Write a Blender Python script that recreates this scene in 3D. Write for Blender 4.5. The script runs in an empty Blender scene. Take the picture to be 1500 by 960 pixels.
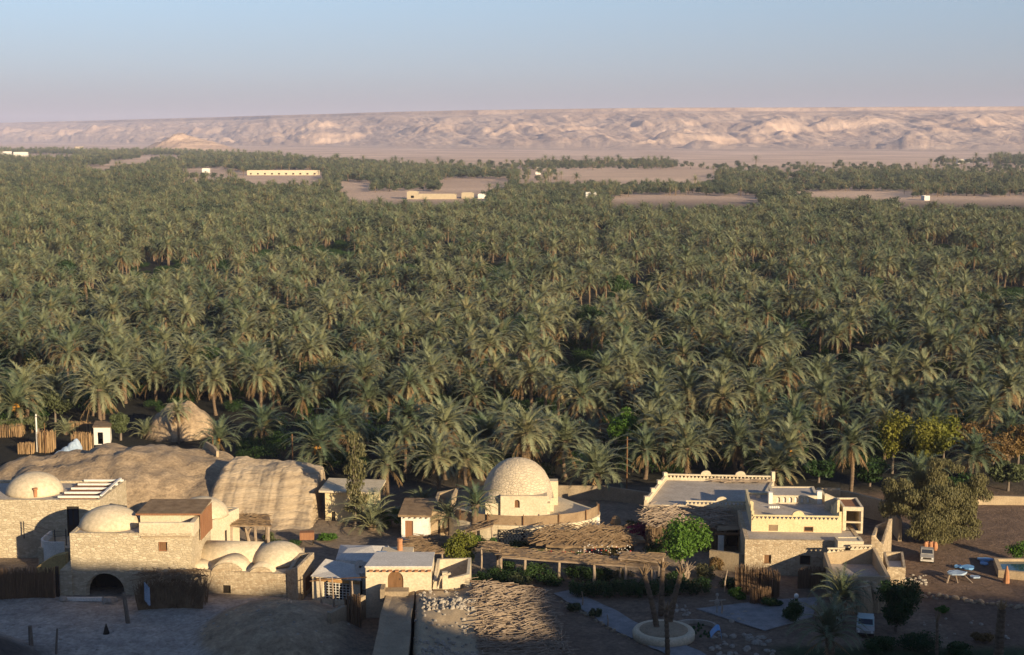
import bpy, math, random
import numpy as np
from mathutils import Vector

sc = bpy.context.scene
R = math.radians
# ------------------------------------------------------------------ camera
CAM_H = 43.0
PITCH = R(7.656)
cam_d = bpy.data.cameras.new('camera')
cam = bpy.data.objects.new('camera', cam_d)
sc.collection.objects.link(cam)
cam.location = (0, 0, CAM_H)
cam.rotation_euler = (math.pi / 2 - PITCH, 0, 0)
cam_d.sensor_width = 36.0
cam_d.lens = 50.0
cam_d.clip_start = 0.5
cam_d.clip_end = 60000
sc.camera = cam
# ------------------------------------------------------------------ sky and sun
SUN_EL, SUN_AZ = R(14.0), R(38.0)          # azimuth from behind the camera towards the right
sun_dir = Vector((math.sin(SUN_AZ) * math.cos(SUN_EL), -math.cos(SUN_AZ) * math.cos(SUN_EL), math.sin(SUN_EL)))
world = bpy.data.worlds.new('World')
sc.world = world
world.use_nodes = True
wn = world.node_tree.nodes
bg = wn['Background']
sky = wn.new('ShaderNodeTexSky')
sky.sky_type = 'NISHITA'
sky.sun_disc = False
sky.sun_elevation = SUN_EL
sky.sun_rotation = math.pi - SUN_AZ         # Nishita: rotation 0 is +Y, turning towards +X
sky.altitude = 150
sky.air_density = 1.0
sky.dust_density = 0.4
sky.ozone_density = 3.0
# tint painted over the sky by height: dim mauve at the horizon, paler above
stc = wn.new('ShaderNodeTexCoord'); ssep = wn.new('ShaderNodeSeparateXYZ'); srm = wn.new('ShaderNodeValToRGB'); smx = wn.new('ShaderNodeMix')
smx.data_type = 'RGBA'; smx.blend_type = 'MULTIPLY'; smx.inputs[0].default_value = 1.0
srm.color_ramp.elements[0].position = 0.0; srm.color_ramp.elements[0].color = (0.27, 0.262, 0.46, 1)
srm.color_ramp.elements[1].position = 0.12; srm.color_ramp.elements[1].color = (0.84, 0.77, 0.82, 1)
e_ = srm.color_ramp.elements.new(0.045); e_.color = (0.52, 0.50, 0.66, 1)
e_ = srm.color_ramp.elements.new(0.4); e_.color = (0.72, 0.72, 0.80, 1)
wl = world.node_tree.links
wl.new(stc.outputs['Generated'], ssep.inputs[0]); wl.new(ssep.outputs['Z'], srm.inputs[0]); wl.new(sky.outputs[0], smx.inputs[6]); wl.new(srm.outputs[0], smx.inputs[7])
wl.new(smx.outputs[2], bg.inputs[0])
bg.inputs[1].default_value = 0.095
sun_l = bpy.data.lights.new('sun', 'SUN')
sun_l.energy = 5.0
sun_l.angle = R(0.5)
sun_l.color = (1.0, 0.80, 0.52)
sun_o = bpy.data.objects.new('sun', sun_l)
sc.collection.objects.link(sun_o)
sun_o.rotation_euler = sun_dir.to_track_quat('Z', 'Y').to_euler()
vs = sc.view_settings
vs.view_transform = 'Standard'
vs.look = 'None'
vs.exposure = 0.84
vs.gamma = 1.0
vs.use_curve_mapping = False
sc.cycles.max_bounces = 6
sc.cycles.diffuse_bounces = 3
sc.cycles.volume_bounces = 1
sc.cycles.use_denoising = True

# ------------------------------------------------------------------ helpers
col = sc.collection
rnd = random.Random(7)
F = 2083.0
CT, ST = math.cos(PITCH), math.sin(PITCH)

def P(px, py, z=0.0):
    """point of height z seen at a place of the 1500x960 plan view (measuring aid)"""
    a = PITCH + math.atan((py - 480) / F)
    d = (CAM_H - z) / math.tan(a)
    return ((px - 750) * (d * CT + (CAM_H - z) * ST) / F, d)

def X(px, d, z=0.0):
    return (px - 750) * (d * CT + (CAM_H - z) * ST) / F

def Z(py, d):
    return CAM_H - d * math.tan(PITCH + math.atan((py - 480) / F))

def tag(o, label=None, cat=None, group=None, kind=None):
    if label: o['label'] = label
    if cat: o['category'] = cat
    if group: o['group'] = group
    if kind: o['kind'] = kind
    return o

def thing(name, loc, label, cat, group=None, rz=0.0):
    o = bpy.data.objects.new(name, None)
    o.empty_display_size = 0.3
    col.objects.link(o)
    o.location = loc
    o.rotation_euler = (0, 0, rz)
    return tag(o, label, cat, group)

# ---- numpy noise
def _h(ix, iy, s):
    n = (ix * 374761393 + iy * 668265263 + s * 974634221) & 0x7fffffff
    n = ((n ^ (n >> 13)) * 1274126177) & 0x7fffffff
    n = n ^ (n >> 16)
    return (n & 0xffff) / 65535.0

def vnoise(x, y, s=0):
    x = np.asarray(x, float); y = np.asarray(y, float)
    ix = np.floor(x).astype(np.int64); iy = np.floor(y).astype(np.int64)
    fx = x - ix; fy = y - iy
    fx = fx * fx * (3 - 2 * fx); fy = fy * fy * (3 - 2 * fy)
    a = _h(ix, iy, s); b = _h(ix + 1, iy, s); c = _h(ix, iy + 1, s); d = _h(ix + 1, iy + 1, s)
    return (a * (1 - fx) + b * fx) * (1 - fy) + (c * (1 - fx) + d * fx) * fy

def fbm(x, y, o=4, s=0):
    v = 0; a = 0.5
    for k in range(o):
        v = v + a * vnoise(np.asarray(x) * 2 ** k, np.asarray(y) * 2 ** k, s + k); a *= 0.5
    return v

def sstep(a, b, x):
    t = np.clip((np.asarray(x, float) - a) / (b - a), 0, 1)
    return t * t * (3 - 2 * t)

# ------------------------------------------------------------------ materials
def new_mat(name):
    m = bpy.data.materials.new(name)
    m.use_nodes = True
    nt = m.node_tree
    b = nt.nodes['Principled BSDF']
    b.inputs['Roughness'].default_value = 0.9
    b.inputs['Specular IOR Level'].default_value = 0.2
    return m, nt, b

def ramp(nt, fac, c0, c1, p0=0.3, p1=0.7):
    r = nt.nodes.new('ShaderNodeValToRGB')
    r.color_ramp.elements[0].position = p0; r.color_ramp.elements[0].color = (*c0, 1)
    r.color_ramp.elements[1].position = p1; r.color_ramp.elements[1].color = (*c1, 1)
    nt.links.new(fac, r.inputs[0])
    return r.outputs[0]

def coords(nt, scale=(1, 1, 1)):
    tc = nt.nodes.new('ShaderNodeTexCoord')
    mp = nt.nodes.new('ShaderNodeMapping')
    mp.inputs['Scale'].default_value = scale
    nt.links.new(tc.outputs['Object'], mp.inputs[0])
    return mp.outputs[0]

def noise(nt, vec, scale, detail=4, rough=0.6):
    n = nt.nodes.new('ShaderNodeTexNoise')
    n.inputs['Scale'].default_value = scale
    n.inputs['Detail'].default_value = detail
    n.inputs['Roughness'].default_value = rough
    nt.links.new(vec, n.inputs['Vector'])
    return n.outputs[0]

def mixc(nt, a, b, fac, mode='MIX'):
    m = nt.nodes.new('ShaderNodeMix')
    m.data_type = 'RGBA'; m.blend_type = mode
    for sock, v in ((m.inputs[0], fac), (m.inputs[6], a), (m.inputs[7], b)):
        if hasattr(v, 'links'): nt.links.new(v, sock)
        elif isinstance(v, (int, float)): sock.default_value = v
        else: sock.default_value = (*v, 1)
    return m.outputs[2]

def bump(nt, b, h, strength=0.5, dist=0.05):
    bp = nt.nodes.new('ShaderNodeBump')
    bp.inputs['Strength'].default_value = strength
    bp.inputs['Distance'].default_value = dist
    nt.links.new(h, bp.inputs['Height'])
    nt.links.new(bp.outputs[0], b.inputs['Normal'])

def m_noise(name, c0, c1, scale=1.5, bs=0.4, bd=0.04, stretch=(1, 1, 1), rough=0.92, spec=0.15, fine=None):
    m, nt, b = new_mat(name)
    v = coords(nt, stretch)
    n = noise(nt, v, scale, 6, 0.65)
    c = ramp(nt, n, c0, c1)
    n2 = noise(nt, v, fine or scale * 9, 4, 0.7)
    c = mixc(nt, c, ramp(nt, n2, (0.72, 0.72, 0.72), (1.12, 1.1, 1.08), 0.35, 0.65), 0.8, 'MULTIPLY')
    nt.links.new(c, b.inputs['Base Color'])
    b.inputs['Roughness'].default_value = rough
    b.inputs['Specular IOR Level'].default_value = spec
    bump(nt, b, n2, bs, bd)
    return m

def m_stone(name, c0, c1, joint, scale=2.4, flat=1.7, bd=0.06):
    m, nt, b = new_mat(name)
    v = coords(nt, (1, 1, flat))
    w = noise(nt, v, 1.6, 3)
    vo = nt.nodes.new('ShaderNodeTexVoronoi'); vo.feature = 'DISTANCE_TO_EDGE'
    vo.inputs['Scale'].default_value = scale; vo.inputs['Randomness'].default_value = 0.85
    vc = nt.nodes.new('ShaderNodeTexVoronoi'); vc.inputs['Scale'].default_value = scale
    vc.inputs['Randomness'].default_value = 0.85
    nt.links.new(v, vo.inputs['Vector']); nt.links.new(v, vc.inputs['Vector'])
    sep = nt.nodes.new('ShaderNodeSeparateColor'); nt.links.new(vc.outputs['Color'], sep.inputs[0])
    c = ramp(nt, sep.outputs[0], c0, c1, 0.0, 1.0)
    c = mixc(nt, c, ramp(nt, w, (0.78, 0.76, 0.74), (1.1, 1.08, 1.05)), 0.9, 'MULTIPLY')
    edge = ramp(nt, vo.outputs['Distance'], (0, 0, 0), (1, 1, 1), 0.02, 0.10)
    c = mixc(nt, joint, c, edge)
    nt.links.new(c, b.inputs['Base Color'])
    n2 = noise(nt, v, 14, 4)
    hh = mixc(nt, edge, n2, 0.35)
    bump(nt, b, hh, 0.8, bd)
    return m

def m_leaf(name, c0, c1, dry=None, trans=0.25, scale=0.6):
    """foliage: tint differs from tree to tree, frond age in the attribute 'tone'"""
    m, nt, b = new_mat(name)
    oi = nt.nodes.new('ShaderNodeObjectInfo')
    tc = nt.nodes.new('ShaderNodeTexCoord')
    n = noise(nt, tc.outputs['Object'], scale, 2)
    c = ramp(nt, oi.outputs['Random'], c0, c1, 0.0, 1.0)
    c = mixc(nt, c, ramp(nt, n, (0.75, 0.78, 0.7), (1.25, 1.2, 1.1)), 0.8, 'MULTIPLY')
    if dry:
        at = nt.nodes.new('ShaderNodeAttribute'); at.attribute_name = 'tone'
        c = mixc(nt, c, dry, at.outputs['Fac'])
    nt.links.new(c, b.inputs['Base Color'])
    b.inputs['Roughness'].default_value = 0.55
    b.inputs['Specular IOR Level'].default_value = 0.25
    tr = nt.nodes.new('ShaderNodeBsdfTranslucent')
    nt.links.new(c, tr.inputs[0])
    mx = nt.nodes.new('ShaderNodeMixShader'); mx.inputs[0].default_value = trans
    nt.links.new(b.outputs[0], mx.inputs[1]); nt.links.new(tr.outputs[0], mx.inputs[2])
    nt.links.new(mx.outputs[0], nt.nodes['Material Output'].inputs[0])
    return m

M = {}
M['stone'] = m_stone('limestone_rubble', (0.44, 0.36, 0.24), (0.60, 0.51, 0.36), (0.43, 0.35, 0.235), 2.3, 2.1, 0.06)
M['stone2'] = m_stone('small_rubble', (0.36, 0.27, 0.17), (0.55, 0.45, 0.31), (0.44, 0.35, 0.23), 3.4, 1.5, 0.06)
M['domestone'] = m_stone('plastered_cobble', (0.56, 0.465, 0.325), (0.61, 0.51, 0.365), (0.575, 0.48, 0.338), 2.6, 1.5, 0.13)
M['plaster'] = m_noise('lime_plaster', (0.54, 0.445, 0.30), (0.64, 0.545, 0.39), 0.6, 0.35, 0.03)
M['tanwall'] = m_noise('tan_block_wall', (0.38, 0.31, 0.21), (0.46, 0.385, 0.27), 0.5, 0.3, 0.02)
M['ochre'] = m_noise('ochre_plaster', (0.50, 0.35, 0.14), (0.58, 0.42, 0.18), 0.8, 0.3, 0.02)
M['cream'] = m_noise('cream_paint', (0.62, 0.50, 0.28), (0.70, 0.58, 0.35), 0.7, 0.3, 0.02)
M['white'] = m_noise('whitewash', (0.66, 0.62, 0.54), (0.78, 0.75, 0.68), 0.9, 0.3, 0.02)
M['vault'] = m_noise('smooth_vault_render', (0.54, 0.445, 0.30), (0.62, 0.52, 0.365), 0.5, 0.15, 0.02, fine=2.5)
M['roof'] = m_noise('dusty_flat_roof', (0.36, 0.31, 0.25), (0.50, 0.44, 0.37), 0.5, 0.5, 0.03)
M['roofw'] = m_noise('pale_flat_roof', (0.50, 0.46, 0.40), (0.62, 0.58, 0.52), 0.6, 0.4, 0.03)
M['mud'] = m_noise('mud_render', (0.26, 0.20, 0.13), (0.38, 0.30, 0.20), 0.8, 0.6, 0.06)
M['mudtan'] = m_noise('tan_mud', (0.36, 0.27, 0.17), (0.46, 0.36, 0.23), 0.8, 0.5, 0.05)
M['rock'] = m_noise('sandstone', (0.33, 0.245, 0.155), (0.53, 0.425, 0.295), 0.8, 1.0, 0.16, (0.22, 0.22, 2.6), fine=5)
M['pebble'] = m_noise('pale_stone', (0.27, 0.235, 0.19), (0.44, 0.39, 0.32), 1.5, 0.5, 0.04)
M['thatch'] = m_noise('dry_thatch', (0.17, 0.11, 0.062), (0.31, 0.22, 0.13), 1.2, 0.9, 0.06, (1, 1, 1), fine=22)
M['mat'] = m_noise('reed_mat', (0.22, 0.15, 0.09), (0.32, 0.23, 0.14), 1.5, 0.6, 0.03, (1, 1, 1), fine=24)
M['reed'] = m_noise('brown_reed', (0.12, 0.075, 0.045), (0.25, 0.16, 0.09), 1.8, 0.8, 0.03, (6, 6, 0.5))
M['reedtan'] = m_noise('tan_reed', (0.30, 0.19, 0.09), (0.45, 0.30, 0.16), 1.8, 0.8, 0.03, (6, 6, 0.5))
M['stick'] = m_noise('weathered_sticks', (0.22, 0.16, 0.11), (0.42, 0.33, 0.24), 1.6, 0.5, 0.02)
M['wood'] = m_noise('brown_wood', (0.14, 0.075, 0.035), (0.22, 0.12, 0.06), 1.5, 0.5, 0.01, (5, 5, 0.6))
M['redwood'] = m_noise('reddish_boards', (0.22, 0.10, 0.05), (0.33, 0.17, 0.09), 1.5, 0.5, 0.01, (6, 6, 0.6))
M['orangewood'] = m_noise('new_timber', (0.42, 0.22, 0.08), (0.52, 0.30, 0.12), 1.5, 0.4, 0.01)
M['dark'] = m_noise('dark_timber_and_shade', (0.025, 0.02, 0.015), (0.05, 0.04, 0.03), 2, 0.4, 0.01)  # dark timber, also the panels that stand in for shade behind openings
M['iron'] = m_noise('dark_iron', (0.03, 0.03, 0.03), (0.06, 0.05, 0.045), 3, 0.3, 0.005, rough=0.6, spec=0.4)
M['bark'] = m_noise('palm_bark', (0.10, 0.07, 0.045), (0.24, 0.17, 0.11), 2.2, 1.0, 0.06, (1, 1, 3))
M['trunk'] = m_noise('grey_bark', (0.14, 0.11, 0.085), (0.26, 0.21, 0.16), 2.2, 0.8, 0.04, (3, 3, 0.7))
M['frond'] = m_leaf('palm_frond', (0.066, 0.108, 0.066), (0.212, 0.228, 0.134), (0.27, 0.20, 0.09), 0.02)
M['deadfrond'] = m_leaf('dead_frond', (0.20, 0.125, 0.06), (0.28, 0.19, 0.10), None, 0.12)
M['fruit'] = m_noise('date_stalks', (0.45, 0.20, 0.03), (0.60, 0.32, 0.06), 3, 0.3, 0.02)
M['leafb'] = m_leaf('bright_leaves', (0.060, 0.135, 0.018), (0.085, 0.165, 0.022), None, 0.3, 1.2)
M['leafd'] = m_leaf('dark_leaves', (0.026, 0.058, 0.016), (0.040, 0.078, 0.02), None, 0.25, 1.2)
M['leafy'] = m_leaf('yellow_green_leaves', (0.150, 0.165, 0.025), (0.20, 0.18, 0.03), None, 0.3, 1.0)
M['leafo'] = m_leaf('olive_leaves', (0.125, 0.122, 0.055), (0.16, 0.145, 0.065), None, 0.25, 0.8)
M['leafr'] = m_leaf('bronze_leaves', (0.16, 0.10, 0.04), (0.20, 0.13, 0.05), None, 0.25, 0.8)
M['leafg'] = m_leaf('grey_green_leaves', (0.085, 0.105, 0.045), (0.11, 0.12, 0.055), None, 0.25, 0.8)
M['far'] = m_leaf('far_canopy', (0.052, 0.075, 0.048), (0.100, 0.112, 0.068), None, 0.15, 0.3)
M['magenta'] = m_leaf('bougainvillea', (0.22, 0.02, 0.07), (0.30, 0.03, 0.10), None, 0.3, 1.0)
M['redfl'] = m_noise('red_petals', (0.45, 0.03, 0.02), (0.6, 0.06, 0.03), 3, 0.2, 0.01)
M['blue'] = m_noise('blue_plastic', (0.10, 0.26, 0.50), (0.16, 0.34, 0.58), 1.2, 0.4, 0.03, rough=0.5, spec=0.4)
M['bluepale'] = m_noise('pale_blue_sheet', (0.25, 0.34, 0.45), (0.36, 0.44, 0.54), 1.0, 0.5, 0.05, rough=0.6)
M['carpaint'] = m_noise('old_white_paint', (0.28, 0.265, 0.235), (0.40, 0.38, 0.345), 1.0, 0.1, 0.004, rough=0.35, spec=0.5)
M['tealpaint'] = m_noise('pale_teal_paint', (0.30, 0.42, 0.42), (0.38, 0.50, 0.50), 1.0, 0.1, 0.004, rough=0.35, spec=0.5)
M['tyre'] = m_noise('rubber', (0.02, 0.02, 0.02), (0.035, 0.035, 0.035), 3, 0.2, 0.01)
M['lampglass'] = m_noise('lamp_glass', (0.7, 0.68, 0.62), (0.8, 0.78, 0.72), 3, 0.1, 0.003, rough=0.2, spec=0.5)
M['clay'] = m_noise('fired_clay', (0.36, 0.17, 0.08), (0.46, 0.23, 0.12), 2, 0.3, 0.01)
M['glass'], _nt, _b = new_mat('dark_glass')
_b.inputs['Base Color'].default_value = (0.03, 0.035, 0.045, 1); _b.inputs['Roughness'].default_value = 0.12
_b.inputs['Specular IOR Level'].default_value = 0.5
M['water'], _nt, _b = new_mat('pool_water')
_b.inputs['Base Color'].default_value = (0.025, 0.07, 0.09, 1); _b.inputs['Roughness'].default_value = 0.08
_b.inputs['Specular IOR Level'].default_value = 0.5
bump(_nt, _b, noise(_nt, coords(_nt), 3.0, 3), 0.25, 0.02)
M['gravelpath'] = m_noise('grey_gravel', (0.20, 0.20, 0.20), (0.34, 0.33, 0.32), 1.0, 0.9, 0.05, fine=16)

# ------------------------------------------------------------------ mesh builder
class MB:
    def __init__(s): s.v = []; s.f = []
    def add(s, vs, fs):
        k = len(s.v); s.v += [tuple(p) for p in vs]; s.f += [tuple(i + k for i in q) for q in fs]
    def box(s, c, size, rz=0.0, top=1.0):
        hx, hy, h = size[0] / 2, size[1] / 2, size[2]
        cs, sn = math.cos(rz), math.sin(rz); vs = []
        for z, k in ((0, 1.0), (h, top)):
            for x, y in ((-hx, -hy), (hx, -hy), (hx, hy), (-hx, hy)):
                vs.append((c[0] + (x * cs - y * sn) * k, c[1] + (x * sn + y * cs) * k, c[2] + z))
        s.add(vs, [(3, 2, 1, 0), (4, 5, 6, 7), (0, 1, 5, 4), (1, 2, 6, 5), (2, 3, 7, 6), (3, 0, 4, 7)])
    def prism(s, poly, z0, z1):
        n = len(poly)
        zz0 = z0 if isinstance(z0, (list, tuple)) else [z0] * n
        zz1 = z1 if isinstance(z1, (list, tuple)) else [z1] * n
        s.add([(p[0], p[1], zz0[i]) for i, p in enumerate(poly)] + [(p[0], p[1], zz1[i]) for i, p in enumerate(poly)],
              [tuple(range(n - 1, -1, -1)), tuple(range(n, 2 * n))] + [(i, (i + 1) % n, n + (i + 1) % n, n + i) for i in range(n)])
    def hull8(s, a, b):
        """solid between two quads"""
        s.add(list(a) + list(b), [(3, 2, 1, 0), (4, 5, 6, 7), (0, 1, 5, 4), (1, 2, 6, 5), (2, 3, 7, 6), (3, 0, 4, 7)])
    def tube(s, pts, rad, n=6):
        pts = [Vector(p) for p in pts]
        rads = rad if isinstance(rad, (list, tuple)) else [rad] * len(pts)
        vs = []
        for i, p in enumerate(pts):
            t = (pts[min(i + 1, len(pts) - 1)] - pts[max(i - 1, 0)]).normalized()
            a = t.cross(Vector((0, 0, 1)) if abs(t.z) < 0.9 else Vector((1, 0, 0))).normalized(); b = t.cross(a)
            for k in range(n):
                w = 2 * math.pi * k / n
                vs.append(p + (a * math.cos(w) + b * math.sin(w)) * rads[i])
        fs = [(i * n + k, i * n + (k + 1) % n, (i + 1) * n + (k + 1) % n, (i + 1) * n + k) for i in range(len(pts) - 1) for k in range(n)]
        fs += [tuple(range(n - 1, -1, -1)), tuple((len(pts) - 1) * n + k for k in range(n))]
        s.add(vs, fs)
    def lathe(s, c, prof, n=20, sq=1.0, rough=0.0, seed=0):
        rr = random.Random(seed); vs = []
        for r, z in prof:
            for k in range(n):
                w = 2 * math.pi * k / n
                q = r * (1 + rr.uniform(-rough, rough))
                vs.append((c[0] + q * math.cos(w), c[1] + q * math.sin(w) * sq, c[2] + z))
        m = len(prof)
        fs = [(i * n + k, i * n + (k + 1) % n, (i + 1) * n + (k + 1) % n, (i + 1) * n + k) for i in range(m - 1) for k in range(n)]
        fs += [tuple(range(n - 1, -1, -1)), tuple((m - 1) * n + k for k in range(n))]
        s.add(vs, fs)
    def dome(s, c, rx, h, n=28, m=9, ry=None, power=1.0, rough=0.0, seed=1):
        prof = []
        for i in range(m):
            a = math.pi / 2 * i / m
            prof.append((rx * math.cos(a) ** power, h * math.sin(a)))
        prof.append((rx * 0.03, h))
        s.lathe(c, prof, n, (ry or rx) / rx, rough, seed)
    def build(s, name, mat, parent=None, smooth=False, kind=None):
        me = bpy.data.meshes.new(name)
        off = Vector(parent_world(parent)) if parent else Vector((0, 0, 0))
        rz = parent_rz(parent) if parent else 0.0
        cs, sn = math.cos(-rz), math.sin(-rz)
        vs = []
        for x, y, z in s.v:
            x -= off.x; y -= off.y
            vs.append((x * cs - y * sn, x * sn + y * cs, z - off.z))
        me.from_pydata(vs, [], s.f); me.update()
        me.materials.append(mat)
        if smooth: me.polygons.foreach_set('use_smooth', [True] * len(me.polygons))
        o = bpy.data.objects.new(name, me); col.objects.link(o)
        if parent: o.parent = parent
        if kind: o['kind'] = kind
        return o

def parent_world(o):
    v = Vector((0, 0, 0))
    while o: v = v + o.location; o = o.parent
    return v
def parent_rz(o):
    a = 0.0
    while o: a += o.rotation_euler.z; o = o.parent
    return a

def np_mesh(name, verts, faces, mat, attr=None, smooth=False):
    """fast mesh from numpy arrays; faces all of one size"""
    me = bpy.data.meshes.new(name)
    k = faces.shape[1]
    me.vertices.add(len(verts)); me.vertices.foreach_set('co', np.asarray(verts, np.float32).ravel())
    me.loops.add(faces.size); me.loops.foreach_set('vertex_index', np.asarray(faces, np.int32).ravel())
    me.polygons.add(len(faces)); me.polygons.foreach_set('loop_start', np.arange(0, faces.size, k, dtype=np.int32))
    if smooth: me.polygons.foreach_set('use_smooth', np.ones(len(faces), bool))
    me.update(calc_edges=True)
    if mat is not None: me.materials.append(mat)
    for a, val in (attr or {}).items():
        if val.ndim == 1:
            at = me.attributes.new(a, 'FLOAT', 'POINT'); at.data.foreach_set('value', val.astype(np.float32))
        else:
            at = me.attributes.new(a, 'FLOAT_COLOR', 'POINT')
            at.data.foreach_set('color', np.c_[val, np.ones(len(val))].astype(np.float32).ravel())
    return me

def obj(name, me, parent=None):
    o = bpy.data.objects.new(name, me); col.objects.link(o)
    if parent: o.parent = parent
    return o

def inset(poly, t):
    """offset a counter-clockwise polygon inwards"""
    n = len(poly); out = []
    for i in range(n):
        p0, p1, p2 = [Vector(poly[j % n]) for j in (i - 1, i, i + 1)]
        d0 = (p1 - p0).normalized(); d1 = (p2 - p1).normalized()
        n0 = Vector((-d0.y, d0.x)); n1 = Vector((-d1.y, d1.x))
        b = (n0 + n1); k = t / max(0.25, (1 + n0.dot(n1)) / 2) / 2
        out.append(tuple(p1 + b * k))
    return out

def walls(mb, poly, z0, z1, t=0.35, holes=None, closed=True):
    """mitred walls round a polygon; holes {edge: [(u0,u1,v0,v1,arch)]} in metres from the edge start and z0; z1 may differ per corner"""
    n = len(poly); inn = inset(poly, t)
    zz = z1 if isinstance(z1, (list, tuple)) else [z1] * n
    for e in range(n):
        A, B = Vector(poly[e]), Vector(poly[(e + 1) % n]); a, b = Vector(inn[e]), Vector(inn[(e + 1) % n])
        L = (B - A).length; hs = (holes or {}).get(e, [])
        us = sorted({0.0, L, *[h[0] for h in hs], *[h[1] for h in hs]})
        vmax = 1e9
        vsx = sorted({0.0, vmax, *[h[2] for h in hs], *[h[3] for h in hs]})
        def pt(u, v, inner):
            f = u / L; q = (a + (b - a) * f) if inner else (A + (B - A) * f)
            top = zz[e] + (zz[(e + 1) % n] - zz[e]) * f
            return (q.x, q.y, top if v == vmax else z0 + v)
        solid = {}
        for i in range(len(us) - 1):
            for j in range(len(vsx) - 1):
                um, vm = (us[i] + us[i + 1]) / 2, (vsx[j] + min(vsx[j + 1], vsx[j] + 0.02)) / 2
                solid[i, j] = not any(h[0] < um < h[1] and h[2] < vm < h[3] for h in hs)
        for (i, j), ok in solid.items():
            if not ok: continue
            u0, u1, v0, v1 = us[i], us[i + 1], vsx[j], vsx[j + 1]
            o = [pt(u0, v0, 0), pt(u1, v0, 0), pt(u1, v1, 0), pt(u0, v1, 0)]; q = [pt(u0, v0, 1), pt(u1, v0, 1), pt(u1, v1, 1), pt(u0, v1, 1)]
            mb.add(o, [(0, 1, 2, 3)]); mb.add(q, [(3, 2, 1, 0)])
            if not solid.get((i, j + 1), False): mb.add([o[3], o[2], q[2], q[3]], [(0, 1, 2, 3)])
            if not solid.get((i, j - 1), False): mb.add([o[1], o[0], q[0], q[1]], [(0, 1, 2, 3)])
            if i > 0 and not solid.get((i - 1, j), True): mb.add([o[0], o[3], q[3], q[0]], [(0, 1, 2, 3)])
            if i < len(us) - 2 and not solid.get((i + 1, j), True): mb.add([o[2], o[1], q[1], q[2]], [(0, 1, 2, 3)])
        for h in hs:
            if len(h) > 4 and h[4]:
                u0, u1, v0, v1 = h[:4]; w = (u1 - u0) / 2; rise = min(w, (v1 - v0) * 0.8); N = 10
                pr = [(u0 + w - w * math.cos(math.pi * k / N), v1 - rise + rise * math.sin(math.pi * k / N)) for k in range(N + 1)]
                for k in range(N):
                    (ua, va), (ub, vb) = pr[k], pr[k + 1]
                    for inner, rev in ((0, 0), (1, 1)):
                        q = [pt(ua, va, inner), pt(ub, vb, inner), pt(ub, v1 - 0.001, inner), pt(ua, v1 - 0.001, inner)]
                        mb.add(q, [(3, 2, 1, 0) if rev else (0, 1, 2, 3)])
                    mb.add([pt(ua, va, 0), pt(ub, vb, 0), pt(ub, vb, 1), pt(ua, va, 1)], [(3, 2, 1, 0)])

def edge_pt(poly, e, u, off=0.0):
    """point u metres along edge e, off metres inwards"""
    A, B = Vector(poly[e]), Vector(poly[(e + 1) % len(poly)]); d = (B - A).normalized()
    q = A + d * u + Vector((-d.y, d.x)) * off
    return (q.x, q.y), math.atan2(d.y, d.x)

def panel(parent, name, poly, e, h, z0, mat, off=0.15, th=0.06, frame=None, planks=0, arch=False):
    """door leaf or window pane set into a wall hole, with a frame of its own"""
    u0, u1, v0, v1 = h[:4]
    mb = MB()
    if arch:
        w = (u1 - u0) / 2; rise = min(w, (v1 - v0) * 0.8); N = 12
        pr = [(u0, v0), (u1, v0)] + [(u1 - w + w * math.cos(math.pi * k / N), v1 - rise + rise * math.sin(math.pi * k / N)) for k in range(N + 1)]
        n = len(pr); vs = []
        for o_ in (off, off + th):
            for u, v in pr:
                q, _ = edge_pt(poly, e, u, o_); vs.append((q[0], q[1], z0 + v))
        mb.add(vs, [tuple(range(n)), tuple(range(2 * n - 1, n - 1, -1))] + [((i + 1) % n, i, n + i, n + (i + 1) % n) for i in range(n)])
    else:
        (cx, cy), a = edge_pt(poly, e, (u0 + u1) / 2, off + th / 2)
        if planks:
            w = (u1 - u0) / planks
            for k in range(planks):
                (px, py), a = edge_pt(poly, e, u0 + w * (k + 0.5), off + th / 2 + (k % 2) * 0.012)
                mb.box((px, py, z0 + v0), (w * 0.96, th, v1 - v0), a)
        else:
            mb.box((cx, cy, z0 + v0), (u1 - u0, th, v1 - v0), a)
    o = mb.build(name, mat, parent)
    if frame is not None:
        fb = MB(); w = 0.09
        for uu in (u0 + w / 2, u1 - w / 2):
            (px, py), a = edge_pt(poly, e, uu, off - 0.03); fb.box((px, py, z0 + v0), (w, 0.08, v1 - v0), a)
        for vv in (v0, v1 - w):
            (px, py), a = edge_pt(poly, e, (u0 + u1) / 2, off - 0.03); fb.box((px, py, z0 + vv + 0.002), (u1 - u0 - 2 * w, 0.076, w - 0.004), a)
        fb.build('frame', frame, o)
    return o

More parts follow.
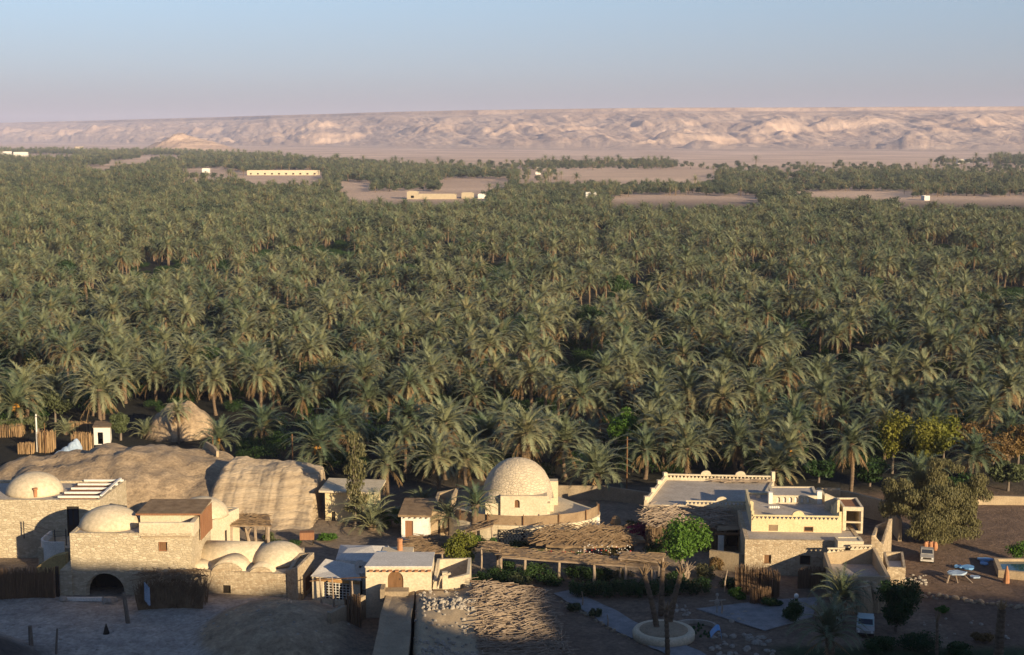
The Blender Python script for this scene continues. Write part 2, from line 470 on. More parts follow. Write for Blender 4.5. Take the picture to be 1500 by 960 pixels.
def zigzag(mb, p0, p1, z, h=0.45, t=0.22, step=0.42, z_end=None):
    """parapet pierced by a row of triangles, from p0 to p1"""
    A, B = Vector(p0), Vector(p1); L = (B - A).length; d = (B - A) / L; nrm = Vector((-d.y, d.x)) * t / 2
    n = max(1, int(L / step)); ze = z if z_end is None else z_end
    def bar(u0, u1, a0, a1, b0, b1):
        zs = lambda u: z + (ze - z) * u / L
        q = []
        for s_ in (-1, 1):
            for u, w in ((u0, a0), (u1, b0), (u1, b1), (u0, a1)):
                p = A + d * u + nrm * s_; q.append((p.x, p.y, zs(u) + w))
        mb.hull8(q[:4], q[4:])
    bar(0, L, 0, h * 0.22, 0, h * 0.22); bar(0, L, h * 0.72, h, h * 0.72, h)
    st = L / n
    for k in range(n):
        u = k * st; q = []
        zs = z + (ze - z) * (u + st / 2) / L
        for s_ in (-1, 1):
            for uu, w in ((u + st * 0.04, h * 0.215), (u + st * 0.96, h * 0.215), (u + st * 0.5, h * 0.74)):
                p = A + d * uu + nrm * s_ * 0.96; q.append((p.x, p.y, zs + w))
        mb.add(q, [(2, 1, 0), (3, 4, 5), (0, 1, 4, 3), (1, 2, 5, 4), (2, 0, 3, 5)])

def crest(mb, c, rz, r=0.55, t=0.22, z=0.0):
    N = 10; cs, sn = math.cos(rz), math.sin(rz); vs = []
    pr = [(r * math.cos(math.pi * k / N), r * 0.8 * math.sin(math.pi * k / N)) for k in range(N + 1)]
    for s_ in (-t / 2, t / 2):
        for u, w in pr: vs.append((c[0] + u * cs - s_ * sn, c[1] + u * sn + s_ * cs, z + w))
    n = len(pr)
    mb.add(vs, [tuple(range(n)), tuple(range(2 * n - 1, n - 1, -1))] + [((i + 1) % n, i, n + i, n + (i + 1) % n) for i in range(n)])

def vault(mb, p0, p1, half, z, h, n=12, ends=True):
    """half barrel from p0 to p1 (axis), springing at z"""
    A, B = Vector(p0), Vector(p1); d = (B - A).normalized(); s_ = Vector((-d.y, d.x)); vs = []
    for q in (A, B):
        for k in range(n + 1):
            a = math.pi * k / n; p = q + s_ * half * math.cos(a); vs.append((p.x, p.y, z + h * math.sin(a)))
    m = n + 1
    fs = [(k + 1, k, m + k, m + k + 1) for k in range(n)]
    if ends: fs += [tuple(range(m)), tuple(range(2 * m - 1, m - 1, -1))]
    mb.add(vs, fs)

# ------------------------------------------------------------------ ground
RX = np.array([-400, -100, -30, 40, 55, 66, 71, 75, 80.5, 82.5, 98, 101, 110, 121, 122.5, 128.5, 130, 134, 137, 140, 150, 163, 175, 200, 260, 420.])
RH = np.array([36, 40, 41.4, 41.8, 44.0, 44.2, 43.6, 41.8, 41.6, 37.6, 37.8, 43.0, 43.6, 43.4, 40.6, 40.6, 44.6, 44.2, 42.0, 41.5, 41.5, 42.6, 41.6, 41.5, 41, 40.])  # unseen crest heights, shaped to set where the hill's shadow edge falls

def mound(x, y, cx, cy, rx, ry, h, p=1.2, rot=0.0):
    cs, sn = math.cos(rot), math.sin(rot)
    u = ((x - cx) * cs + (y - cy) * sn) / rx; v = (-(x - cx) * sn + (y - cy) * cs) / ry
    r2 = np.clip(1 - (u * u + v * v), 0, 1)
    return h * r2 ** p

def gh(x, y):
    x = np.asarray(x, float); y = np.asarray(y, float)
    xr = x + 0.781 * np.clip(y, 0, 110)  # crest sheared along the sun's path so its shadow keeps the profile
    ridge = np.interp(xr, RX, RH) + np.where(xr > 45, 1.7, .4) * (vnoise(xr / 4.0, y * 0 + 3, 5) - 0.5) + np.where(xr > 45, .9, .2) * (vnoise(xr / 1.5, y * 0 + 7, 6) - 0.5)
    prof = np.clip(1 - np.maximum(y, 0) / 106.0, 0, 1) * np.clip(1 + (y + 12) / 220.0, 0.2, 1)
    wob = (fbm(x / 9, y / 9, 4, 11) - 0.47)
    z = ridge * prof
    z = z + np.where((y > -5) & (y < 108), wob * 3.0 * np.clip(y / 30, 0, 1) * np.clip((108 - y) / 20, 0, 1) - np.where((y>4)&(y<90), 1.5, 0), 0)
    # toe of the camera hill at the left corner
    z = z + mound(x, y, -50, 104, 13, 17, 4.0, 0.9)
    # mounds left of the grove
    big = mound(x, y, -47, 167, 21, 14, 6.1, 0.75) * (0.80 + 0.44 * fbm(x / 6, y / 6, 5, 21)) + 0.9 * (mound(x, y, -47, 167, 21, 14, 1, 1) > 0) * (fbm(x / 2.2, y / 2.2, 4, 25) - .47) * mound(x, y, -47, 167, 21, 14, 1, .5)
    big = np.maximum(big, mound(x, y, -33, 163, 13, 11, 3.6, 0.9) * (0.8 + 0.4 * fbm(x / 4, y / 4, 4, 23)))
    big = np.maximum(big, mound(x, y, -48, 203, 5.4, 4.6, 4.9, 0.7) * (0.8 + 0.4 * fbm(x / 2.0, y / 2.0, 4, 29)))
    er_ = np.abs(fbm(x / 3.0 + y / 9, y / 16, 4, 27) - .47) * 2
    big = big * (1 - .10 * np.clip(1 - er_ * 3.0, 0, 1)) + np.clip(big, 0, 1) * .38 * (fbm(x / 1.3 + y / 2, y / 2.0, 4, 28) - .47)
    z = z + big
    # dirt heap by the lane
    z = z + mound(x, y, -20.5, 119, 7.5, 10, 1.9, 1.0, 0.2) * (0.65 + 0.7 * fbm(x / 2, y / 2, 4, 31))
    z = z + np.where((y > 105) & (y < 260), (0.22 + .5 * ((x < -14) & (y < 129))) * (fbm(x / 5, y / 5, 4, 41) - 0.47), 0)
    z = z - np.where(y > 1500, 0.0, 0.0)
    return z

def G(x, y): return float(gh(np.array([x]), np.array([y]))[0])

def axis(segs):
    out = []
    for a, b, st in segs: out += list(np.arange(a, b, st))
    return np.array(sorted(set(np.round(out, 3))))
geo = [85 * 1.22 ** k for k in range(1, 32)]
xs = np.concatenate([-np.array(geo[::-1]) , axis([(-85, -68, 2), (-68, 62, 0.55), (62, 210.1, .9)]), np.array([212 * 1.22 ** k for k in range(1, 27)])])
ys = np.concatenate([np.array([-9000, -4000, -1500, -600, -300, -200, -140]), axis([(-100, 98, 3), (98, 212, 0.55), (212, 260, 3)]), np.array([260 * 1.13 ** k for k in range(1, 40)])])
gx, gy = np.meshgrid(xs, ys)
gz = gh(gx, gy)
V = np.stack([gx.ravel(), gy.ravel(), gz.ravel()], 1)
nx, ny = len(xs), len(ys)
ii = (np.arange(ny - 1)[:, None] * nx + np.arange(nx - 1)[None, :]).ravel()
FQ = np.stack([ii, ii + 1, ii + nx + 1, ii + nx], 1)
# ground colour, place by place; the grove floor carries painted shade
x, y, z = V[:, 0], V[:, 1], V[:, 2]
def px_of(x, y, z=0.0):
    zc = y * CT + (CAM_H - z) * ST
    return 750 + x / np.maximum(zc, 1) * F
def py_of(y, z=0.0):
    return 480 + F * np.tan(np.arctan2(CAM_H - z, np.maximum(y, 1)) - PITCH)
cG = np.array([0.027, 0.027, 0.021])  # grove floor, shade of the gaps between palms darkened into it
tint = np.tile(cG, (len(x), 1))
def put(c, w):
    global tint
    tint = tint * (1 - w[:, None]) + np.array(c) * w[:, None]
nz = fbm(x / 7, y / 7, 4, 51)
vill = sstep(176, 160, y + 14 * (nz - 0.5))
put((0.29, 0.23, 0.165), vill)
put((0.50, 0.45, 0.385), vill * sstep(-14.5, -17, x) * sstep(131, 128, y) )               # grey yard
put((0.44, 0.34, 0.22), sstep(0.25, 0.7, mound(x, y, -20.5, 119, 7.5, 10, 1.9, 1.0, 0.2) + (nz - .5) * .8))
put((0.085, 0.075, 0.065), sstep(-36, -41, x) * sstep(119, 113, y))
put((0.43, 0.325, 0.21), sstep(0.3, 1.2, mound(x, y, -47, 167, 22, 15, 6, 0.75) + mound(x, y, -33, 163, 13, 11, 3.6, 0.9) + mound(x, y, -48, 203, 5.5, 5, 6, 0.6)))
put((0.185, 0.125, 0.085), sstep(36, 39, x) * sstep(172, 166, y + 10 * (nz - 0.5)) * sstep(100, 110, y))   # reddish lot on the right
put((0.21, 0.15, 0.105), sstep(2, 4, x) * sstep(38, 36, x) * sstep(139, 135, y) * 0.8)       # garden soil
put((0.05, 0.07, 0.025), sstep(20, 24, x) * sstep(118.5, 116, y + 2 * nz) * sstep(100, 108, y))   # watered grass
put((0.30, 0.22, 0.15), sstep(98, 92, y) * sstep(-200, -100, y) )
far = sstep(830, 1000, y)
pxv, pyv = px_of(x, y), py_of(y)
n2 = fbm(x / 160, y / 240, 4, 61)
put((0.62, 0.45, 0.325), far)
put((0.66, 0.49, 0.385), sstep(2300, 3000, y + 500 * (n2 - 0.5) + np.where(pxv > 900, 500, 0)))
m, nt, b = new_mat('desert_soil')
at = nt.nodes.new('ShaderNodeAttribute'); at.attribute_name = 'soil'
tc = nt.nodes.new('ShaderNodeTexCoord')
na = noise(nt, tc.outputs['Object'], 0.5, 6, 0.7); nb = noise(nt, tc.outputs['Object'], 2.2, 7, 0.75); nc = noise(nt, tc.outputs['Object'], 0.004, 5, 0.6)
c = mixc(nt, at.outputs['Color'], ramp(nt, na, (0.62, 0.60, 0.58), (1.35, 1.33, 1.3), 0.3, 0.7), 0.85, 'MULTIPLY')
c = mixc(nt, c, ramp(nt, nb, (0.55, 0.54, 0.53), (1.32, 1.32, 1.3), 0.32, 0.68), 0.85, 'MULTIPLY')
c = mixc(nt, c, ramp(nt, nc, (0.72, 0.70, 0.70), (1.18, 1.18, 1.18), 0.35, 0.65), 0.8, 'MULTIPLY')
nt.links.new(c, b.inputs['Base Color'])
hh = mixc(nt, na, nb, 0.5)
bump(nt, b, hh, 1.0, 0.45)
M['ground'] = m
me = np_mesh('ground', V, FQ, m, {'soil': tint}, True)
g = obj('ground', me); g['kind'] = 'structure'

# ------------------------------------------------------------------ far hills
EPX = np.array([-700, -300, 0, 200, 400, 600, 700, 1000, 1500, 2000, 2600.])
ED = np.array([19000, 17000, 14200, 11200, 9000, 7600, 7100, 6600, 6300, 6200, 6100.])
cols = np.concatenate([np.linspace(-650, -210, 60), np.linspace(-200, 1700, 950), np.linspace(1710, 2500, 90)]); rows = np.concatenate([np.linspace(-3200, -1500, 14), np.linspace(-1450, 350, 150), np.linspace(420, 3000, 12)])
cx, rv = np.meshgrid(cols, rows)
ed = np.interp(cx, EPX, ED)
sc_ = ed / 6500.0
dd = ed + rv * np.where(rv < 0, sc_ ** 0.75, 1.0)
hx = (cx - 750) * dd / F
spur = fbm(hx / 520 + .0003 * dd, dd / 900, 5, 71) - 0.47
gul = np.abs(fbm(hx / 150 + dd / 700, dd / 260, 5, 81) - 0.47) * 2.4
edge = rv + 1500 * spur * 1.0 + 260 * (gul - 0.3)
er = rv + 900 * spur
fan = np.clip((rv + 3200) / 3200, 0, 1) ** 2 * 22
ramp1 = sstep(-1900, 80, er) ** 1.25
ridged = np.clip(1 - np.abs(fbm(hx / 210 + dd / 900, dd / 520, 6, 81) - 0.47) * 3.4, 0, 1) ** 1.4
fine_ = fbm(hx / 110, dd / 150, 6, 83) - 0.47
rill = np.clip(1 - np.abs(fbm(hx / 70 + dd / 400, dd / 420, 4, 85) - .47) * 4, 0, 1)
bell = sstep(-2100, -1200, er) * sstep(60, -350, er)
t2 = sstep(-230, 60, rv + 260 * spur)
patch = sstep(.42, .58, fbm(hx / 900, dd / 1500, 3, 87))
hz = fan * (1 - t2) + (ramp1 * 138 + bell * (ridged - .38) * 18 * (.35 + .65 * patch) + bell * (fine_ * 24 - rill * 10)) * (1 - t2) + t2 * 176 + 6 * t2 * sstep(100, 500, rv)
hz = np.minimum(hz, np.minimum(182, np.maximum(ramp1 * 138 + 20, t2 * 182)))
t1 = ramp1
lowhill = fbm(hx / 330, dd / 300, 4, 95)
hz += np.clip(lowhill - 0.52, 0, 1) * 190 * sstep(-2300, -1500, rv) * sstep(-500, -900, rv)
hz = hz - 2.0
HV = np.stack([hx.ravel(), dd.ravel(), hz.ravel()], 1)
nx2, ny2 = len(cols), len(rows)
ii = (np.arange(ny2 - 1)[:, None] * nx2 + np.arange(nx2 - 1)[None, :]).ravel()
HF = np.stack([ii, ii + 1, ii + nx2 + 1, ii + nx2], 1)
m, nt, b = new_mat('escarpment_rock')
tc = nt.nodes.new('ShaderNodeTexCoord')
mp = nt.nodes.new('ShaderNodeMapping'); mp.inputs['Scale'].default_value = (0.004, 0.004, 0.03); nt.links.new(tc.outputs['Object'], mp.inputs[0])
na = noise(nt, mp.outputs[0], 1.0, 6, 0.65); nb = noise(nt, tc.outputs['Object'], 0.02, 5, 0.7)
c = ramp(nt, na, (0.42, 0.295, 0.225), (0.60, 0.45, 0.345))
c = mixc(nt, c, ramp(nt, nb, (0.75, 0.74, 0.73), (1.15, 1.14, 1.12)), 0.8, 'MULTIPLY')
nt.links.new(c, b.inputs['Base Color']); bump(nt, b, nb, 0.8, 12.0)
M['hill'] = m
h = obj('hills', np_mesh('hills', HV, HF, m, None, True)); h['kind'] = 'structure'
# lone conical hill on the left plain
cxs, cys = np.meshgrid(np.linspace(-1, 1, 70), np.linspace(-1, 1, 50))
by = 4300.0; bx = X(262, by)
rr = np.hypot(cxs, cys)
lz = np.clip(1 - rr, 0, 1) ** 1.15 * 52 * (0.7 + 0.6 * fbm(cxs * 6 + 9, cys * 6, 4, 97)) - 1.5
lx = bx + cxs * 125 * (1 + 0.7 * (cxs > 0)); ly = by + cys * 180
ii = (np.arange(49)[:, None] * 70 + np.arange(69)[None, :]).ravel()
h2 = obj('lone_hill', np_mesh('lone_hill', np.stack([lx.ravel(), ly.ravel(), lz.ravel()], 1), np.stack([ii, ii + 1, ii + 71, ii + 70], 1), M['hill'], None, True)); h2['kind'] = 'structure'

# ------------------------------------------------------------------ haze over the valley
hb = MB(); hb.box((0, 5500, -6), (46000, 29000, 330))
hm = bpy.data.materials.new('valley_haze'); hm.use_nodes = True
hn = hm.node_tree; hn.nodes.remove(hn.nodes['Principled BSDF'])
pv = hn.nodes.new('ShaderNodeVolumePrincipled')
pv.inputs['Color'].default_value = (0.70, 0.74, 0.98, 1)
pv.inputs['Density'].default_value = 0.00006
pv.inputs['Anisotropy'].default_value = 0.0
hn.links.new(pv.outputs[0], hn.nodes['Material Output'].inputs['Volume'])
haze = hb.build('haze', hm); haze['kind'] = 'stuff'

# ================================================================== buildings
def house(name, label, cat, poly, z1, wm, rm, parapet=0.3, holes=None, z0=None, t=0.35, group=None, roof_t=0.2):
    zb = -0.4 if z0 is None else z0
    base = (sum(p[0] for p in poly) / len(poly), sum(p[1] for p in poly) / len(poly), max(zb, 0))
    th_ = thing(name, base, label, cat, group)
    mb = MB(); walls(mb, poly, zb, z1, t, holes); mb.build('wall', wm, th_)
    rp = inset(poly, t * 0.5)
    zz = min(z1) if isinstance(z1, (list, tuple)) else z1
    rb = MB(); rb.prism(rp, zz - parapet - roof_t, zz - parapet); rb.build('roof', rm, th_)
    th_['zb'] = zb
    return th_

def hole(px0, px1, py0, py1, poly, e, zb, arch=False):
    """wall opening from where its edges are seen; returns metres along the edge and above zb"""
    A, B = Vector(poly[e]), Vector(poly[(e + 1) % len(poly)]); d = (B - A).normalized()
    def u_of(px):
        # solve x - k*y = 0 along the edge
        k = (px - 750) / F
        best = None
        lo, hi = 0.0, (B - A).length
        num = lambda u: (A.x + d.x * u) - k * ((A.y + d.y * u) * CT + (CAM_H - 3) * ST)
        a, c = num(lo), num(hi)
        return lo + (hi - lo) * (-a) / (c - a)
    u0, u1 = sorted((u_of(px0), u_of(px1)))
    q = A + d * (u0 + u1) / 2
    v0, v1 = Z(py1, q.y) - zb, Z(py0, q.y) - zb
    return (u0, u1, v0, v1, arch)

def quad(pfl, pfr, pbr, pbl): return [pfl, pfr, pbr, pbl]

# ---------------------------------------------------------------- stone house at the left edge
fl = (X(-70, 142, 3), 142.0); fr = (X(148, 142, 3), 142.0); br = (fr[0] + 0.4, 150.5); bl = (fl[0], 150.5)
H1 = quad(fl, fr, br, bl)
hd = hole(99, 117, 742, 785, H1, 0, -0.4)
t1_ = house('stone_house', 'tall pale rubble house at the left edge with low dome and dark double door', 'house', H1, 6.1, M['stone'], M['roof'], 0.25, {0: [hd]})
dr = panel(t1_, 'door', H1, 0, hd, -0.4, M['dark'], 0.12, 0.06, M['dark'])
gb = MB()
for k in (0.28, 0.72):
    u = hd[0] + (hd[1] - hd[0]) * k; (qx, qy), a = edge_pt(H1, 0, u, 0.10)
    gb.box((qx, qy, -0.4 + hd[2] + 1.1), (0.36, 0.03, hd[3] - hd[2] - 1.35), a)
gb.build('pane', M['glass'], dr)
db = MB(); cxx = X(50, 146, 6); db.dome((cxx, 146.2, 5.8), 2.95, 2.2, 32, 10, 2.7); db.build('dome', M['vault'], t1_, True)
cb = MB(); cb.lathe((X(52, 143.7, 6), 143.75, 5.95), [(0.2, 0), (0.2, 0.75), (0.26, 0.8), (0.26, 0.95)], 10); cb.build('chimney', M['clay'], t1_)
pb = MB()
x0, x1 = X(88, 143.5, 6), X(146, 143, 6)
for k, yy in enumerate((142.9, 144.6, 146.4, 148.2, 149.9)):
    pb.box(((x0 + x1) / 2 + 0.15 * k, yy, 6.103), (x1 - x0, 0.22, 0.2))
pb.box((x1 + 0.25, 146.4, 6.31), (0.22, 7.4, 0.14)); pb.build('roof_joist', M['white'], t1_)
rb = MB(); rb.box(((x0 + x1) / 2, 146.4, 5.86), (x1 - x0 - 0.2, 6.6, 0.16)); rb.build('roof_boards', M['redwood'], t1_)

# landing and stair in front of its door
sx0, sx1 = X(57, 138, 2.5), X(106, 138, 2.5)
tl = thing('outdoor_stair', (sx0 + 1, 139, 0), 'white walled landing over an ochre stair wall below the dark double door', 'stair')
mb = MB(); mb.box(((sx0 + sx1) / 2, 139.8, 0), (sx1 - sx0, 4.2, 2.3)); mb.build('landing', M['stone'], tl)
mb = MB()
arc = [(sx0 + 1.6 - 1.6 * math.cos(a), 138.9 - 1.6 * math.sin(a)) for a in np.linspace(0, math.pi / 2, 9)] + [(sx1 - 0.6, 137.3)]
arc = [(sx0, 141.6)] + arc
for k in range(len(arc) - 1):
    a, b_ = Vector(arc[k]), Vector(arc[k + 1]); n_ = (b_ - a).normalized(); s_ = Vector((-n_.y, n_.x)) * 0.22
    mb.prism([tuple(a), tuple(b_), tuple(b_ + s_), tuple(a + s_)], 0, 3.0)
mb.build('parapet', M['white'], tl)
mb = MB(); ox = sx0 - 0.2; pr = []
for k in range(9):
    q = k / 8; pr.append((ox + 0.4 + q * (sx1 - ox - 0.6), 0.7 + 1.35 * math.sin(q * math.pi / 2)))
poly = [(ox + 0.4, 0)] + pr + [(sx1 - 0.2, 0)]
vs = [(p[0], 136.4, p[1]) for p in poly] + [(p[0], 137.25, p[1]) for p in poly]; n = len(poly)
mb.add(vs, [tuple(range(n - 1, -1, -1)), tuple(range(n, 2 * n))] + [(i, (i + 1) % n, n + (i + 1) % n, n + i) for i in range(n)])
mb.build('stair_wall', M['ochre'], tl)
rl = MB()
rp = [(X(33, 141, 3), 141.4), (X(80, 138.2, 3), 138.3), (X(95, 138.2, 3), 138.6)]
for (qx, qy) in rp: rl.tube([(qx, qy, 2.2), (qx, qy, 4.0)], 0.06, 5)
for zz in (3.3, 3.8): rl.tube([(q[0], q[1], zz) for q in rp], 0.018, 4)
rl.build('railing', M['iron'], tl)

# ---------------------------------------------------------------- gatehouse with the arch
fl = (X(104, 130, 3), 130.0); fr = (X(282, 130, 3), 130.0); br = (fr[0] + 0.3, 137.0); bl = (fl[0], 137.0)
H2 = quad(fl, fr, br, bl)
ha = hole(124, 181, 840, 871, H2, 0, -0.4, True); ha = (ha[0], ha[1], 0.3, ha[3], True)
hw = hole(233, 246, 794, 808, H2, 0, -0.4)
t2_ = house('gatehouse', 'boxy pale stone gatehouse with a dark arched passage and a low dome on its roof', 'house', H2, 6.0, M['stone'], M['roof'], 0.12, {0: [ha, hw]})
w_ = panel(t2_, 'window', H2, 0, hw, -0.4, M['wood'], 0.2, 0.05, M['redwood'])
mb = MB(); (q, a) = edge_pt(H2, 0, (hw[0] + hw[1]) / 2, -0.02); mb.box((q[0], q[1], -0.4 + hw[3] + 0.06), (1.5, 0.2, 0.12), a); mb.build('lintel', M['plaster'], t2_)
mb = MB(); (q, a) = edge_pt(H2, 0, (ha[0] + ha[1]) / 2 + 0.2, 2.4); mb.box((q[0], q[1], 0), (3.4, 0.1, 2.6), a); mb.build('passage_shade_panel', M['dark'], t2_)  # dark panel stands in for the unlit depth of the passage
db = MB(); cxx = X(160, 133, 6); db.dome((cxx, 133.2, 5.85), 2.9, 1.95, 32, 10, 2.7); db.build('dome', M['vault'], t2_, True)
# balcony parapet with a rounded top
bx0, bx1 = X(203, 129.8, 6.5), X(283, 129.8, 6.5)
mb = MB(); mb.box(((bx0 + bx1) / 2, 130.25, 5.7), (bx1 - bx0, 0.46, 1.15)); vault(mb, (bx0, 130.25), (bx1, 130.25), 0.23, 6.85, 0.16, 8)
mb.box((bx1 - 0.26, 131.8, 5.7), (0.44, 2.6, 1.2)); mb.build('balcony_parapet', M['plaster'], t2_)
mb = MB(); mb.box(((bx0 + bx1) / 2 - .1, 129.93, 5.62), (bx1 - bx0 - 0.5, 0.2, 0.1)); mb.build('ledge', M['mudtan'], t2_)
ux0, ux1 = X(207, 133, 7), X(286, 133, 7)
U = quad((ux0, 132.6), (ux1, 132.6), (ux1 + 0.2, 136.7), (ux0, 136.7))
mb = MB(); walls(mb, U, 5.8, 7.2, 0.3); mb.build('upper_room', M['plaster'], t2_)
mb = MB(); mb.add([(ux0 - .3, 132.2, 7.2), (ux1 + .75, 132.2, 7.2), (ux1 + .75, 137.0, 7.35), (ux0 - .1, 137.0, 7.35), (ux0 - .3, 132.2, 7.32), (ux1 + .75, 132.2, 7.32), (ux1 + .75, 137.0, 7.5), (ux0 - .1, 137.0, 7.5)], [(3, 2, 1, 0), (4, 5, 6, 7), (0, 1, 5, 4), (1, 2, 6, 5), (2, 3, 7, 6), (3, 0, 4, 7)])
mb.build('shed_roof', M['thatch'], t2_)
mb = MB(); mb.box(((ux0 + ux1) / 2 + .2, 132.13, 7.17), (ux1 - ux0 + 1.0, 0.1, 0.16)); mb.build('roof_edge', M['redwood'], t2_)
mb = MB()
for k in range(9): mb.box((ux1 + 0.62 + 0.02 * k, 132.6 + 0.5 * k, 4.6), (0.05, 0.36, 2.62))
mb.build('slatted_screen', M['redwood'], t2_)
# low annexe left of the arch
mb = MB(); ax0, ax1 = X(87, 129.5, 1), X(104.5, 129.5, 1); mb.box(((ax0 + ax1) / 2, 131.5, -0.3), (ax1 - ax0, 3.4, 2.75)); mb.build('annexe', M['stone'], t2_)
mb = MB(); mb.box((X(122, 128.6), 128.6, -0.1), (3.6, 0.35, 0.32)); mb.build('threshold', M['white'], t2_)
for (px_, d_, s_) in ((158, 127.9, 0.55), (166, 128.3, 0.45), (93, 128.2, 0.4)):
    q = MB(); q.lathe((X(px_, d_), d_, G(X(px_, d_), d_) - 0.1), [(s_, 0), (s_ * 1.1, s_ * 0.6), (s_ * 0.7, s_ * 1.2)], 8, 0.8, 0.2, int(px_))
    o = q.build('boulder', M['pebble']); tag(o, {158: 'large pale boulder on the right of the arched passage sill', 166: 'smaller pale boulder against the arch jamb', 93: 'pale boulder at the corner beside the reed fence'}[px_], 'boulder')

# ---------------------------------------------------------------- row of vaults and a dome
fl = (X(283, 130.5, 1), 130.6); f1 = (X(420, 129, 1), 129.3); fr = (X(437, 127.6, 1), 127.5); br = (X(458, 131.5, 3), 132.5); bl2 = (X(446, 138, 2), 138); bl = (X(288, 138, 2), 138)
V1 = [fl, f1, bl2, bl]
hw = hole(325, 337, 861, 873, V1, 0, -0.4); hw = (hw[0], hw[1], max(hw[2], 0.5), max(hw[2], 0.5) + 0.8)
t3_ = house('vaulted_house', 'low stone house roofed by smooth barrel vaults and one shallow dome', 'house', V1, 2.25, M['stone2'], M['vault'], 0.05, {0: [hw]})
panel(t3_, 'window', V1, 0, hw, -0.4, M['dark'], 0.2, 0.05, M['dark'])
mb = MB(); vault(mb, (X(286, 135, 3), 135.2), (X(384, 135, 3), 134.6), 2.1, 2.1, 1.65, 14); mb.build('barrel_vault', M['vault'], t3_, True)
for (p0, p1, hh, name) in ((308, 360, 1.25, 'barrel_vault'), (364, 404, 0.95, 'barrel_vault')):
    c_ = X((p0 + p1) / 2, 130.5, 2); hw_ = (p1 - p0) / 2 / 15.3
    mb = MB(); vault(mb, (c_, 130.35 - (0.35 if p0 > 350 else 0)), (c_ + 0.3, 134.2), hw_, 1.9, hh, 14); o = mb.build(name, M['vault'], t3_, True)
    g_ = MB(); n = 12
    pr = [(c_ + (hw_ - .12) * math.cos(math.pi * k / n), 1.9 + (hh - .1) * math.sin(math.pi * k / n)) for k in range(n + 1)]
    yy = 130.30 - (0.35 if p0 > 350 else 0)
    g_.add([(p[0], yy - 0.06, p[1]) for p in pr] + [(p[0], yy + 0.3, p[1]) for p in pr], [tuple(range(n, -1, -1)), tuple(range(n + 1, 2 * n + 2))] + [(k, k + 1, n + 2 + k, n + 1 + k) for k in range(n)])
    g_.build('gable', M['stone2'], o)
mb = MB(); vault(mb, (X(292, 131, 2), 131.0), (X(296, 134, 2), 134.0), 1.1, 1.9, 0.7, 10); mb.build('barrel_vault', M['vault'], t3_, True)
mb = MB(); cxx = X(407, 133, 3); mb.dome((cxx, 133.6, 2.3), 2.55, 1.8, 32, 10); mb.build('dome', M['vault'], t3_, True)
V2 = [f1, fr, br, (X(428, 134, 3), 134.6)]
V2 = [(f1[0] + .02, f1[1] - .1), fr, br, (br[0] - 1.6, br[1] + 0.5)]
hw2 = hole(447, 457, 842, 862, V2, 1, -0.4)
mb = MB(); walls(mb, V2, -0.4, [2.6, 3.4, 3.4, 3.2], 0.35, {1: [hw2]}); mb.prism(inset(V2, 0.2), 2.3, [2.35, 2.9, 2.9, 2.8]); mb.build('corner_block', M['stone2'], t3_)
panel(t3_, 'window', V2, 1, hw2, -0.4, M['wood'], 0.08, 0.05, M['redwood'], 3)

# ---------------------------------------------------------------- domed white house behind
a0 = Vector((-30.9, 140.0)); dv = Vector((2.1, 6.0)).normalized(); sv = Vector((dv.y, -dv.x))
fr = a0; br = a0 + dv * 6.4; fl = a0 - sv * 5.6; bl = br - sv * 5.6
H4 = [tuple(fl), tuple(fr), tuple(br), tuple(bl)]
t4_ = house('domed_house', 'small plastered house with a smooth round dome behind the gatehouse', 'house', H4, 4.2, M['plaster'], M['vault'], 0.12)
mb = MB(); c_ = a0 + dv * 3.2 - sv * 2.5; mb.dome((c_.x, c_.y, 4.0), 2.75, 1.9, 30, 10); mb.build('dome', M['vault'], t4_, True)
mb = MB(); q, a = edge_pt(H4, 1, 3.6, -0.02); mb.box((q[0], q[1], 1.0), (0.3, 0.06, 1.5), a); mb.build('slit_window', M['dark'], t4_)

# ---------------------------------------------------------------- yellow hut with a flat overhanging roof
H5 = [(X(476, 156, 2), 156.2), (X(549, 156, 2), 155.4), (X(557, 160, 2), 160.2), (X(488, 161, 2), 161.0)]
hd = hole(484, 489, 753, 763, H5, 0, -0.4)
t5_ = house('yellow_hut', 'yellow plastered hut with a flat overhanging roof beside the layered rock', 'hut', H5, 3.4, M['cream'], M['roof'], 0.3, {0: [(hd[0], hd[1] + .15, 0.4, 1.5)]})
panel(t5_, 'door', H5, 0, (hd[0], hd[1] + .15, 0.4, 1.5), -0.4, M['dark'], 0.1)
mb = MB(); mb.prism(inset(H5, -0.6), 3.4, 3.62); mb.build('roof_slab', M['plaster'], t5_)

# ---------------------------------------------------------------- white hut with the brown door
H6 = [(X(588, 148.5, 1), 148.5), (X(628, 148.5, 1), 148.3), (X(634, 153, 1), 153.5), (X(596, 153, 1), 153.7)]
hd = hole(592, 605, 763, 790, H6, 0, -0.4)
t6_ = house('white_hut', 'small white hut with a plank door left of the domed shrine', 'hut', H6, [2.6, 2.6, 3.0, 3.0], M['white'], M['thatch'], 0.25, {0: [hd]})
panel(t6_, 'door', H6, 0, hd, -0.4, M['redwood'], 0.1, 0.06, None, 4)
mb = MB(); rp = inset(H6, -0.3); mb.prism(rp, [2.61, 2.61, 3.02, 3.02], [2.85, 2.82, 3.25, 3.22]); mb.build('thatch', M['thatch'], t6_)
for k in range(5): mb = MB(); q, a = edge_pt(H6, 0, 0.4 + 0.6 * k, -0.25); mb.tube([(q[0], q[1], 2.5), (q[0], q[1] + 0.6, 2.52)], 0.07, 6); mb.build('joist_end', M['stick'], t6_)
H6b = [(X(629, 150, 1) + 0.1, 150.6), (X(653, 150, 1), 150.2), (X(672, 156, 2), 157.0), (X(640, 156, 2), 157.5)]
hd = hole(641, 645, 762, 790, H6b, 0, -0.4)
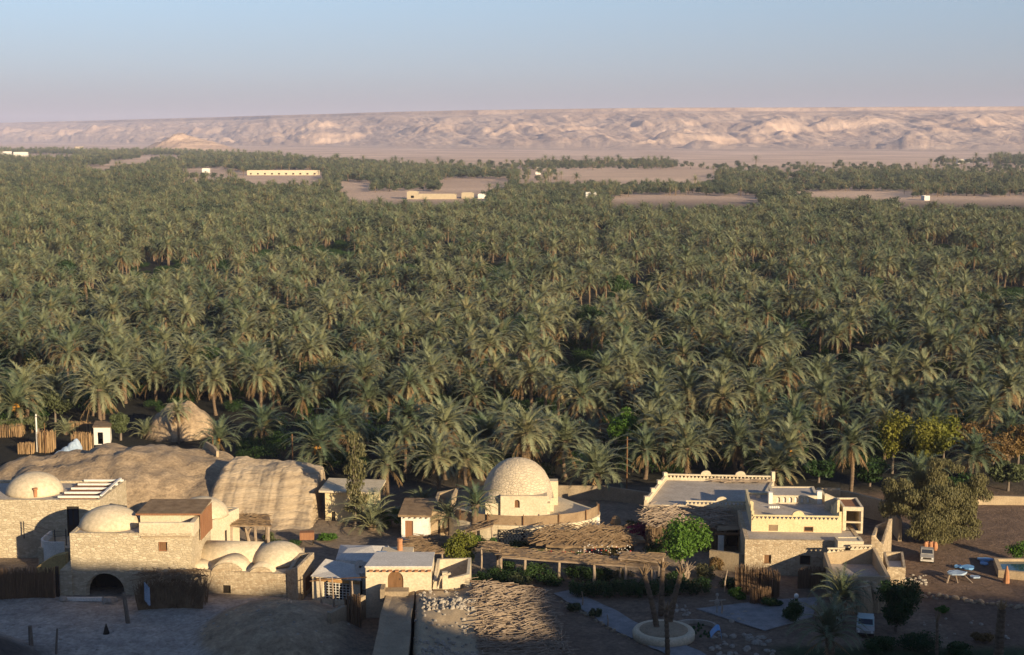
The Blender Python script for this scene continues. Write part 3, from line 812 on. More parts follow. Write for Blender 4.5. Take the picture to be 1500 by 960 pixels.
t6b = house('mud_store', 'low mud walled store with a narrow doorway leaning on the white hut', 'hut', H6b, [2.6, 2.6, 3.6, 3.0], M['mudtan'], M['thatch'], 0.2, {0: [hd]})
panel(t6b, 'door', H6b, 0, hd, -0.4, M['dark'], 0.12)

# ---------------------------------------------------------------- shrine with the great dome
T = 2.2
cxs_, R_ = X(766, 152, 2), 8.4
plan = []
for k in range(21):
    a = math.pi + math.pi * k / 20
    plan.append((cxs_ + R_ * math.cos(a), 151.6 + 5.4 * math.sin(a)))
plan += [(cxs_ + 8.3, 152.4), (X(815, 158.5, 2), 158.8), (X(712, 158.5, 2), 159.2), (cxs_ - 8.2, 153.5)]
ts = thing('domed_shrine', (cxs_, 152, 0), 'great rough stone dome on a rounded terrace with a small arched window', 'shrine')
mb = MB(); mb.prism(plan, -0.4, T - 0.25); mb.prism(inset(plan, -0.06), T - 0.25, T); mb.build('terrace', M['plaster'], ts)
bxl, bxr = X(711, 149.9, 3), X(806, 149.9, 3)
cD = ((bxl + bxr) / 2, 153.7)
DB = [(bxl, 149.9), (bxr, 149.9), (bxr, 157.4), (bxl, 157.4)]
hw = hole(753, 762, 730, 742, DB, 0, T, True)
hw = (hw[0], hw[1], 1.05, 1.95, True)
zs1 = 2.3
mb = MB(); walls(mb, DB, T, T + 1.45, 0.5); mb.build('base', M['plaster'], ts)
# dome shell with squinches: square at the foot, round above
mb = MB(); N = 64; prof = []
for i in range(17):
    q = i / 16; a = math.pi / 2 * q
    prof.append((q, 3.85 * math.cos(a) ** 0.97, T + 1.45 + 4.15 * math.sin(a) ** 1.02))
vs = []; fs = []
rr2 = random.Random(4)
for i, (q, r_, z_) in enumerate(prof):
    for k in range(N):
        a = 2 * math.pi * k / N
        sq = 1.0 / max(abs(math.cos(a)), abs(math.sin(a)))
        kk = max(0.0, 1 - i / 3.5) * 0.55
        rad = r_ * (1 + (min(sq, 1.30) - 1) * kk) + rr2.uniform(-0.035, 0.035)
        if i == 16: rad = 0.12
        vs.append((cD[0] + rad * math.cos(a), cD[1] + rad * math.sin(a), z_ + rr2.uniform(-0.02, 0.02)))
for i in range(16):
    for k in range(N): fs.append((i * N + k, i * N + (k + 1) % N, (i + 1) * N + (k + 1) % N, (i + 1) * N + k))
fs.append(tuple(16 * N + k for k in range(N)))
mb.add(vs, fs); mb.build('dome', M['domestone'], ts, True)
# front bay with the window, and the stepped stub on the right
wb = X(757, 149.7, 4)
FB = [(wb - 1.75, 149.55), (wb + 3.3, 149.55), (wb + 3.3, 151.3), (wb - 1.75, 151.3)]
uw = 1.75
mb = MB(); walls(mb, FB, T, T + 2.35, 0.3, {0: [(uw - .32, uw + .32, 1.05, 1.95, True)]}); mb.prism(inset(FB, 0.1), T + 2.2, T + 2.33); mb.build('window_bay', M['plaster'], ts)
panel(ts, 'window', FB, 0, (uw - .32, uw + .32, 1.05, 1.95), T, M['wood'], 0.2, 0.05, None, 0, True)
mb = MB(); mb.box((bxr + 0.35, 155.4, T), (1.3, 1.2, 2.7)); mb.box((bxr + 0.2, 153.4, T), (0.5, 2.8, 1.5)); mb.build('buttress', M['plaster'], ts)
# reed screen along the front edge
mb = MB(); pposts = []
scr = [plan[k] for k in range(3, 22)]
for k in range(len(scr) - 1):
    a, b_ = Vector(scr[k]), Vector(scr[k + 1]); n_ = (b_ - a).normalized(); s_ = Vector((-n_.y, n_.x)) * 0.05; ins = Vector((-n_.y, n_.x)) * 0.18
    mb.prism([tuple(a + ins), tuple(b_ + ins), tuple(b_ + ins + s_), tuple(a + ins + s_)], T + 0.003, [T + 1.0 + .05 * rr2.random()] * 4)
    if k % 3 == 1: pposts.append((a.x + ins.x * .3, a.y + ins.y * .3))
o = mb.build('reed_screen', M['mat'], ts)
for q in pposts: mb = MB(); mb.box((q[0], q[1], T + .003), (.1, .1, 1.2)); mb.build('screen_post', M['wood'], o)
# pierced panels in the terrace front wall
for k0 in (8, 10):
    mb = MB(); bk = MB()
    A, B = Vector(plan[k0]), Vector(plan[k0 + 2]); d = (B - A).normalized(); nn = Vector((d.y, -d.x))
    L = (B - A).length; a = math.atan2(d.y, d.x)
    off = 0.10 if k0 == 8 else 0.12
    cc = (A + B) / 2 + nn * off
    bk.box((cc.x, cc.y, 0.15), (L, 0.06, 1.6), a); o = bk.build('lattice_shade_panel', M['dark'], ts)  # dark sheet behind the lattice stands for shade in its openings
    for i in range(7):
        for j in range(6):
            u = (i + 0.5 + 0.5 * (j % 2)) * L / 7.5; q = A + d * u + nn * (off + 0.06)
            zc_ = 0.27 + j * 0.26
            for m_ in (1, -1):
                p0 = q + d * (-0.15) * m_; p1 = q + d * 0.15 * m_
                mb.tube([(p0.x, p0.y, zc_ - 0.12), (p1.x, p1.y, zc_ + 0.12)], 0.035, 4)
    mb.build('lattice', M['plaster'], o)
# small buttressed pier at the right end, vents at the left
mb = MB(); mb.box((plan[20][0] - 0.5, 150.2, -.3), (0.7, 0.7, 2.4), 0.2); mb.build('pier', M['white'], ts)

# ---------------------------------------------------------------- wide flat-roofed house on the right with the pierced parapet
RZ = 3.55
A_ = (X(943, 149.8, RZ), 149.8); B_ = (X(1112, 148.8, RZ), 148.8); C_ = (X(1134, 160.6, RZ), 160.6); D_ = (X(973, 161.7, RZ), 161.7)
HB = [A_, B_, C_, D_]
tb = house('wide_house', 'wide flat roofed house with a pierced zigzag parapet behind the round green tree', 'house', HB, RZ, M['plaster'], M['roof'], 0.12)
def corner(mb, p, z, h=0.55, r=0.26): mb.box((p[0], p[1], z), (r * 2, r * 2, h), 0.25, 0.999); mb.lathe((p[0], p[1], z + h), [(r * .8, 0), (r * .3, .25)], 8)
zz = MB()
ip = inset(HB, 0.14)
fx = Vector(ip[0]).lerp(Vector(ip[1]), 0.36)
zigzag(zz, tuple(fx), ip[1], RZ, 0.55, 0.24); zigzag(zz, ip[2], ip[3], RZ, 0.6, 0.24)
for t_ in (0.68,): q = Vector(ip[0]).lerp(Vector(ip[1]), t_); crest(zz, q, math.atan2(ip[1][1] - ip[0][1], ip[1][0] - ip[0][0]), 0.6, 0.25, RZ + 0.54)
for t_ in (0.3, 0.62): q = Vector(ip[2]).lerp(Vector(ip[3]), t_); crest(zz, q, math.atan2(ip[3][1] - ip[2][1], ip[3][0] - ip[2][0]), 0.6, 0.25, RZ + 0.59)
a, b_ = Vector(ip[3]), Vector(ip[0]); d = (b_ - a).normalized(); s_ = Vector((-d.y, d.x)) * 0.13
zz.prism([tuple(a - s_), tuple(b_ - s_), tuple(b_ + s_), tuple(a + s_)], RZ, RZ + 0.42)
for t_ in (0.02, 0.34, 0.66, 0.97): q = a.lerp(b_, t_); zz.box((q.x, q.y, RZ + 0.42), (0.45, 0.45, 0.4), 0.3, 0.97)
for t_ in (1.0,): q = Vector(ip[1]); zz.prism([(q.x - .2, q.y - .2), (q.x + .2, q.y - .2), (q.x + .5, q.y + 3.2), (q.x + .15, q.y + 3.2)], RZ, [RZ + 1.3, RZ + 1.3, RZ + .5, RZ + .5])
q = Vector(ip[2]); zz.box((q.x, q.y, RZ), (0.4, 0.4, 1.1), 0.2)
zz.build('parapet', M['plaster'], tb)
mb = MB(); rr3 = random.Random(12)
for k in range(60):
    u = rr3.uniform(.45, .95); q = Vector(ip[3]).lerp(Vector(ip[2]), u) - Vector((0, rr3.uniform(.4, 1.3))); a = rr3.uniform(-.5, .5)
    mb.tube([(q.x - math.cos(a) * .7, q.y - math.sin(a) * .4, RZ + rr3.uniform(0, .15)), (q.x + math.cos(a) * .7, q.y + math.sin(a) * .4, RZ + rr3.uniform(0.05, .4))], .04, 4)
mb.build('stacked_branches', M['stick'], tb)

def stick_pile(mb, quadp, n, z, l=(1.2, 2.8), r=(0.025, 0.06), dirn=None, spread=0.6, lift=0.25, rs=None):
    """n loose sticks lying over a (possibly sloping) quad of 3-D corners"""
    rs = rs or random.Random(n)
    c = [Vector(p) for p in quadp]
    for _ in range(n):
        u, v = rs.random(), rs.random()
        p = (c[0] * (1 - u) + c[1] * u) * (1 - v) + (c[3] * (1 - u) + c[2] * u) * v
        a = (dirn if dirn is not None else rs.uniform(0, math.pi)) + rs.uniform(-spread, spread)
        L = rs.uniform(*l) / 2; e1 = (c[1] - c[0]).normalized(); e2 = (c[3] - c[0]).normalized()
        dv = e1 * math.cos(a) + e2 * math.sin(a)
        h0, h1 = rs.uniform(0, lift), rs.uniform(0, lift)
        m_ = dv.cross(Vector((0, 0, 1))) * rs.uniform(-.15, .15)
        mb.tube([p - dv * L + Vector((0, 0, h0 + z)), p + m_ + Vector((0, 0, (h0 + h1) / 2 + z + .05)), p + dv * L + Vector((0, 0, h1 + z))], rs.uniform(*r), 4)

# stick-roofed lean-to in front of it
fa, fb_ = (X(946, 145.4, 2.2), 145.4), (X(1108, 143.6, 2.2), 143.6)
tl = thing('brush_shed', ((fa[0] + fb_[0]) / 2, 146, 0), 'sprawling shed roofed with loose palm branches in front of the wide flat roofed house', 'shed')
q3 = [(fa[0], fa[1], 2.5), (X(1062, 143.9, 2.4), 144.3, 2.5), (X(1062, 149.5, 3.2), 148.7, 3.0), (A_[0] + .3, 149.6, 3.1)]
mb = MB(); mb.add([(p[0], p[1], p[2] - .12) for p in q3] + [tuple(p) for p in q3], [(3, 2, 1, 0), (4, 5, 6, 7), (0, 1, 5, 4), (1, 2, 6, 5), (2, 3, 7, 6), (3, 0, 4, 7)])
stick_pile(mb, q3, 520, 0.0, (1.0, 3.2), (.025, .06), 0.2, 1.0, 0.5); mb.build('branch_roof', M['stick'], tl)
mb = MB(); mb.box(((fa[0] + X(1062, 144, 1)) / 2, 145.2, -.3), (X(1062, 144, 1) - fa[0], 0.2, 2.7), -0.1)
rs = random.Random(3)
for k in range(150):
    u = rs.random(); xx = fa[0] + (X(1062, 144, 1) - fa[0]) * u; mb.tube([(xx, 145.3 - u * 1.0 - rs.uniform(.0, .3), 0), (xx + rs.uniform(-.3, .3), 145.1 - u * 1.0, rs.uniform(2.0, 2.7))], rs.uniform(.02, .05), 4)
mb.build('branch_wall', M['thatch'], tl)
q4 = [(X(1050, 143.4, 2), 143.4, 2.35), (fb_[0], 143.0, 2.3), (B_[0] - .2, 148.2, 2.9), (X(1056, 148, 2), 148.4, 2.9)]
mb = MB(); nn_ = 10; rs = random.Random(9)
for i in range(nn_ + 1):
    for j in range(nn_ + 1):
        u, v = i / nn_, j / nn_
        p = (Vector(q4[0]) * (1 - u) + Vector(q4[1]) * u) * (1 - v) + (Vector(q4[3]) * (1 - u) + Vector(q4[2]) * u) * v
        s_ = math.sin(v * 9.5 + u * 1.5) * .22 + rs.uniform(-.05, .05)
        mb.v.append((p.x, p.y, p.z + s_ + .12))
for i in range(nn_):
    for j in range(nn_): a = i * (nn_ + 1) + j; mb.f.append((a, a + nn_ + 1, a + nn_ + 2, a + 1))
k = len(mb.v); mb.v += [(p[0], p[1], p[2] - .07) for p in mb.v[:k]]; mb.f += [tuple(i + k for i in reversed(f)) for f in mb.f[:]]
mb.build('sagging_cover', M['mat'], tl, True)
mb = MB(); xw = X(1056, 142.8, 1); mb.box((xw, 142.9, -.3), (0.55, 0.5, 2.4)); mb.build('pillar', M['white'], tl)
mb = MB(); mb.box(((xw + fb_[0]) / 2, 142.95, 2.12), (fb_[0] - xw + 1.2, 0.3, 0.22), -.03); mb.build('beam', M['wood'], tl); mb = MB(); mb.box((X(1087, 146), 146.3, -.3), (3.2, .3, 2.5)); mb.build('shed_shade_panel', M['dark'], tl)  # near-black panel behind the opening stands in for the shed's inner shade

# ---------------------------------------------------------------- two-storey house with terrace roofs
tc_ = thing('terraced_house', (X(1170, 140), 141, 0), 'stepped two level house with pierced parapets and white roof niches', 'house')
ax0, ax1 = X(1092, 136, 3.6), X(1262, 136, 3.6)
LOW = [(ax0, 136.2), (ax1, 135.6), (ax1 + .6, 147.0), (ax0 + 1.0, 147.4)]
h1 = hole(1172, 1188, 814, 828, LOW, 0, -.4); h2 = hole(1118, 1130, 813, 826, LOW, 0, -.4)
mb = MB(); walls(mb, LOW, -.4, 3.6, .4, {0: [h2, h1]}); mb.build('lower_wall', M['stone2'], tc_)
panel(tc_, 'window', LOW, 0, h1, -.4, M['dark'], .22, .05, M['wood']); panel(tc_, 'window', LOW, 0, h2, -.4, M['wood'], .22, .05, M['wood'])
mb = MB(); mb.prism(inset(LOW, .2), 3.35, 3.55); mb.build('lower_roof', M['roof'], tc_)
ux0, ux1 = X(1101, 139.2, 4.6), X(1232, 139, 4.6)
UP = [(ux0, 139.3), (ux1, 138.7), (ux1 + .5, 150.2), (ux0 + 1.2, 150.6)]
w1 = hole(1125, 1139, 769, 778, UP, 0, 3.4); w2 = hole(1177, 1191, 773, 781, UP, 0, 3.4)
w1 = (w1[0], w1[1], max(.2, w1[2]), max(.85, w1[3])); w2 = (w2[0], w2[1], max(.2, w2[2]), max(.75, w2[3]))
mb = MB(); walls(mb, UP, 3.4, 4.72, .35, {0: [w1, w2]}); mb.build('upper_wall', M['cream'], tc_)
panel(tc_, 'window', UP, 0, w1, 3.4, M['mat'], .05, .05, None); panel(tc_, 'window', UP, 0, w2, 3.4, M['dark'], .15, .05, M['redwood'])
mb = MB(); mb.prism(inset(UP, .17), 4.35, 4.55); mb.build('upper_roof', M['roof'], tc_)
zz = MB(); ip = inset(UP, .13); zigzag(zz, ip[0], ip[1], 4.72, .55, .24, .4)
q = Vector(ip[0]).lerp(Vector(ip[1]), .52); crest(zz, q, -.05, .6, .25, 5.26)
def ramp_wall(a, b_, z, h0, h1, t=.26):
    a, b_ = Vector(a), Vector(b_); d = (b_ - a).normalized(); s_ = Vector((-d.y, d.x)) * t / 2
    zz.prism([tuple(a - s_), tuple(b_ - s_), tuple(b_ + s_), tuple(a + s_)], z, [z + h0, z + h1, z + h1, z + h0])
L_ = Vector(ip[3]) - Vector(ip[0]); R2 = Vector(ip[2]) - Vector(ip[1])
ramp_wall(ip[0], Vector(ip[0]) + L_ * .12, 4.72, .95, .6); ramp_wall(Vector(ip[0]) + L_ * .12, Vector(ip[0]) + L_ * .26, 4.72, 1.5, .6); ramp_wall(Vector(ip[0]) + L_ * .26, Vector(ip[0]) + L_ * .4, 4.72, 1.2, .4); ramp_wall(Vector(ip[0]) + L_ * .4, ip[3], 4.72, .4, .4)
ramp_wall(ip[1], Vector(ip[1]) + R2 * .1, 4.72, 1.0, .55); ramp_wall(Vector(ip[1]) + R2 * .1, Vector(ip[1]) + R2 * .28, 4.72, 1.9, .9); ramp_wall(Vector(ip[1]) + R2 * .28, ip[2], 4.72, .5, .4)
zz.build('parapet', M['cream'], tc_)
# niche block at the back of the roof
bx0, bx1 = X(1131, 146, 5), X(1199, 146, 5)
NB = [(bx0, 146.4), (bx1, 146.2), (bx1 + .4, 150.3), (bx0 + .4, 150.4)]
Ln = bx1 - bx0; hs = []
for k in range(6): u = .55 + k * (Ln - 1.1) / 6; hs.append((u, u + (Ln - 1.1) / 6 - .28, .12, .72, True))
mb = MB(); walls(mb, NB, 4.56, 5.45, .3, {0: hs}); mb.build('niche_block', M['plaster'], tc_)
mb = MB(); mb.prism(inset(NB, .15), 5.2, 5.36); mb.build('block_roof', M['roof'], tc_)
mb = MB()
for h_ in hs: q, a = edge_pt(NB, 0, (h_[0] + h_[1]) / 2, .2); mb.box((q[0], q[1], 4.62), (h_[1] - h_[0], .06, .68), a)
mb.build('niche_back', M['white'], tc_)
for q in ((bx1 + .15, 146.5, .5, 1.35), (bx0 - .1, 146.6, .4, 1.2)): mb = MB(); mb.box((q[0], q[1], 4.56), (q[2], .6, q[3])); mb.build('corner_post', M['white'], tc_)
# roof stones
mb = MB(); rs = random.Random(5)
for k in range(5): xx = X(1128 + 3 * k, 144.5, 4.6); mb.lathe((xx, 144.6 + rs.uniform(-.1, .1), 4.55), [(.14, 0), (.16, .1), (.08, .2)], 7, 1, .2, k)
mb.build('roof_stone', M['white'], tc_)
# open turret at the right end
tx0, tx1 = X(1233, 140, 4.5), X(1262, 140, 4.5)
TT = [(tx0, 139.6), (tx1, 139.4), (tx1 + .3, 143.4), (tx0 + .2, 143.4)]
Lt = tx1 - tx0
mb = MB(); walls(mb, TT, 3.3, 6.0, .22, {0: [(.2, Lt - .2, .25, 1.05), (.2, Lt - .2, 1.2, 2.3)]}); mb.build('turret', M['plaster'], tc_)
mb = MB(); mb.prism(inset(TT, .1), 5.7, 5.85); mb.build('turret_roof', M['redwood'], tc_)
mb = MB(); mb.prism([(tx0 - 1.0, 143.5), (tx0 + 1.0, 143.5), (tx0 + 1.2, 144.0), (tx0 - .8, 144.0)], 4.5, [6.3, 5.4, 5.4, 6.3]); mb.build('gable_crest', M['plaster'], tc_)
# plaster cube on the lower roof
cx0, cx1 = X(1226, 134.6, 3), X(1263, 134.6, 3)
CB = [(cx0, 134.3), (cx1, 134.1), (cx1 + .1, 135.9), (cx0, 135.9)]
hw = hole(1236, 1246, 803, 809, CB, 0, -.3)
mb = MB(); walls(mb, CB, -.3, 4.0, .3, {0: [hw]}); mb.prism(inset(CB, .15), 3.75, 3.93); mb.build('porch_block', M['plaster'], tc_)
panel(tc_, 'window', CB, 0, hw, -.3, M['dark'], .12)

# ---------------------------------------------------------------- small roofless court house at the right end
tcx = thing('courtyard_house', (X(1262, 132), 131, 0), 'low house with sunken roof and lit brick corner box at the right end', 'house')
K = [(X(1218, 127.5, 2), 127.5), (X(1304, 127.0, 2), 127.0), (X(1281, 133.8, 2), 133.8), (X(1206, 134, 2), 134.0)]
mb = MB(); walls(mb, K, -.4, [2.6, 2.7, 3.5, 2.95], .3); mb.build('wall', M['mudtan'], tcx)
mb = MB(); mb.prism(inset(K, .15), 1.7, 1.9); mb.build('roof', M['roof'], tcx)
zz = MB(); ki = inset(K, .13); zigzag(zz, (ki[3][0] + .2, ki[3][1]), (ki[3][0] + 1.9, ki[3][1]), 2.96, .5, .2, .4); zigzag(zz, (ki[2][0] - 2.3, ki[2][1]), (ki[2][0] - .2, ki[2][1]), 3.3, .5, .2, .4); zz.build('parapet', M['plaster'], tcx)
BX = [(X(1301, 129, 2), 129.4), (X(1327, 129, 2), 129.2), (X(1324, 134, 2), 134.4), (X(1295, 134, 2), 134.4)]
mb = MB(); walls(mb, BX, -.4, 2.9, .22); mb.build('brick_box', M['stone2'], tcx)
mb = MB(); mb.prism(inset(BX, .1), 1.9, 2.05); mb.build('box_floor', M['white'], tcx)
# stone tower stub with stepped corners
tw = thing('stepped_tower', (X(1290, 139), 139, 0), 'stub of a stone tower with swept up corners behind the courtyard house', 'tower')
K2 = [(X(1277, 137, 3), 137.2), (X(1294, 137, 3), 137.0), (X(1308, 141.8, 3), 142.2), (X(1284, 142, 3), 142.4)]
mb = MB(); walls(mb, K2, -.4, [3.7, 2.9, 4.1, 3.3], .3); mb.prism(inset(K2, .15), 2.2, 2.4); mb.build('wall', M['stone2'], tw)

# ---------------------------------------------------------------- walls
def wall_thing(name, label, pts, h, mat, t=.35, cat='wall', z0=None):
    o_ = MB()
    for k in range(len(pts) - 1):
        a, b_ = Vector(pts[k]), Vector(pts[k + 1]); d = (b_ - a).normalized(); s_ = Vector((-d.y, d.x)) * t / 2
        h0 = h[k] if isinstance(h, list) else h; h1 = h[k + 1] if isinstance(h, list) else h
        g0, g1 = G(*a) if z0 is None else z0, G(*b_) if z0 is None else z0
        ex = d * (.004 * (k % 2))
        o_.prism([tuple(a - s_ + ex), tuple(b_ - s_), tuple(b_ + s_), tuple(a + s_ + ex)], [g0 - .4, g1 - .4, g1 - .4, g0 - .4], [g0 + h0, g1 + h1, g1 + h1, g0 + h0])
    return tag(o_.build(name, mat), label, cat)
wall_thing('boundary_wall', 'long mud garden wall behind the terraced house on the right', [(X(1196, 160), 160.5), (X(1242, 159), 159.3), (X(1300, 155), 155.5), (X(1318, 148), 148)], [2.7, 2.6, 2.4, 2.4], M['mudtan'])
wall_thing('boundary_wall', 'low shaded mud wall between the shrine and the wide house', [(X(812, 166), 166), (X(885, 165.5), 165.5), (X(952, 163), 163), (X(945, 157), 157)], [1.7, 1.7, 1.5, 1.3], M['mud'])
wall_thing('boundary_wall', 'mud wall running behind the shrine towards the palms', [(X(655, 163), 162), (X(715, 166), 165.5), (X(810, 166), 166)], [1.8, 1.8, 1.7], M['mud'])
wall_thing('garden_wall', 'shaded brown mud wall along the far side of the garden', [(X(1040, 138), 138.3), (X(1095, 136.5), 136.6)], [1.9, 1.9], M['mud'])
wall_thing('garden_wall', 'low wall along the edge of the palm grove on the far right', [(X(1392, 163), 163), (X(1440, 163), 163.5), (X(1530, 162), 163)], [.9, 1.1, 1.0], M['mudtan'])
wall_thing('curved_wall', 'short curved mud wall at the foot of the left mound', [(X(293, 176, 2), 178), (X(300, 173, 1), 174.5), (X(312, 170, 1), 171.5), (X(320, 170, 1), 170.0)], [1.0, 1.0, .9, .7], M['mudtan'], .3)

# arched gate in the boundary wall
ga = MB(); GP = [(X(1196, 158), 158.2), (X(1229, 158), 158.0), (X(1231, 158.5), 158.9), (X(1198, 158.5), 159.1)]
hg = (.5, 1.9, .3, 2.7, True)
tg = thing('arched_gate', (X(1212, 158), 158.5, 0), 'arched gateway with a dark opening behind the terraced house', 'gate'); walls(ga, GP, -.4, 3.1, .25, {0: [hg]}); ga.build('wall', M['mudtan'], tg); panel(tg, 'door', GP, 0, hg, -.4, M['dark'], .12, .06, None, 0, True)

# ---------------------------------------------------------------- house with the arched brown door in the centre
P3 = [(X(536, 123.5, 3), 123.5), (X(632, 123.5, 3), 123.5), (X(636, 127.6, 3), 127.8), (X(552, 128, 3), 127.8)]
hd = hole(567, 591, 837, 864, P3, 0, -.4, True); hs_ = (0.9, 1.6, hd[2], hd[3] + .2, True)
t9 = house('arched_door_house', 'small plastered house with an arched brown door and a row of roof beam ends', 'house', P3, 4.70, M['plaster'], M['roofw'], .10, {0: [hd], 1: [hs_]})
o = panel(t9, 'door', P3, 0, hd, -.4, M['wood'], .12, .06, None, 0, True)
mb = MB(); q, a = edge_pt(P3, 0, hd[1] - .3, .08); mb.box((q[0], q[1], -.4 + hd[2] + .9), (.08, .06, .12), a); mb.build('handle', M['iron'], o)
panel(t9, 'side_door', P3, 1, hs_, -.4, M['redwood'], .1, .06, None, 0, True)
mb = MB(); mb.prism(inset(P3, -.06), 4.703, 4.83); mb.build('roof_slab', M['roofw'], t9)
for k in range(10): mb = MB(); q, a = edge_pt(P3, 0, .5 + k * .58, -.16); mb.box((q[0], q[1], 4.38), (.3, .42, .12), a); mb.build('beam_end', M['clay'], t9)
P3b = [(X(633, 124, 3) + .05, 123.9), (X(688, 124, 3), 123.7), (X(690, 128, 3), 128.8), (X(640, 128, 3), 128.8)]
tb2 = thing('roofless_annexe', (X(662, 125), 126, 0), 'roofless plastered annexe to the right of the arched door house', 'annexe')
mb = MB(); hb_ = hole(674, 682, 851, 858, P3b, 0, -.4, True); walls(mb, P3b, -.4, [3.2, 4.0, 4.0, 3.9], .28, {0: [(hb_[0], hb_[1], 2.9, 3.5, True)]}); mb.build('wall', M['plaster'], tb2)
mb = MB(); mb.box((X(652, 123.4, 3), 123.45, 2.8), (.5, .5, 1.5), .1); mb.tube([(X(641, 123, 3), 123.1, 2.9), (X(646, 123, 3), 123.2, 3.9), (X(660, 123, 3), 123.2, 4.25)], .12, 7); mb.build('spout', M['plaster'], tb2)

# low white roofs and the barred window left of it
P8 = [(X(457, 127.5, 2), 127.6), (X(527, 126, 2), 126.4), (X(519, 131, 2), 131.0), (X(474, 132, 2), 132.0)]
t8 = thing('pale_roof_house', (X(495, 128), 129, 0), 'low house with pale hipped roofs and a tall barred window beside the arched door house', 'house')
hb1 = (1.1, 4.2, .9, 2.55)
mb = MB(); walls(mb, P8, -.4, 2.6, .3, {0: [hb1]}); mb.build('wall', M['plaster'], t8)
pk = (X(478, 131, 3), 130.6); mb = MB(); rp = inset(P8, -.12)
mb.add([(p[0], p[1], 2.6) for p in rp] + [(pk[0], pk[1], 3.35), (X(512, 130, 3), 129.8, 3.0)], [(0, 1, 5, 4), (1, 2, 5), (2, 3, 4, 5), (3, 0, 4), (3, 2, 1, 0)])
mb.build('roof', M['roofw'], t8)
mb = MB(); q, a = edge_pt(P8, 0, 2.5, -.04); mb.box((q[0], q[1], 2.2), (4.4, .1, .26), a); mb.build('lintel', M['orangewood'], t8)
mb = MB()
for k in range(9): q, a = edge_pt(P8, 0, hb1[0] + .18 + k * .34, .1); mb.box((q[0], q[1], .5), (.05, .05, 1.7), a)
for k in range(6): q, a = edge_pt(P8, 0, (hb1[0] + hb1[1]) / 2, .1); mb.box((q[0], q[1], .72 + k * .26), (hb1[1] - hb1[0], .045, .04), a)
mb.build('window_grille', M['white'], t8)
q, a = edge_pt(P8, 0, 2.6, .9); mb = MB(); mb.box((q[0], q[1], .2), (4.0, .1, 2.2), a); mb.build('room_shade_panel', M['dark'], t8)  # dark panel behind the grille stands in for the unlit room
P8b = [(X(492, 132.5, 2), 132.4), (X(556, 131, 2), 131.4), (X(570, 137, 2), 137.0), (X(498, 137, 2), 137.4)]
t8b = house('pale_roof_store', 'pale flat roofed store with a red clay chimney behind the arched door house', 'house', P8b, 2.7, M['white'], M['roofw'], .1)
mb = MB(); mb.box((X(582, 134, 2), 134.6, -.3), (3.0, 2.2, 3.3)); mb.build('chimney_block', M['plaster'], t8b)
mb = MB(); mb.lathe((X(586, 134.6, 3), 134.6, 2.95), [(.28, 0), (.24, .9), (.28, .95), (.28, 1.2)], 10); mb.build('chimney', M['clay'], t8b)
mb = MB(); mb.lathe((X(560, 133, 3), 133.2, 2.95), [(.7, 0), (.75, .1), (.5, .25)], 14); mb.build('water_tank_lid', M['bluepale'], t8b)
mb = MB(); rp = P8b; mb.add([(rp[0][0], rp[0][1], 2.72), (rp[1][0], rp[1][1], 2.72), (rp[2][0], rp[2][1], 2.72), (rp[3][0], rp[3][1], 2.72), (X(545, 135, 3), 134.8, 3.4), (X(510, 135, 3), 135, 3.1)], [(0, 1, 4, 5), (1, 2, 4), (2, 3, 5, 4), (3, 0, 5)]); mb.build('hipped_top', M['roofw'], t8b)
# satellite dish on the pale roof
sd = thing('satellite_dish', (X(528, 128.5, 3), 128.3, 2.6), 'small grey satellite dish on the pale roof edge', 'dish')
mb = MB(); c_ = Vector((X(528, 128.5, 3), 128.3, 3.25)); ax = Vector((.5, -.75, .45)).normalized(); u_ = ax.cross(Vector((0, 0, 1))).normalized(); w_ = ax.cross(u_)
vs = []; fs = []
for i in range(5):
    r_ = .12 + .13 * i
    for k in range(16): a = 2 * math.pi * k / 16; vs.append(tuple(c_ + (u_ * math.cos(a) + w_ * math.sin(a)) * r_ + ax * (r_ * r_ * .35)))
for i in range(4):
    for k in range(16): fs.append((i * 16 + k, i * 16 + (k + 1) % 16, (i + 1) * 16 + (k + 1) % 16, (i + 1) * 16 + k))
fs.append(tuple(range(16))); mb.add(vs, fs); mb.build('reflector', M['roofw'], sd, True)
mb = MB(); mb.tube([(c_.x, c_.y, 2.6), tuple(c_)], .04, 6); mb.tube([tuple(c_), tuple(c_ + ax * .6)], .02, 4); mb.build('mast', M['iron'], sd)
# leaning poles with a rail in front of the barred window
rs = random.Random(8)
tp = thing('pole_frame', (X(490, 124.5), 124.6, 0), 'frame of crooked poles and a long rail before the barred window', 'frame')
mb = MB()
for px_, d_, top in ((470, 125.3, 3.2), (488, 125.0, 3.3), (514, 123.9, 3.3), (517, 123.6, 3.4)):
    xx = X(px_, d_, 2); mb.tube([(xx + .1, d_, -.2), (xx, d_, 1.6), (xx - .08, d_ + .05, top)], [.11, .09, .07], 6)
mb.build('pole', M['stick'], tp)
mb = MB(); mb.tube([(X(455, 126, 3), 125.6, 2.75), (X(490, 125, 3), 125.05, 3.15), (X(538, 123.3, 3), 123.0, 3.95)], .055, 6); mb.build('rail', M['wood'], tp)
wall_thing('lane_wall', 'low stone topped mud wall slanting down to the lane', [(X(533, 123, 1), 123.2), (X(482, 118.5, 1), 118.7)], [2.2, .9], M['mud'], .4)
tt_ = MB(); rs = random.Random(18)
for k in range(60):
    u = rs.random(); xx = X(506 + 22 * u, 120.5, 1); tt_.tube([(xx, 120.6 + rs.uniform(-.3, .3), -.2), (xx + rs.uniform(-.2, .2), 120.8 + rs.uniform(-.2, .2), rs.uniform(2.0, 3.2))], rs.uniform(.03, .07), 5)
tag(tt_.build('cane_bundle', M['reed']), 'dark upright bundle of canes leaning at the mouth of the lane', 'canes')

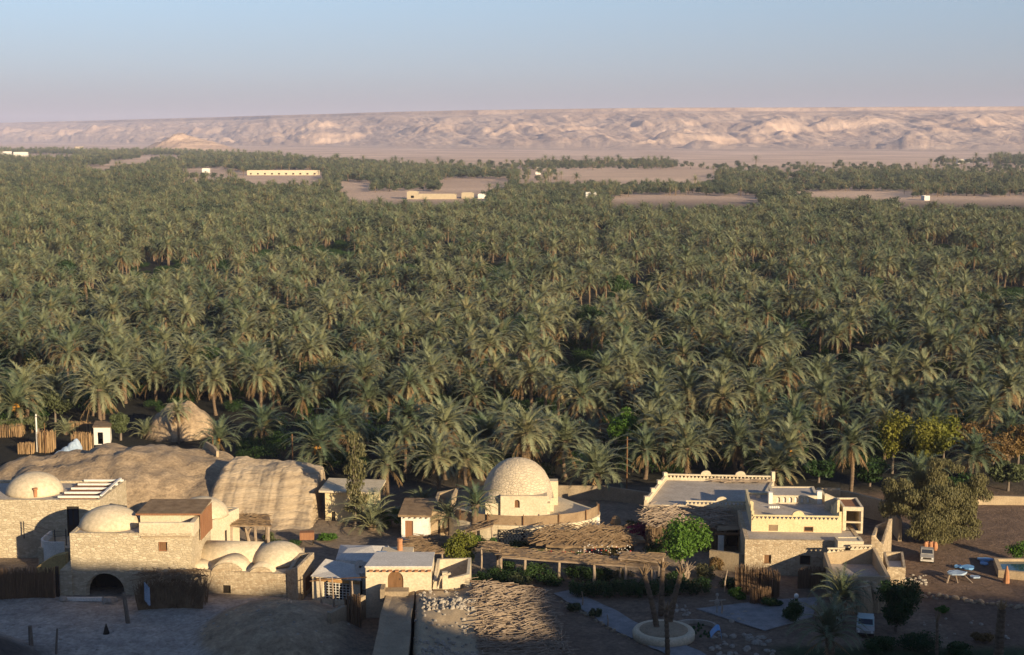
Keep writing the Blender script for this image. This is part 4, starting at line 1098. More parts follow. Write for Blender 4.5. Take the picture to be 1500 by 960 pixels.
# ---------------------------------------------------------------- ramp, stone strewn roof and pole roof in the foreground
rp = [(X(588, 108, 2), 96.0), (X(604, 108, 3) , 96.0), (X(618, 123.3, 3), 123.42), (X(560, 123.3, 3), 123.42)]
rp = [(X(552, 108, 3), 97.0), (X(606, 108, 3), 97.0), (X(607, 123, 3), 123.44), (X(566, 123, 3), 123.44)]
mb = MB(); n_ = 12; rs = random.Random(2)
L0, L1 = Vector(rp[0]), Vector(rp[3]); R0, R1 = Vector(rp[1]), Vector(rp[2]); vs = []
for i in range(n_ + 1):
    f_ = i / n_; a = L0.lerp(L1, f_); b_ = R0.lerp(R1, f_)
    for j in range(6):
        q = a.lerp(b_, j / 5); e = .12 if j in (0, 5) else 0
        vs.append((q.x + rs.uniform(-.05, .05), q.y, 2.75 + e + rs.uniform(-.05, .05) - .35 * sstep(.75, 1, f_) + .25 * (1 - f_)))
    for q in (b_, a): vs.append((q.x, q.y, -.4))
fs = []
for i in range(n_):
    for j in range(8): fs.append((i * 8 + j, i * 8 + (j + 1) % 8, (i + 1) * 8 + (j + 1) % 8, (i + 1) * 8 + j))
fs.append(tuple(range(7, -1, -1))); fs.append(tuple(n_ * 8 + k for k in range(8)))
mb.add(vs, fs); tag(mb.build('earth_ramp', M['mud']), 'raised earth ramp leading up to the arched brown door', 'ramp')
mb = MB(); mb.box((X(579, 122.8, 2.7), 122.75, 2.3), (2.4, 1.2, .6)); mb.box((X(561, 122.3, 2.7), 122.3, 2.2), (.35, 1.6, 1.1)); tag(mb.build('door_step', M['mud']), 'mud step in front of the arched brown door', 'step')
# mound roof
RQ = [(X(604, 104, 3), 103.5), (X(716, 104, 3), 103.5), (X(700, 123.6, 3), 123.3), (X(610, 123.6, 3), 123.3)]
nn_ = 44; vs = []
A, B, C, D = [Vector(p) for p in RQ]
for j in range(nn_ + 1):
    for i in range(nn_ + 1):
        u, v = i / nn_, j / nn_; q = (A * (1 - u) + B * u) * (1 - v) + (D * (1 - u) + C * u) * v
        ed_ = min(u, 1 - u) * 7
        # low ridges running across, the way the buried vaults show through
        ru = 0.55 * math.sin(v * 3.2 * math.pi + .9 + u * .8) * math.sin(math.pi * min(1, max(0, u))) ** .6
        z_ = 3.05 + ru * .75 + .5 * float(fbm(q.x / 1.6, q.y / 1.6, 4, 111)) - .28 - .5 * (1 - min(1, ed_)) ** 2
        vs.append((q.x, q.y, z_))
N1 = nn_ + 1; fs = [(j * N1 + i, j * N1 + i + 1, (j + 1) * N1 + i + 1, (j + 1) * N1 + i) for j in range(nn_) for i in range(nn_)]
bd = [i for i in range(N1)] + [j * N1 + nn_ for j in range(1, N1)] + [nn_ * N1 + i for i in range(nn_ - 1, -1, -1)] + [j * N1 for j in range(nn_ - 1, 0, -1)]
k0 = len(vs); vs += [(vs[i][0], vs[i][1], -.4) for i in bd]; m_ = len(bd)
fs += [(bd[(k + 1) % m_], bd[k], k0 + k, k0 + (k + 1) % m_) for k in range(m_)]
ms = thing('earth_roof_house', (X(655, 113), 113, 0), 'earth covered roof strewn with stones in the foreground centre', 'house')
mb = MB(); mb.add(vs, fs); roofmesh = mb.build('earth_roof', M['mudtan'], ms, True)
def roof_z(x_, y_):
    best = min(range(N1 * N1), key=lambda i: (vs[i][0] - x_) ** 2 + (vs[i][1] - y_) ** 2); return vs[best][2]
sb = MB(); rs = random.Random(21); cnt = 0
grid_pts = np.array(vs[:N1 * N1])
while cnt < 520:
    u, v = rs.random(), rs.random()
    den = .12 + .88 * (math.sin(v * 3.2 * math.pi + .3 + u * .8) > .55) * (u > .12)
    if rs.random() > den: continue
    q = (A * (1 - u) + B * u) * (1 - v) + (D * (1 - u) + C * u) * v
    z_ = grid_pts[np.argmin((grid_pts[:, 0] - q.x) ** 2 + (grid_pts[:, 1] - q.y) ** 2), 2]
    s_ = rs.uniform(.07, .17) * (1.6 if rs.random() < .06 else 1)
    sb.lathe((q.x, q.y, z_ - .03), [(s_ * .9, 0), (s_, s_ * .6), (s_ * .5, s_ * 1.5)], 5, rs.uniform(.6, 1), .35, cnt); cnt += 1
sb.build('rubble', M['pebble'], ms, kind='stuff')
# roof of poles
pr_ = thing('pole_roof', (X(760, 113), 113, 0), 'open roof of close laid poles and branches beside the stone strewn roof', 'pole roof')
PQ = [(X(706, 104, 2.8), 104.0, 2.9), (X(838, 106, 2.8), 106.0, 2.7), (X(800, 122.5, 2.8), 122.6, 2.75), (X(690, 124, 3), 124.0, 3.1)]
c = [Vector(p) for p in PQ]; rs = random.Random(31); pm = MB()
for k in range(58):
    v = (k + rs.uniform(-.2, .2)) / 57; v = min(1, max(0, v)); a = c[0].lerp(c[3], v) + Vector((rs.uniform(-.3, .2), 0, 0)); b_ = c[1].lerp(c[2], v) + Vector((rs.uniform(-.5, .9), rs.uniform(-.25, .25), 0))
    m_ = a.lerp(b_, .5) + Vector((0, rs.uniform(-.2, .2), rs.uniform(-.08, .1))); r_ = rs.uniform(.045, .095)
    pm.tube([a, m_, b_], [r_, r_, r_ * .8], 6)
pm.build('pole', M['stick'], pr_)
pm = MB(); stick_pile(pm, PQ, 620, 0.1, (.5, 2.0), (.018, .045), None, 1.6, .28); stick_pile(pm, [c[0].lerp(c[1], .0), c[0].lerp(c[1], .8), c[3].lerp(c[2], .8), c[3]], 240, .2, (.8, 1.8), (.02, .04), .1, .5, .3); pm.build('branches', M['stick'], pr_)
pm = MB()
for u in (.03, .35, .68, .93):
    a = c[0].lerp(c[1], u) - Vector((0, 0, .14)); b_ = c[3].lerp(c[2], u) - Vector((0, 0, .14)); pm.tube([a, b_], .1, 6)
pm.tube([c[3] + Vector((-1.4, .5, .15)), c[2] + Vector((-.2, .5, .12))], .1, 6); pm.build('beam', M['wood'], pr_)
pm = MB()
for u, v in ((.97, .05), (.97, .3), (.97, .55), (.97, .8), (.97, .97), (.35, .97), (.68, .97), (.03, .5)):
    p = c[0].lerp(c[1], u).lerp(c[3].lerp(c[2], u), v); pm.tube([(p.x, p.y, -.2), (p.x, p.y, p.z + .35 * (u > .9))], .11, 6)
pm.build('post', M['stick'], pr_)
# ================================================================== vegetation
nrng = np.random.default_rng(11)

def fronds(rng, specs, nleaf=22, lw=0.13, dead=False):
    """specs: list of (length, start elevation, droop, azimuth, base height, tone). Returns quads of leaflets + rachis strips"""
    VV = []; TT = []
    for (L, el, dr, az, z0, tone) in specs:
        K = 9; t = np.linspace(0, 1, K); ds = L / (K - 1)
        ang = el - dr * t ** 1.35
        r = np.concatenate([[0.12], 0.12 + np.cumsum(np.cos(ang[:-1]) * ds)]); h = np.concatenate([[0], np.cumsum(np.sin(ang[:-1]) * ds)]) + z0
        sway = rng.uniform(-.12, .12) * L * t ** 2
        ca, sa = math.cos(az), math.sin(az)
        px = r * ca - sway * sa; py = r * sa + sway * ca
        pts = np.stack([px, py, h], 1)
        tan = np.gradient(pts, axis=0); tan /= np.linalg.norm(tan, axis=1)[:, None]
        side = np.array([-sa, ca, 0.0]) ; up = np.cross(tan, side); up *= np.sign(up[:, 2:3] + 1e-9)
        tl = np.repeat(np.linspace(.13, 1.0, nleaf), 2); sg = np.tile([1.0, -1.0], nleaf)
        P0 = np.stack([np.interp(tl, t, pts[:, k]) for k in range(3)], 1)
        Tn = np.stack([np.interp(tl, t, tan[:, k]) for k in range(3)], 1)
        Up = np.stack([np.interp(tl, t, up[:, k]) for k in range(3)], 1)
        a = np.radians(62 - 38 * tl) + rng.uniform(-.15, .15, len(tl))
        ll = (0.30 + 0.42 * np.sin(np.pi * np.clip(tl * .9 + .08, 0, 1)) ** .8) * (L / 4.2) * rng.uniform(.8, 1.15, len(tl))
        vee = 0.42 if not dead else -0.5
        D = Tn * np.cos(a)[:, None] + side[None] * (sg * np.sin(a))[:, None] + Up * (vee * np.sin(a) * rng.uniform(.5, 1.3, len(tl)))[:, None]
        tip = P0 + D * ll[:, None]; tip[:, 2] -= ll * (0.12 + .1 * rng.random(len(tl)))
        w = (lw * (1.0 - .35 * tl))[:, None]
        q = np.stack([P0 - Tn * w * .5, P0 + Tn * w * .5, tip + Tn * w * .12, tip - Tn * w * .12], 1)
        VV.append(q.reshape(-1, 3)); TT.append(np.clip(np.repeat(tone + rng.uniform(-.05, .1, len(tl)), 4), 0, 1))
        # rachis
        ww = np.linspace(.045, .012, K)[:, None]
        for s_ in (side[None] * np.ones((K, 1)), up):
            lo, hi = pts - s_ * ww, pts + s_ * ww
            q = np.stack([lo[:-1], hi[:-1], hi[1:], lo[1:]], 1)
            VV.append(q.reshape(-1, 3)); TT.append(np.full((K - 1) * 4, min(1, tone + .2)))
    v = np.concatenate(VV); n = len(v) // 4
    return v, np.arange(n * 4).reshape(n, 4), np.concatenate(TT)

def palm_parts(seed, H, nf=54, L=4.1, dry=0.12, nleaf=24, lw=.21, open_=1.0, fruit=False, skirt=12):
    rng = np.random.default_rng(seed)
    specs = []; golden = 2.39996
    for k in range(nf):
        q = (k + .5) / nf                      # 0 youngest, upright; 1 oldest, hanging
        el = math.radians(86 - 98 * q ** 1.05 * open_) + rng.uniform(-.12, .12)
        dr = 0.55 + 1.35 * math.sin(math.pi * min(1, q * .8 + .1)) * rng.uniform(.8, 1.25)
        Lf = L * (0.72 + .33 * math.sin(math.pi * min(1, q + .12))) * rng.uniform(.88, 1.08)
        tone = np.clip(.0 + .25 * q ** 2.5 + rng.uniform(-.05, .07) + (rng.random() < dry) * .4, 0, 1)
        specs.append((Lf, el, dr, k * golden + rng.uniform(-.2, .2), H - .35 * q, tone))
    crown = fronds(rng, specs, nleaf, lw)
    ds = []
    for k in range(skirt):
        ds.append((L * rng.uniform(.55, .8), math.radians(rng.uniform(-58, -25)), rng.uniform(.25, .8), rng.uniform(0, 6.28), H - .55, .9))
    dead = fronds(rng, ds, max(8, nleaf // 2), lw * .9, True) if skirt else None
    # trunk with leaf base rings
    n = 9; m = max(6, int(H / .16)); bend = rng.uniform(-.35, .35, 2)
    zz = np.linspace(-.4, H, m); f_ = np.clip(zz / max(H, 1), 0, 1)
    rad = .24 + .10 * np.exp(-np.clip(zz, 0, 9) / .5) + .13 * sstep(.72, 1.0, f_) + np.where(np.arange(m) % 2, .035, -.02)
    a = np.arange(n) * 2 * math.pi / n
    cx_ = bend[0] * np.sin(f_ * math.pi) ; cy_ = bend[1] * np.sin(f_ * math.pi)
    tv = np.stack([cx_[:, None] + rad[:, None] * np.cos(a)[None], cy_[:, None] + rad[:, None] * np.sin(a)[None], np.repeat(zz[:, None], n, 1)], 2).reshape(-1, 3)
    i, k = np.meshgrid(np.arange(m - 1), np.arange(n), indexing='ij')
    tf = np.stack([i * n + k, i * n + (k + 1) % n, (i + 1) * n + (k + 1) % n, (i + 1) * n + k], 2).reshape(-1, 4)
    fr = None
    if fruit:
        fv = []
        for k in range(8):
            az = rng.uniform(0, 6.28); out = rng.uniform(.5, .9)
            for s_ in range(9):
                a0 = az + rng.uniform(-.25, .25); p = np.array([0, 0, H - .02])
                e = np.array([out * math.cos(a0), out * math.sin(a0), H - rng.uniform(.3, .9)]); mid = (p + e) / 2 + np.array([0, 0, .35])
                sd_ = np.array([-math.sin(a0), math.cos(a0), 0]) * .04
                for u, w in ((p, mid), (mid, e)): fv += [u - sd_, u + sd_, w + sd_, w - sd_]
        fv = np.array(fv); fr = (fv, np.arange(len(fv)).reshape(-1, 4))
    return crown, dead, (tv, tf), fr

def palm_meshes(key, seed, H, **kw):
    crown, dead, trunk, fr = palm_parts(seed, H, **kw)
    out = {'trunk': np_mesh('trunk', trunk[0], trunk[1], M['bark'], None, False),
           'crown': np_mesh('crown', crown[0], crown[1], M['frond'], {'tone': crown[2]})}
    if dead: out['dead_fronds'] = np_mesh('dead_fronds', dead[0], dead[1], M['deadfrond'], {'tone': dead[2]})
    if fr: out['date_stalks'] = np_mesh('date_stalks', fr[0], fr[1], M['fruit'])
    return out

VAR = []
for k, (H, nf, L, dry, op, fruit, sk) in enumerate([(4.4, 42, 4.8, .05, 1.0, False, 8), (5.8, 38, 4.6, .10, 1.05, False, 12), (3.4, 44, 4.9, .03, .90, True, 4), (7.4, 38, 4.3, .10, 1.08, False, 14),
                                                    (5.0, 40, 4.9, .06, .98, False, 8), (2.4, 40, 4.8, .03, .82, False, 3), (6.4, 42, 4.5, .35, 1.1, False, 20), (4.0, 36, 4.1, .08, .95, False, 6)]):
    VAR.append(palm_meshes(k, 100 + k, H, nf=nf, L=L, dry=dry, open_=op, fruit=fruit, skirt=sk))
SMALL = [palm_meshes('s0', 201, 3.4, nf=32, L=2.4, dry=.05, open_=.85, skirt=0, nleaf=18, lw=.11), palm_meshes('s1', 202, 0.5, nf=34, L=3.2, dry=.03, open_=.62, skirt=0, nleaf=20, lw=.12),
         palm_meshes('s2', 203, 1.9, nf=36, L=2.6, dry=.12, open_=.8, skirt=4, nleaf=18, lw=.12)]

def palm(parts, x_, y_, s_, rz, label, group=None, z_=None, name='date_palm', cat='palm tree'):
    t = thing(name, (x_, y_, (G(x_, y_) if z_ is None else z_)), label, cat, group, rz)
    t.scale = (s_, s_, s_)
    for nm, me_ in parts.items():
        o = bpy.data.objects.new(nm, me_); col.objects.link(o); o.parent = t
    return t

# ---- where the grove stands: jittered grid thinned by clearings (true ground coordinates)
def in_ell(x_, y_, cx, cy, rx, ry): return ((x_ - cx) / rx) ** 2 + ((y_ - cy) / ry) ** 2 < 1
def edge_y(px):   # near edge of the grove, as a distance
    return float(np.interp(px, [-300, 0, 60, 180, 300, 330, 400, 470, 560, 640, 900, 950, 1120, 1200, 1290, 1420, 1500, 1800], [200, 200, 204, 212, 212, 186, 180, 178, 174, 168, 169, 170, 172, 176, 184, 184, 182, 180]))
pts = []; GAPS = []
step = 6.5
for j in range(int((345 - 160) / step)):
    yy = 160 + j * step; hwid = yy * .40 + 12
    n_ = int(2 * hwid / step)
    for i in range(n_):
        xx = -hwid + (i + .5 * (j % 2)) * step + rnd.uniform(-2.7, 2.7); y2 = yy + rnd.uniform(-2.7, 2.7)
        px = float(px_of(xx, y2)); 
        if y2 < edge_y(px) + rnd.uniform(0, 3): continue
        if in_ell(xx, y2, -48, 201, 8, 9): continue
        if in_ell(xx, y2, X(350, 205), 205, 6, 10): continue
        if rnd.random() < .05 or float(fbm(xx / 14, y2 / 18, 2, 151)) < .235:
            for _ in range(3): GAPS.append((xx + rnd.uniform(-3, 3), y2 + rnd.uniform(-3, 3)))
            continue
        pts.append((xx, y2, rnd.choice(range(8)), rnd.uniform(.72, 1.13), rnd.uniform(0, 6.28)))
def inview(p): return abs(float(px_of(p[0], p[1])) - 750) < 790
pts.sort(key=lambda p: p[1])
near = [p for p in pts if inview(p)][:250]
nearset = set(id(p) for p in near)
rest = [p for p in pts if id(p) not in nearset]

# hand-placed palms in front of the grove
hand = [(545, 152.5, 'S1', 1.5, 'bushy stemless palm in front of the yellow hut'),
        (697, 147.6, 'S0', 1.25, 'slim young palm with a bare pale trunk before the domed shrine'),
        (657, 150.4, 'S2', 1.1, 'small dark shaggy palm by the mud store wall'),
        (1232, 122.5, 'S2', 1.3, 'short sunlit palm in front of the courtyard house'),
        (1212, 112.5, 'S2', 1.45, 'dark bushy palm in full shade at the bottom edge'),
        (322, 187.5, 2, .80, 'lone pale palm right of the left mound'),
        (262, 197.0, 3, .62, 'thin palm with hanging dry fronds against the sandy mound'),
        (213, 201.0, 'S1', 1.0, 'stemless palm at the left foot of the sandy mound'),
        (352, 167.2, 'S1', .01, ''),
        (352 + 100, 171.5, 'S2', 1.0, 'small palm with orange stalks behind the layered rock'),
        (466, 178.0, 2, 1.12, 'large spreading palm behind the layered rock'),
        (500, 184.0, 4, 1.05, 'full palm rising behind the slender tree'),
        (568, 166.5, 4, .86, 'palm with drooping fronds right of the slender tree'),
        (640, 163.5, 1, 1.0, 'tall palm behind the white hut'),
        (684, 168.5, 0, 1.0, 'palm with hanging fronds just left of the great dome'),
        (620, 161.5, 'S1', .9, 'stemless dark palm behind the mud store'),
        (770, 172.0, 6, 1.08, 'broad shaggy palm directly above the great dome'),
        (828, 176.0, 4, 1.0, 'palm peeping over the right shoulder of the dome'),
        (873, 168.0, 5, 1.15, 'low palm with a wide fountain crown behind the shrine terrace'),
        (945, 176.0, 7, 1.0, 'palm left of the wide flat roofed house'),
        (1005, 175.0, 0, .98, 'palm rising behind the back parapet of the wide house, left of centre'),
        (1080, 176.5, 4, .96, 'palm rising behind the right end of the wide house parapet'),
        (1135, 172.0, 5, 1.0, 'low palm right behind the niche block roof'),
        (1244, 164.0, 3, .98, 'tall single palm with a thin bare trunk behind the arched gate'),
        (1345, 168.0, 5, .9, 'palm emerging above the big olive tree'),
        (1425, 172.0, 0, .9, 'palm among the bronze bushes at the far right'),
        (25, 205.0, 2, 1.2, 'broad palm with orange date stalks at the left edge'),
        (148, 206.5, 4, 1.22, 'large arching palm behind the white shack'),
        (97, 203.0, 'S1', .9, 'stemless palm between two tall palms on the left')]
SM = {'S0': SMALL[0], 'S1': SMALL[1], 'S2': SMALL[2]}
handxy = []
for (px, d, v, s_, lab) in hand:
    if s_ < .05: continue
    xx = X(px, d, 0); handxy.append((xx, d))
    palm(SM[v] if isinstance(v, str) else VAR[v], xx, d, s_, rnd.uniform(0, 6.28), lab, None)
marks = [(40, 'the left edge'), (180, 'the white shack'), (300, 'the sandy mound'), (430, 'the layered rock'), (510, 'the yellow hut'), (610, 'the white hut'), (765, 'the great dome'), (900, 'the shrine terrace'),
         (1030, 'the wide flat house'), (1165, 'the niche block'), (1260, 'the arched gate'), (1370, 'the big olive tree'), (1480, 'the right edge')]
sizes = ['medium', 'slender', 'short', 'tall', 'full crowned', 'squat', 'dry skirted', 'open crowned']
for q in near:
    xx, yy, v, s_, rz = q
    if any(math.hypot(xx - a, yy - b_) < 4.2 for a, b_ in handxy): continue
    px = float(px_of(xx, yy)); mk = min(marks, key=lambda m_: abs(m_[0] - px))[1]
    row = int((yy - edge_y(px)) // 14)
    if row <= 0: lab = f'{sizes[v]} date palm in the front rank beyond {mk}'
    elif row == 1: lab = f'{sizes[v]} date palm in the second rank beyond {mk}'
    else: lab = f'{sizes[v]} date palm deeper in line with {mk}'
    palm(VAR[v], xx, yy, s_, rz, lab, f'date palms of the grove beyond {mk}')

# ---- the remaining grove: one mass of instanced palms
proto_col = bpy.data.collections.new('grove_forms')
def joined(parts_list, name):
    vs = []; fs = []; tn = []; mi = []; mats = []; k = 0
    for (v, f, t, mm) in parts_list:
        if mm not in mats: mats.append(mm)
        vs.append(v); fs.append(f + k); k += len(v); tn.append(t); mi.append(np.full(len(f), mats.index(mm)))
    me_ = np_mesh(name, np.concatenate(vs), np.concatenate(fs), None, {'tone': np.concatenate(tn)})
    for mm in mats: me_.materials.append(mm)
    me_.polygons.foreach_set('material_index', np.concatenate(mi).astype(np.int32))
    o = bpy.data.objects.new(name, me_); proto_col.objects.link(o); return o
idx = 0
for k in range(6):
    crown, dead, tr, _ = palm_parts(300 + k, [4.6, 6.2, 3.4, 7.6, 5.2, 6.4][k], nf=34, L=[4.6, 4.4, 4.7, 4.3, 4.6, 4.4][k], dry=[.03, .06, .03, .08, .05, .4][k], nleaf=15, lw=.31, open_=[1, 1.03, .92, 1.05, .98, 1.08][k], skirt=[3, 5, 2, 6, 3, 12][k])
    joined([(tr[0], tr[1], np.zeros(len(tr[0])), M['bark']), (*crown, M['frond']), (*dead, M['deadfrond'])], f'grove_form_{idx:02d}'); idx += 1
def leaf_cloud(rng, blobs, n, size, flat=.0):
    """n leaf-sized quads spread through ellipsoidal clumps (cx,cy,cz,rx,ry,rz)"""
    B = np.array(blobs, float); w = B[:, 3] * B[:, 4] * B[:, 5]; w /= w.sum()
    pick = rng.choice(len(B), n, p=w); d = rng.normal(size=(n, 3)); d /= np.linalg.norm(d, axis=1)[:, None]
    rad = rng.random(n) ** .42; p = B[pick, :3] + d * rad[:, None] * B[pick, 3:6]
    nrm = d + rng.normal(size=(n, 3)) * .7; nrm[:, 2] += flat; nrm /= np.linalg.norm(nrm, axis=1)[:, None]
    a = np.cross(nrm, rng.normal(size=(n, 3))); a /= np.linalg.norm(a, axis=1)[:, None]; b_ = np.cross(nrm, a)
    s_ = (size * rng.uniform(.6, 1.3, n))[:, None]
    q = np.stack([p - a * s_, p - b_ * s_ * .55, p + a * s_, p + b_ * s_ * .55], 1)
    return q.reshape(-1, 3), np.arange(n * 4).reshape(n, 4)
for k in range(4):      # broad trees and tufts seen from far off
    rng = np.random.default_rng(400 + k); bl = [(rng.uniform(-2, 2), rng.uniform(-2, 2), rng.uniform(2.2, 5.2), rng.uniform(1.2, 2.4), rng.uniform(1.2, 2.4), rng.uniform(1.0, 1.8)) for _ in range(8)]
    v, f = leaf_cloud(rng, bl, 420, .42, .3); joined([(v, f, np.zeros(len(v)), M['far'])], f'grove_form_{idx:02d}'); idx += 1
for k in range(2):      # mop-headed palm seen from far off
    crown, dead, tr, _ = palm_parts(330 + k, 5.4 + k, nf=28, L=4.6, dry=.05, nleaf=7, lw=.55, open_=1.03, skirt=1)
    joined([(tr[0][::1], tr[1], np.zeros(len(tr[0])), M['bark']), (*crown, M['frond']), (*dead, M['deadfrond'])], f'grove_form_{idx:02d}'); idx += 1
rng = np.random.default_rng(450); bl = [(rng.uniform(-1.5, 1.5), rng.uniform(-1.5, 1.5), rng.uniform(.6, 1.6), 1.2, 1.2, .9) for _ in range(5)]
v, f = leaf_cloud(rng, bl, 1500, .10, .3); joined([(v, f, np.zeros(len(v)), M['leafd'])], f'grove_form_{idx:02d}'); idx += 1   # undergrowth
SHRUB = idx - 1

gpts = [(p[0], p[1], rnd.choice([0, 1, 2, 3, 4, 5, 0, 1, 2, 3, 4]), p[3], p[4]) for p in rest]
for q in GAPS: gpts.append((q[0], q[1], SHRUB, rnd.uniform(.5, 1.3), rnd.uniform(0, 6)))
for q in pts:          # undergrowth between the palms
    if rnd.random() < .8: gpts.append((q[0] + rnd.uniform(-3, 3), q[1] + rnd.uniform(2, 4), SHRUB, rnd.uniform(.7, 1.6), rnd.uniform(0, 6)))
def density(px, py, yy):
    """share of ground under palms further out"""
    w = 8 * math.sin(px / 57) + 4 * math.sin(px / 23 + 1); w *= .35
    if py > 298: return 1.0
    sand = 0
    nz_ = float(fbm(px / 38.0, py / 5.0, 3, 141)) - .47
    for (cx, cy, rx, ry) in ((612, 286, 112, 6), (520, 271, 26, 4), (1000, 292, 125, 6), (1400, 294, 110, 6), (1500, 297, 60, 10), (310, 252, 45, 5), (412, 257, 62, 7), (190, 239, 40, 4), (60, 230, 60, 3.5), (240, 231, 50, 2.5), (140, 248, 40, 3), (930, 254, 120, 5), (1250, 283, 90, 2.5), (700, 266, 60, 4)):
        if ((px - cx) / rx) ** 2 + ((py - cy) / ry) ** 2 < 1 + 1.6 * nz_: sand = 1
    if sand: return 1 - sand
    if py > 270: return .95
    if px < 480: return .95 if py > np.interp(px, [-200, 0, 90, 250, 420, 480], [219, 219, 220, 222, 228, 233]) + w * .3 else 0
    if 815 < px < 1050 and 249 < py < 259: return .06
    if px < 760: 
        if py > 262 - (px - 480) * .02 + w * .4: return .95
        if py > np.interp(px, [480, 560, 640, 760], [233, 238, 243, 250]) + w * .3: return .9
        return .13 if py > 237 else 0
    if 770 < px < 990 and 237 + w * .2 < py < 247: return .9
    if px > 1040 and py > 252 + w * .5: return .95
    if py > 262: return .9
    if px > 1455 and 229 < py < 243: return .9
    if 1370 < px < 1455 and 234 < py < 241: return .5
    return .8 if py > 260 else (.11 if py > 238 else 0.0)
yy = 345.0
while yy < 4700:
    st = 6.6 if yy < 760 else (7.6 if yy < 1200 else (9.5 if yy < 2000 else 15.0))
    hwid = yy * .40 + 12; n_ = int(2 * hwid / st)
    py0 = float(py_of(yy))
    for i in range(n_):
        xx = -hwid + (i + rnd.random()) * st; y2 = yy + rnd.uniform(-.5, .5) * st
        px = float(px_of(xx, y2)); py = float(py_of(y2))
        ht = 8.0 if yy < 1200 else (9.0 if yy < 2000 else 11.0)
        dn = min(density(px, py, y2), density(px, float(py_of(y2, ht * .5)), y2)) if py < 264 else min(density(px, float(py_of(y2, ht * k_ / 4)), y2) for k_ in range(5)) if py > 216 else 0
        if rnd.random() > dn * .96: continue
        gap = float(fbm(xx / 22, y2 / 34, 2, 152))
        if gap < .26 and yy < 1000:
            for _ in range(2): gpts.append((xx + rnd.uniform(-3, 3), y2 + rnd.uniform(-3, 3), SHRUB if yy < 620 else rnd.choice([SHRUB, 6, 7]), rnd.uniform(.6, 1.4), rnd.uniform(0, 6)))
            continue
        if yy < 900: kx = rnd.choice([0, 1, 2, 3, 4, 0, 1, 2, 3, 4, 5, 10, 11, SHRUB, SHRUB]) if yy < 620 else rnd.choice([10, 11, 0, 2, 4, 10, 11, 5, 7])
        else: kx = rnd.choice([10, 11, 6, 7, 8, 9, 6, 8])
        if yy < 900 and kx in (6, 7) and rnd.random() < .5: kx = 10
        s_ = rnd.uniform(.66, 1.12) * (1.0 if yy < 1200 else (1.25 if yy < 2000 else 1.7))
        gpts.append((xx, y2, kx, s_, rnd.uniform(0, 6.28)))
    yy += st * .95
print('grove instances', len(gpts))
ga_ = np.array(gpts)
gme = bpy.data.meshes.new('palm_grove'); gme.vertices.add(len(ga_))
gco = np.stack([ga_[:, 0], ga_[:, 1], gh(ga_[:, 0], ga_[:, 1])], 1); gme.vertices.foreach_set('co', gco.astype(np.float32).ravel())
for nm, cc, ty in (('form', 2, 'INT'), ('size', 3, 'FLOAT'), ('turn', 4, 'FLOAT')):
    a = gme.attributes.new(nm, ty, 'POINT'); a.data.foreach_set('value', ga_[:, cc].astype(np.int32 if ty == 'INT' else np.float32))
grove = obj('palm_grove', gme)
tag(grove, 'dense mass of date palms filling the valley floor to the desert', 'palm grove', None, 'stuff')
ng = bpy.data.node_groups.new('grove', 'GeometryNodeTree')
ng.interface.new_socket('Geometry', in_out='INPUT', socket_type='NodeSocketGeometry'); ng.interface.new_socket('Geometry', in_out='OUTPUT', socket_type='NodeSocketGeometry')
gi = ng.nodes.new('NodeGroupInput'); go = ng.nodes.new('NodeGroupOutput')
iop = ng.nodes.new('GeometryNodeInstanceOnPoints'); ci = ng.nodes.new('GeometryNodeCollectionInfo')
ci.inputs['Collection'].default_value = proto_col; ci.inputs['Separate Children'].default_value = True; ci.inputs['Reset Children'].default_value = True
def na_(nm, ty):
    q = ng.nodes.new('GeometryNodeInputNamedAttribute'); q.data_type = ty; q.inputs[0].default_value = nm; return q.outputs[0]
cz = ng.nodes.new('ShaderNodeCombineXYZ')
L_ = ng.links.new
L_(gi.outputs[0], iop.inputs['Points']); L_(ci.outputs[0], iop.inputs['Instance']); iop.inputs['Pick Instance'].default_value = True
L_(na_('form', 'INT'), iop.inputs['Instance Index']); L_(na_('size', 'FLOAT'), iop.inputs['Scale']); L_(na_('turn', 'FLOAT'), cz.inputs[2]); L_(cz.outputs[0], iop.inputs['Rotation'])
L_(iop.outputs[0], go.inputs[0])
md = grove.modifiers.new('grove', 'NODES'); md.node_group = ng

# ---------------------------------------------------------------- single trees and shrubs
def tree(name, label, cat, x_, y_, blobs, n, size, leaf, trunk, seed, flat=.2, group=None, limbs=5, bark='trunk', weep=0):
    """blobs and trunk in metres from the foot; trunk = list of (x,y,z,r)"""
    rng = np.random.default_rng(seed); t = thing(name, (x_, y_, G(x_, y_)), label, cat, group)
    v, f = leaf_cloud(rng, blobs, n, size, flat)
    if weep:
        v = v.reshape(-1, 4, 3); c_ = v.mean(1, keepdims=True); d = v - c_; d[:, :, 2] *= weep; d[:, :, :2] *= .6; v = (c_ + d).reshape(-1, 3)
    o = obj('crown', np_mesh('crown', v, f, M[leaf]), t)
    if trunk:
        mb = MB(); b0 = Vector((x_, y_, G(x_, y_)))
        mb.tube([b0 + Vector(p[:3]) for p in trunk], [p[3] for p in trunk], 8)
        top = Vector(trunk[-1][:3]); rs = random.Random(seed)
        for bl in rs.sample(list(blobs), min(limbs, len(blobs))):
            q = Vector(bl[:3]); st_ = Vector(trunk[-1][:3]) * .9 + Vector(trunk[0][:3]) * .1
            mb.tube([b0 + st_, b0 + (st_ + q) / 2 + Vector((rs.uniform(-.2, .2), rs.uniform(-.2, .2), .15)), b0 + q], [trunk[-1][3] * .7, trunk[-1][3] * .45, .03], 5)
        mb.build('trunk', M[bark], t)
    return t
